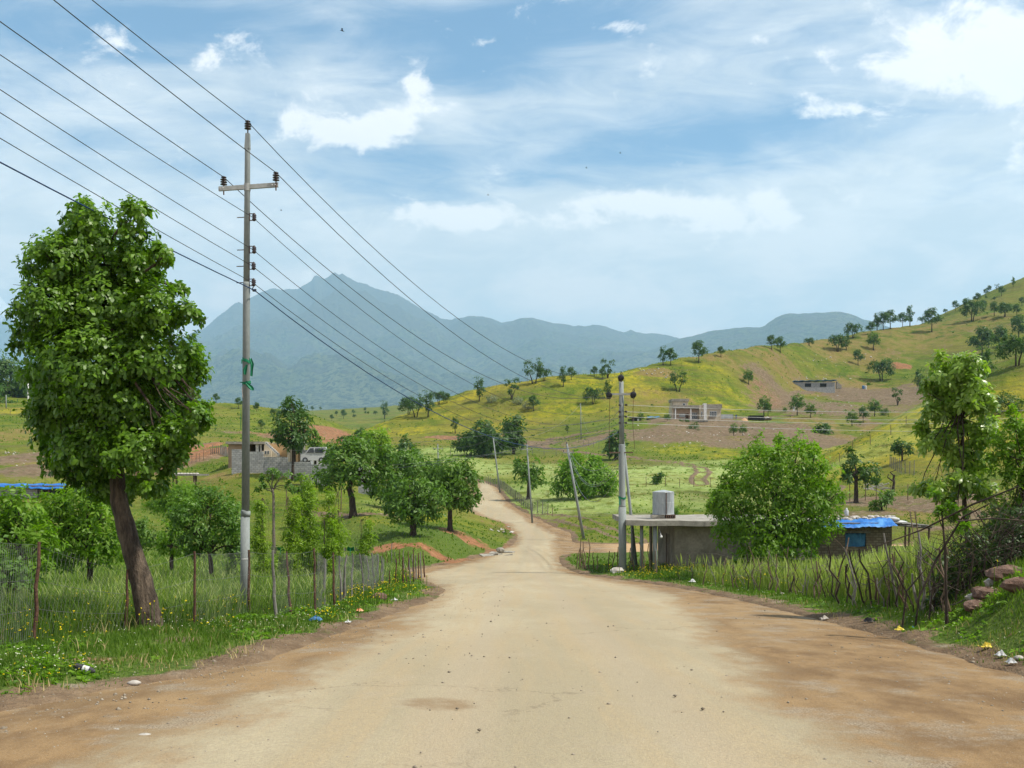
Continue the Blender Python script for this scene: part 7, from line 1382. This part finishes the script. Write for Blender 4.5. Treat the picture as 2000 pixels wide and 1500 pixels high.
# scrub on the slopes
X, Y = scatter(9000, 120, 560, 300, 2300); keep = (clumpy(X, Y, 18, 61) + .5 * clumpy(X, Y, 5, 62) > .16) & (Y > 205); X, Y = X[keep], Y[keep]
T_ = np.stack([X, Y, smooth_h(X, Y) + rng.uniform(0, .25, len(X))], 1); d = np.tile([0, 0, 1.0], (len(X), 1)) + rng.normal(size=(len(X), 3)) * .4
Vv, Ff, tn = rosettes(T_, d, 7, rng.gamma(2.5, .11, len(X)) * (.6 + Y / 400), .6, (30, 95))
tag(np_mesh('scrub', Vv, Ff, M['leaf_far'], attrs={'tint': ('FLOAT', tn)}), 'low scrub and thistles dotted over the hillsides', kind='stuff')
X, Y = scatter(26000, 7, 55, -160, 2200); sd = road_sd(X, Y); keep = (sd > .1) & (clumpy(X, Y, 1.1, 83) > .08 - .1 * (sd < 1.2)); X, Y, sd = X[keep], Y[keep], sd[keep]
blades('dry_stems', X, Y, rng.uniform(.05, .16, len(X)) * (1 + 2.2 * sstep(1.5, 3.5, sd)), .002 + .0003 * Y, 'straw', 'dry straw-coloured stems mixed into the verges', .8)
# broad-leaved weeds
X, Y = scatter(30000, 8, 50, -160, 2200); sd = road_sd(X, Y); keep = (sd > .25) & (sd < 9) & (rng.random(len(X)) > mask_at(dirt, X, Y) * .9) & (clumpy(X, Y, 1.3, 30) > .02); X, Y, sd = X[keep], Y[keep], sd[keep]
T_ = np.stack([X, Y, ground(X, Y) + rng.uniform(.01, .13, len(X)) * sstep(.2, 1.2, sd)], 1); d = np.tile([0, 0, 1.0], (len(X), 1)) + rng.normal(size=(len(X), 3)) * .25
Vv, Ff, tn = rosettes(T_, d, 6, rng.uniform(.04, .085, len(X)) * (1 + Y / 60), .5, (55, 95))
tag(np_mesh('weeds', Vv, Ff, M['leaf_bright'], attrs={'tint': ('FLOAT', tn)}), 'low broad-leaved weeds along both verges', kind='stuff')
def flowers(name, pts, size, mat, label, stem=True):
    """pts: X, Y, height"""
    X, Y, H = pts; n = len(X); Z = ground(X, Y); C_ = np.stack([X, Y, Z + H], 1)
    Vv, Ff, tn = rosettes(C_, np.tile([0, 0, 1.0], (n, 1)) + rng.normal(size=(n, 3)) * .5, 5, size, .75, (60, 95), droop=.1)
    o = tag(np_mesh(name, Vv, Ff, M[mat], attrs={'tint': ('FLOAT', tn)}), label, kind='stuff')
    if stem:
        w = .002 + .0002 * Y; V2 = np.stack([np.stack([X - w, Y, Z], 1), np.stack([X + w, Y, Z], 1), np.stack([X + w, Y, Z + H], 1), np.stack([X - w, Y, Z + H], 1)], 1).reshape(-1, 3)
        so = np_mesh('stems', V2, np.arange(n * 4).reshape(-1, 4), M['grass_blade'], o, attrs={'tint': ('FLOAT', np.full(n * 4, .4))})
Xs, Ys, Hs = [], [], []
for px, row, rx, ry, n, h0, h1 in [(210,1215,150,22,170,.25,.55),(100,1262,110,20,60,.15,.4),(300,1225,60,28,34,.2,.5),(440,1200,38,10,60,.25,.42),(420,1232,60,12,24,.1,.3),(60,1240,80,24,34,.2,.5),(700,1168,60,22,170,.15,.45),(640,1200,70,16,60,.1,.3),(760,1145,60,14,120,.1,.35),(850,1148,30,8,60,.05,.2),(1330,1108,110,12,420,.15,.5),(1240,1116,60,8,120,.1,.3),(1450,1135,60,12,60,.2,.5),(1560,1140,80,16,50,.3,.6),(1880,1130,60,40,26,.3,.8),(60,1320,80,26,26,.05,.2),(150,1300,80,20,20,.05,.15),(1700,1150,100,20,30,.4,.7),(780,1120,60,8,70,.2,.4)]:
    for _ in range(n):
        q = random.gauss(0, .5), random.gauss(0, .5); x, y = cast(px + q[0] * rx, row + q[1] * ry + 18)
        if y < 75 and float(road_sd(np.array(x), np.array(y))) > .3: Xs.append(x); Ys.append(y); Hs.append(random.uniform(h0, h1))
Xs, Ys, Hs = map(np.array, (Xs, Ys, Hs)); flowers('yellow_flowers', (Xs, Ys, Hs), .010 + .00062 * Ys, 'petal_yellow', 'scattered yellow flowers in the verges and fields')
X, Y = scatter(9000, 9, 45, -100, 2150); sd = road_sd(X, Y); keep = (sd > .3) & (sd < 5) & (clumpy(X, Y, 1.8, 44) > .12) & (mask_at(dirt, X, Y) < .5); X, Y = X[keep], Y[keep]
flowers('white_flowers', (X, Y, rng.uniform(.08, .20, len(X))), .007 + .00036 * Y, 'petal_white', 'tiny white flowers speckling the verges', False)
# gravel and pebbles on the shoulders
n = 16000; X, Y = scatter(n, 6.2, 45, -150, 2200); sd = road_sd(X, Y); keep = (sd < .5) & (rng.random(n) < .018 + np.exp(-np.abs(sd + .1) / 1.0)); X, Y, sd = X[keep], Y[keep], sd[keep]; n = len(X)
Z = np.maximum(ground(X, Y), prof(Y) - .045 + .05 * (1 - sstep(-1, .3, sd)))
s_ = rng.gamma(2.0, .0036, n) + .003 + .00015 * Y; oc = np.array([[1,0,0],[0,1,0],[-1,0,0],[0,-1,0],[0,0,.7],[0,0,-.7]], float)
V_ = (np.stack([X, Y, Z], 1)[:, None] + oc[None] * s_[:, None, None] * rng.uniform(.6, 1.4, (n, 6, 1))).reshape(-1, 3)
F_ = (np.arange(n)[:, None, None] * 6 + np.array([[0,1,4],[1,2,4],[2,3,4],[3,0,4],[1,0,5],[2,1,5],[3,2,5],[0,3,5]])[None]).reshape(-1, 3)
tag(np_mesh('gravel', V_, F_, M['pebble']), 'loose gravel along the road shoulders', kind='stuff')
# rubble stones on the slopes
R_ = [];
for px, row, rx, ry, n in [(1480,848,160,12,330),(1330,848,100,10,200),(1400,868,180,8,160),(1600,790,80,18,160),(1560,870,80,14,60),(1590,740,60,8,40),(90,905,110,14,220),(200,920,90,10,120),(1690,700,60,20,30),(1280,728,50,8,50),(1610,706,40,10,40),(30,890,40,12,60),(985,1040,30,8,30),(1020,1028,20,4,20),(1270,865,60,6,40)]:
    for _ in range(n):
        x, y = cast(px + random.gauss(0, .55) * rx, row + random.gauss(0, .55) * ry)
        R_.append((x, y, min(random.gammavariate(2, .05), .26) * (.5 + y / 250)))
R_ = np.array(R_); n = len(R_); V_ = (np.stack([R_[:, 0], R_[:, 1], ground(R_[:, 0], R_[:, 1])], 1)[:, None] + oc[None] * R_[:, 2][:, None, None] * rng.uniform(.6, 1.5, (n, 6, 1))).reshape(-1, 3)
F_ = (np.arange(n)[:, None, None] * 6 + np.array([[0,1,4],[1,2,4],[2,3,4],[3,0,4],[1,0,5],[2,1,5],[3,2,5],[0,3,5]])[None]).reshape(-1, 3)
tag(np_mesh('rubble', V_, F_, M['stone_white']), 'pale rubble strewn over the bare slopes', kind='stuff')
# birds high in the sky
for px, row, lab in ((668, 60, 'dark bird with spread wings high above the mountain'), (1211, 299, 'tiny bird in the blue gap right of the big cloud'), (1145, 328, 'pair-less tiny bird lower left of the one in the blue gap'), (953, 381, 'tiniest bird above the low cloud bank'), (549, 411, 'tiny bird just right of the tall pole')):
    D = 90.0; c = W(px, row, D); k = .20 if row == 60 else .10; mb = MB()
    mb.tube([c + Vector((-k * .9, 0, k * .3)), c, c + Vector((k, 0, -k * .4))], [k * .05, k * .2, k * .06], 6)
    for s in (-1, 1): mb.add([c + Vector((-.25 * k, 0, 0)), c + Vector((.3 * k, 0, 0)), c + Vector((.5 * k, s * k * .9, k * .7)), c + Vector((.0 * k, s * k * 1.7, k * .5)), c + Vector((-.25 * k, 0, -.03 * k)), c + Vector((.3 * k, 0, -.03 * k))], [(0, 1, 2, 3), (5, 4, 3, 2)])
    top(mb, 'bird', 'void', lab, 'bird', 'birds in the sky')
# ---------------------------------------------------------------- the air
def haze():
    mb = MB(); x0, x1, y0, y1, z0, z1 = -25000, 25000, -80, 20600, -330, 3250
    mb.box(((x0 + x1) / 2, (y0 + y1) / 2, (z0 + z1) / 2), (x1 - x0, y1 - y0, z1 - z0))
    m = bpy.data.materials.new('haze'); m.use_nodes = True; t = m.node_tree; t.nodes.clear()
    o = t.nodes.new('ShaderNodeOutputMaterial'); v = t.nodes.new('ShaderNodeVolumePrincipled')
    v.inputs['Color'].default_value = (0.50, 0.79, 1.0, 1); v.inputs['Density'].default_value = HAZE; v.inputs['Anisotropy'].default_value = 0.15
    t.links.new(v.outputs[0], o.inputs['Volume'])
    ob = mb.build('haze', m); tag(ob, 'pale blue summer haze in the valley', kind='stuff')
HAZE = 0.80e-4
haze()
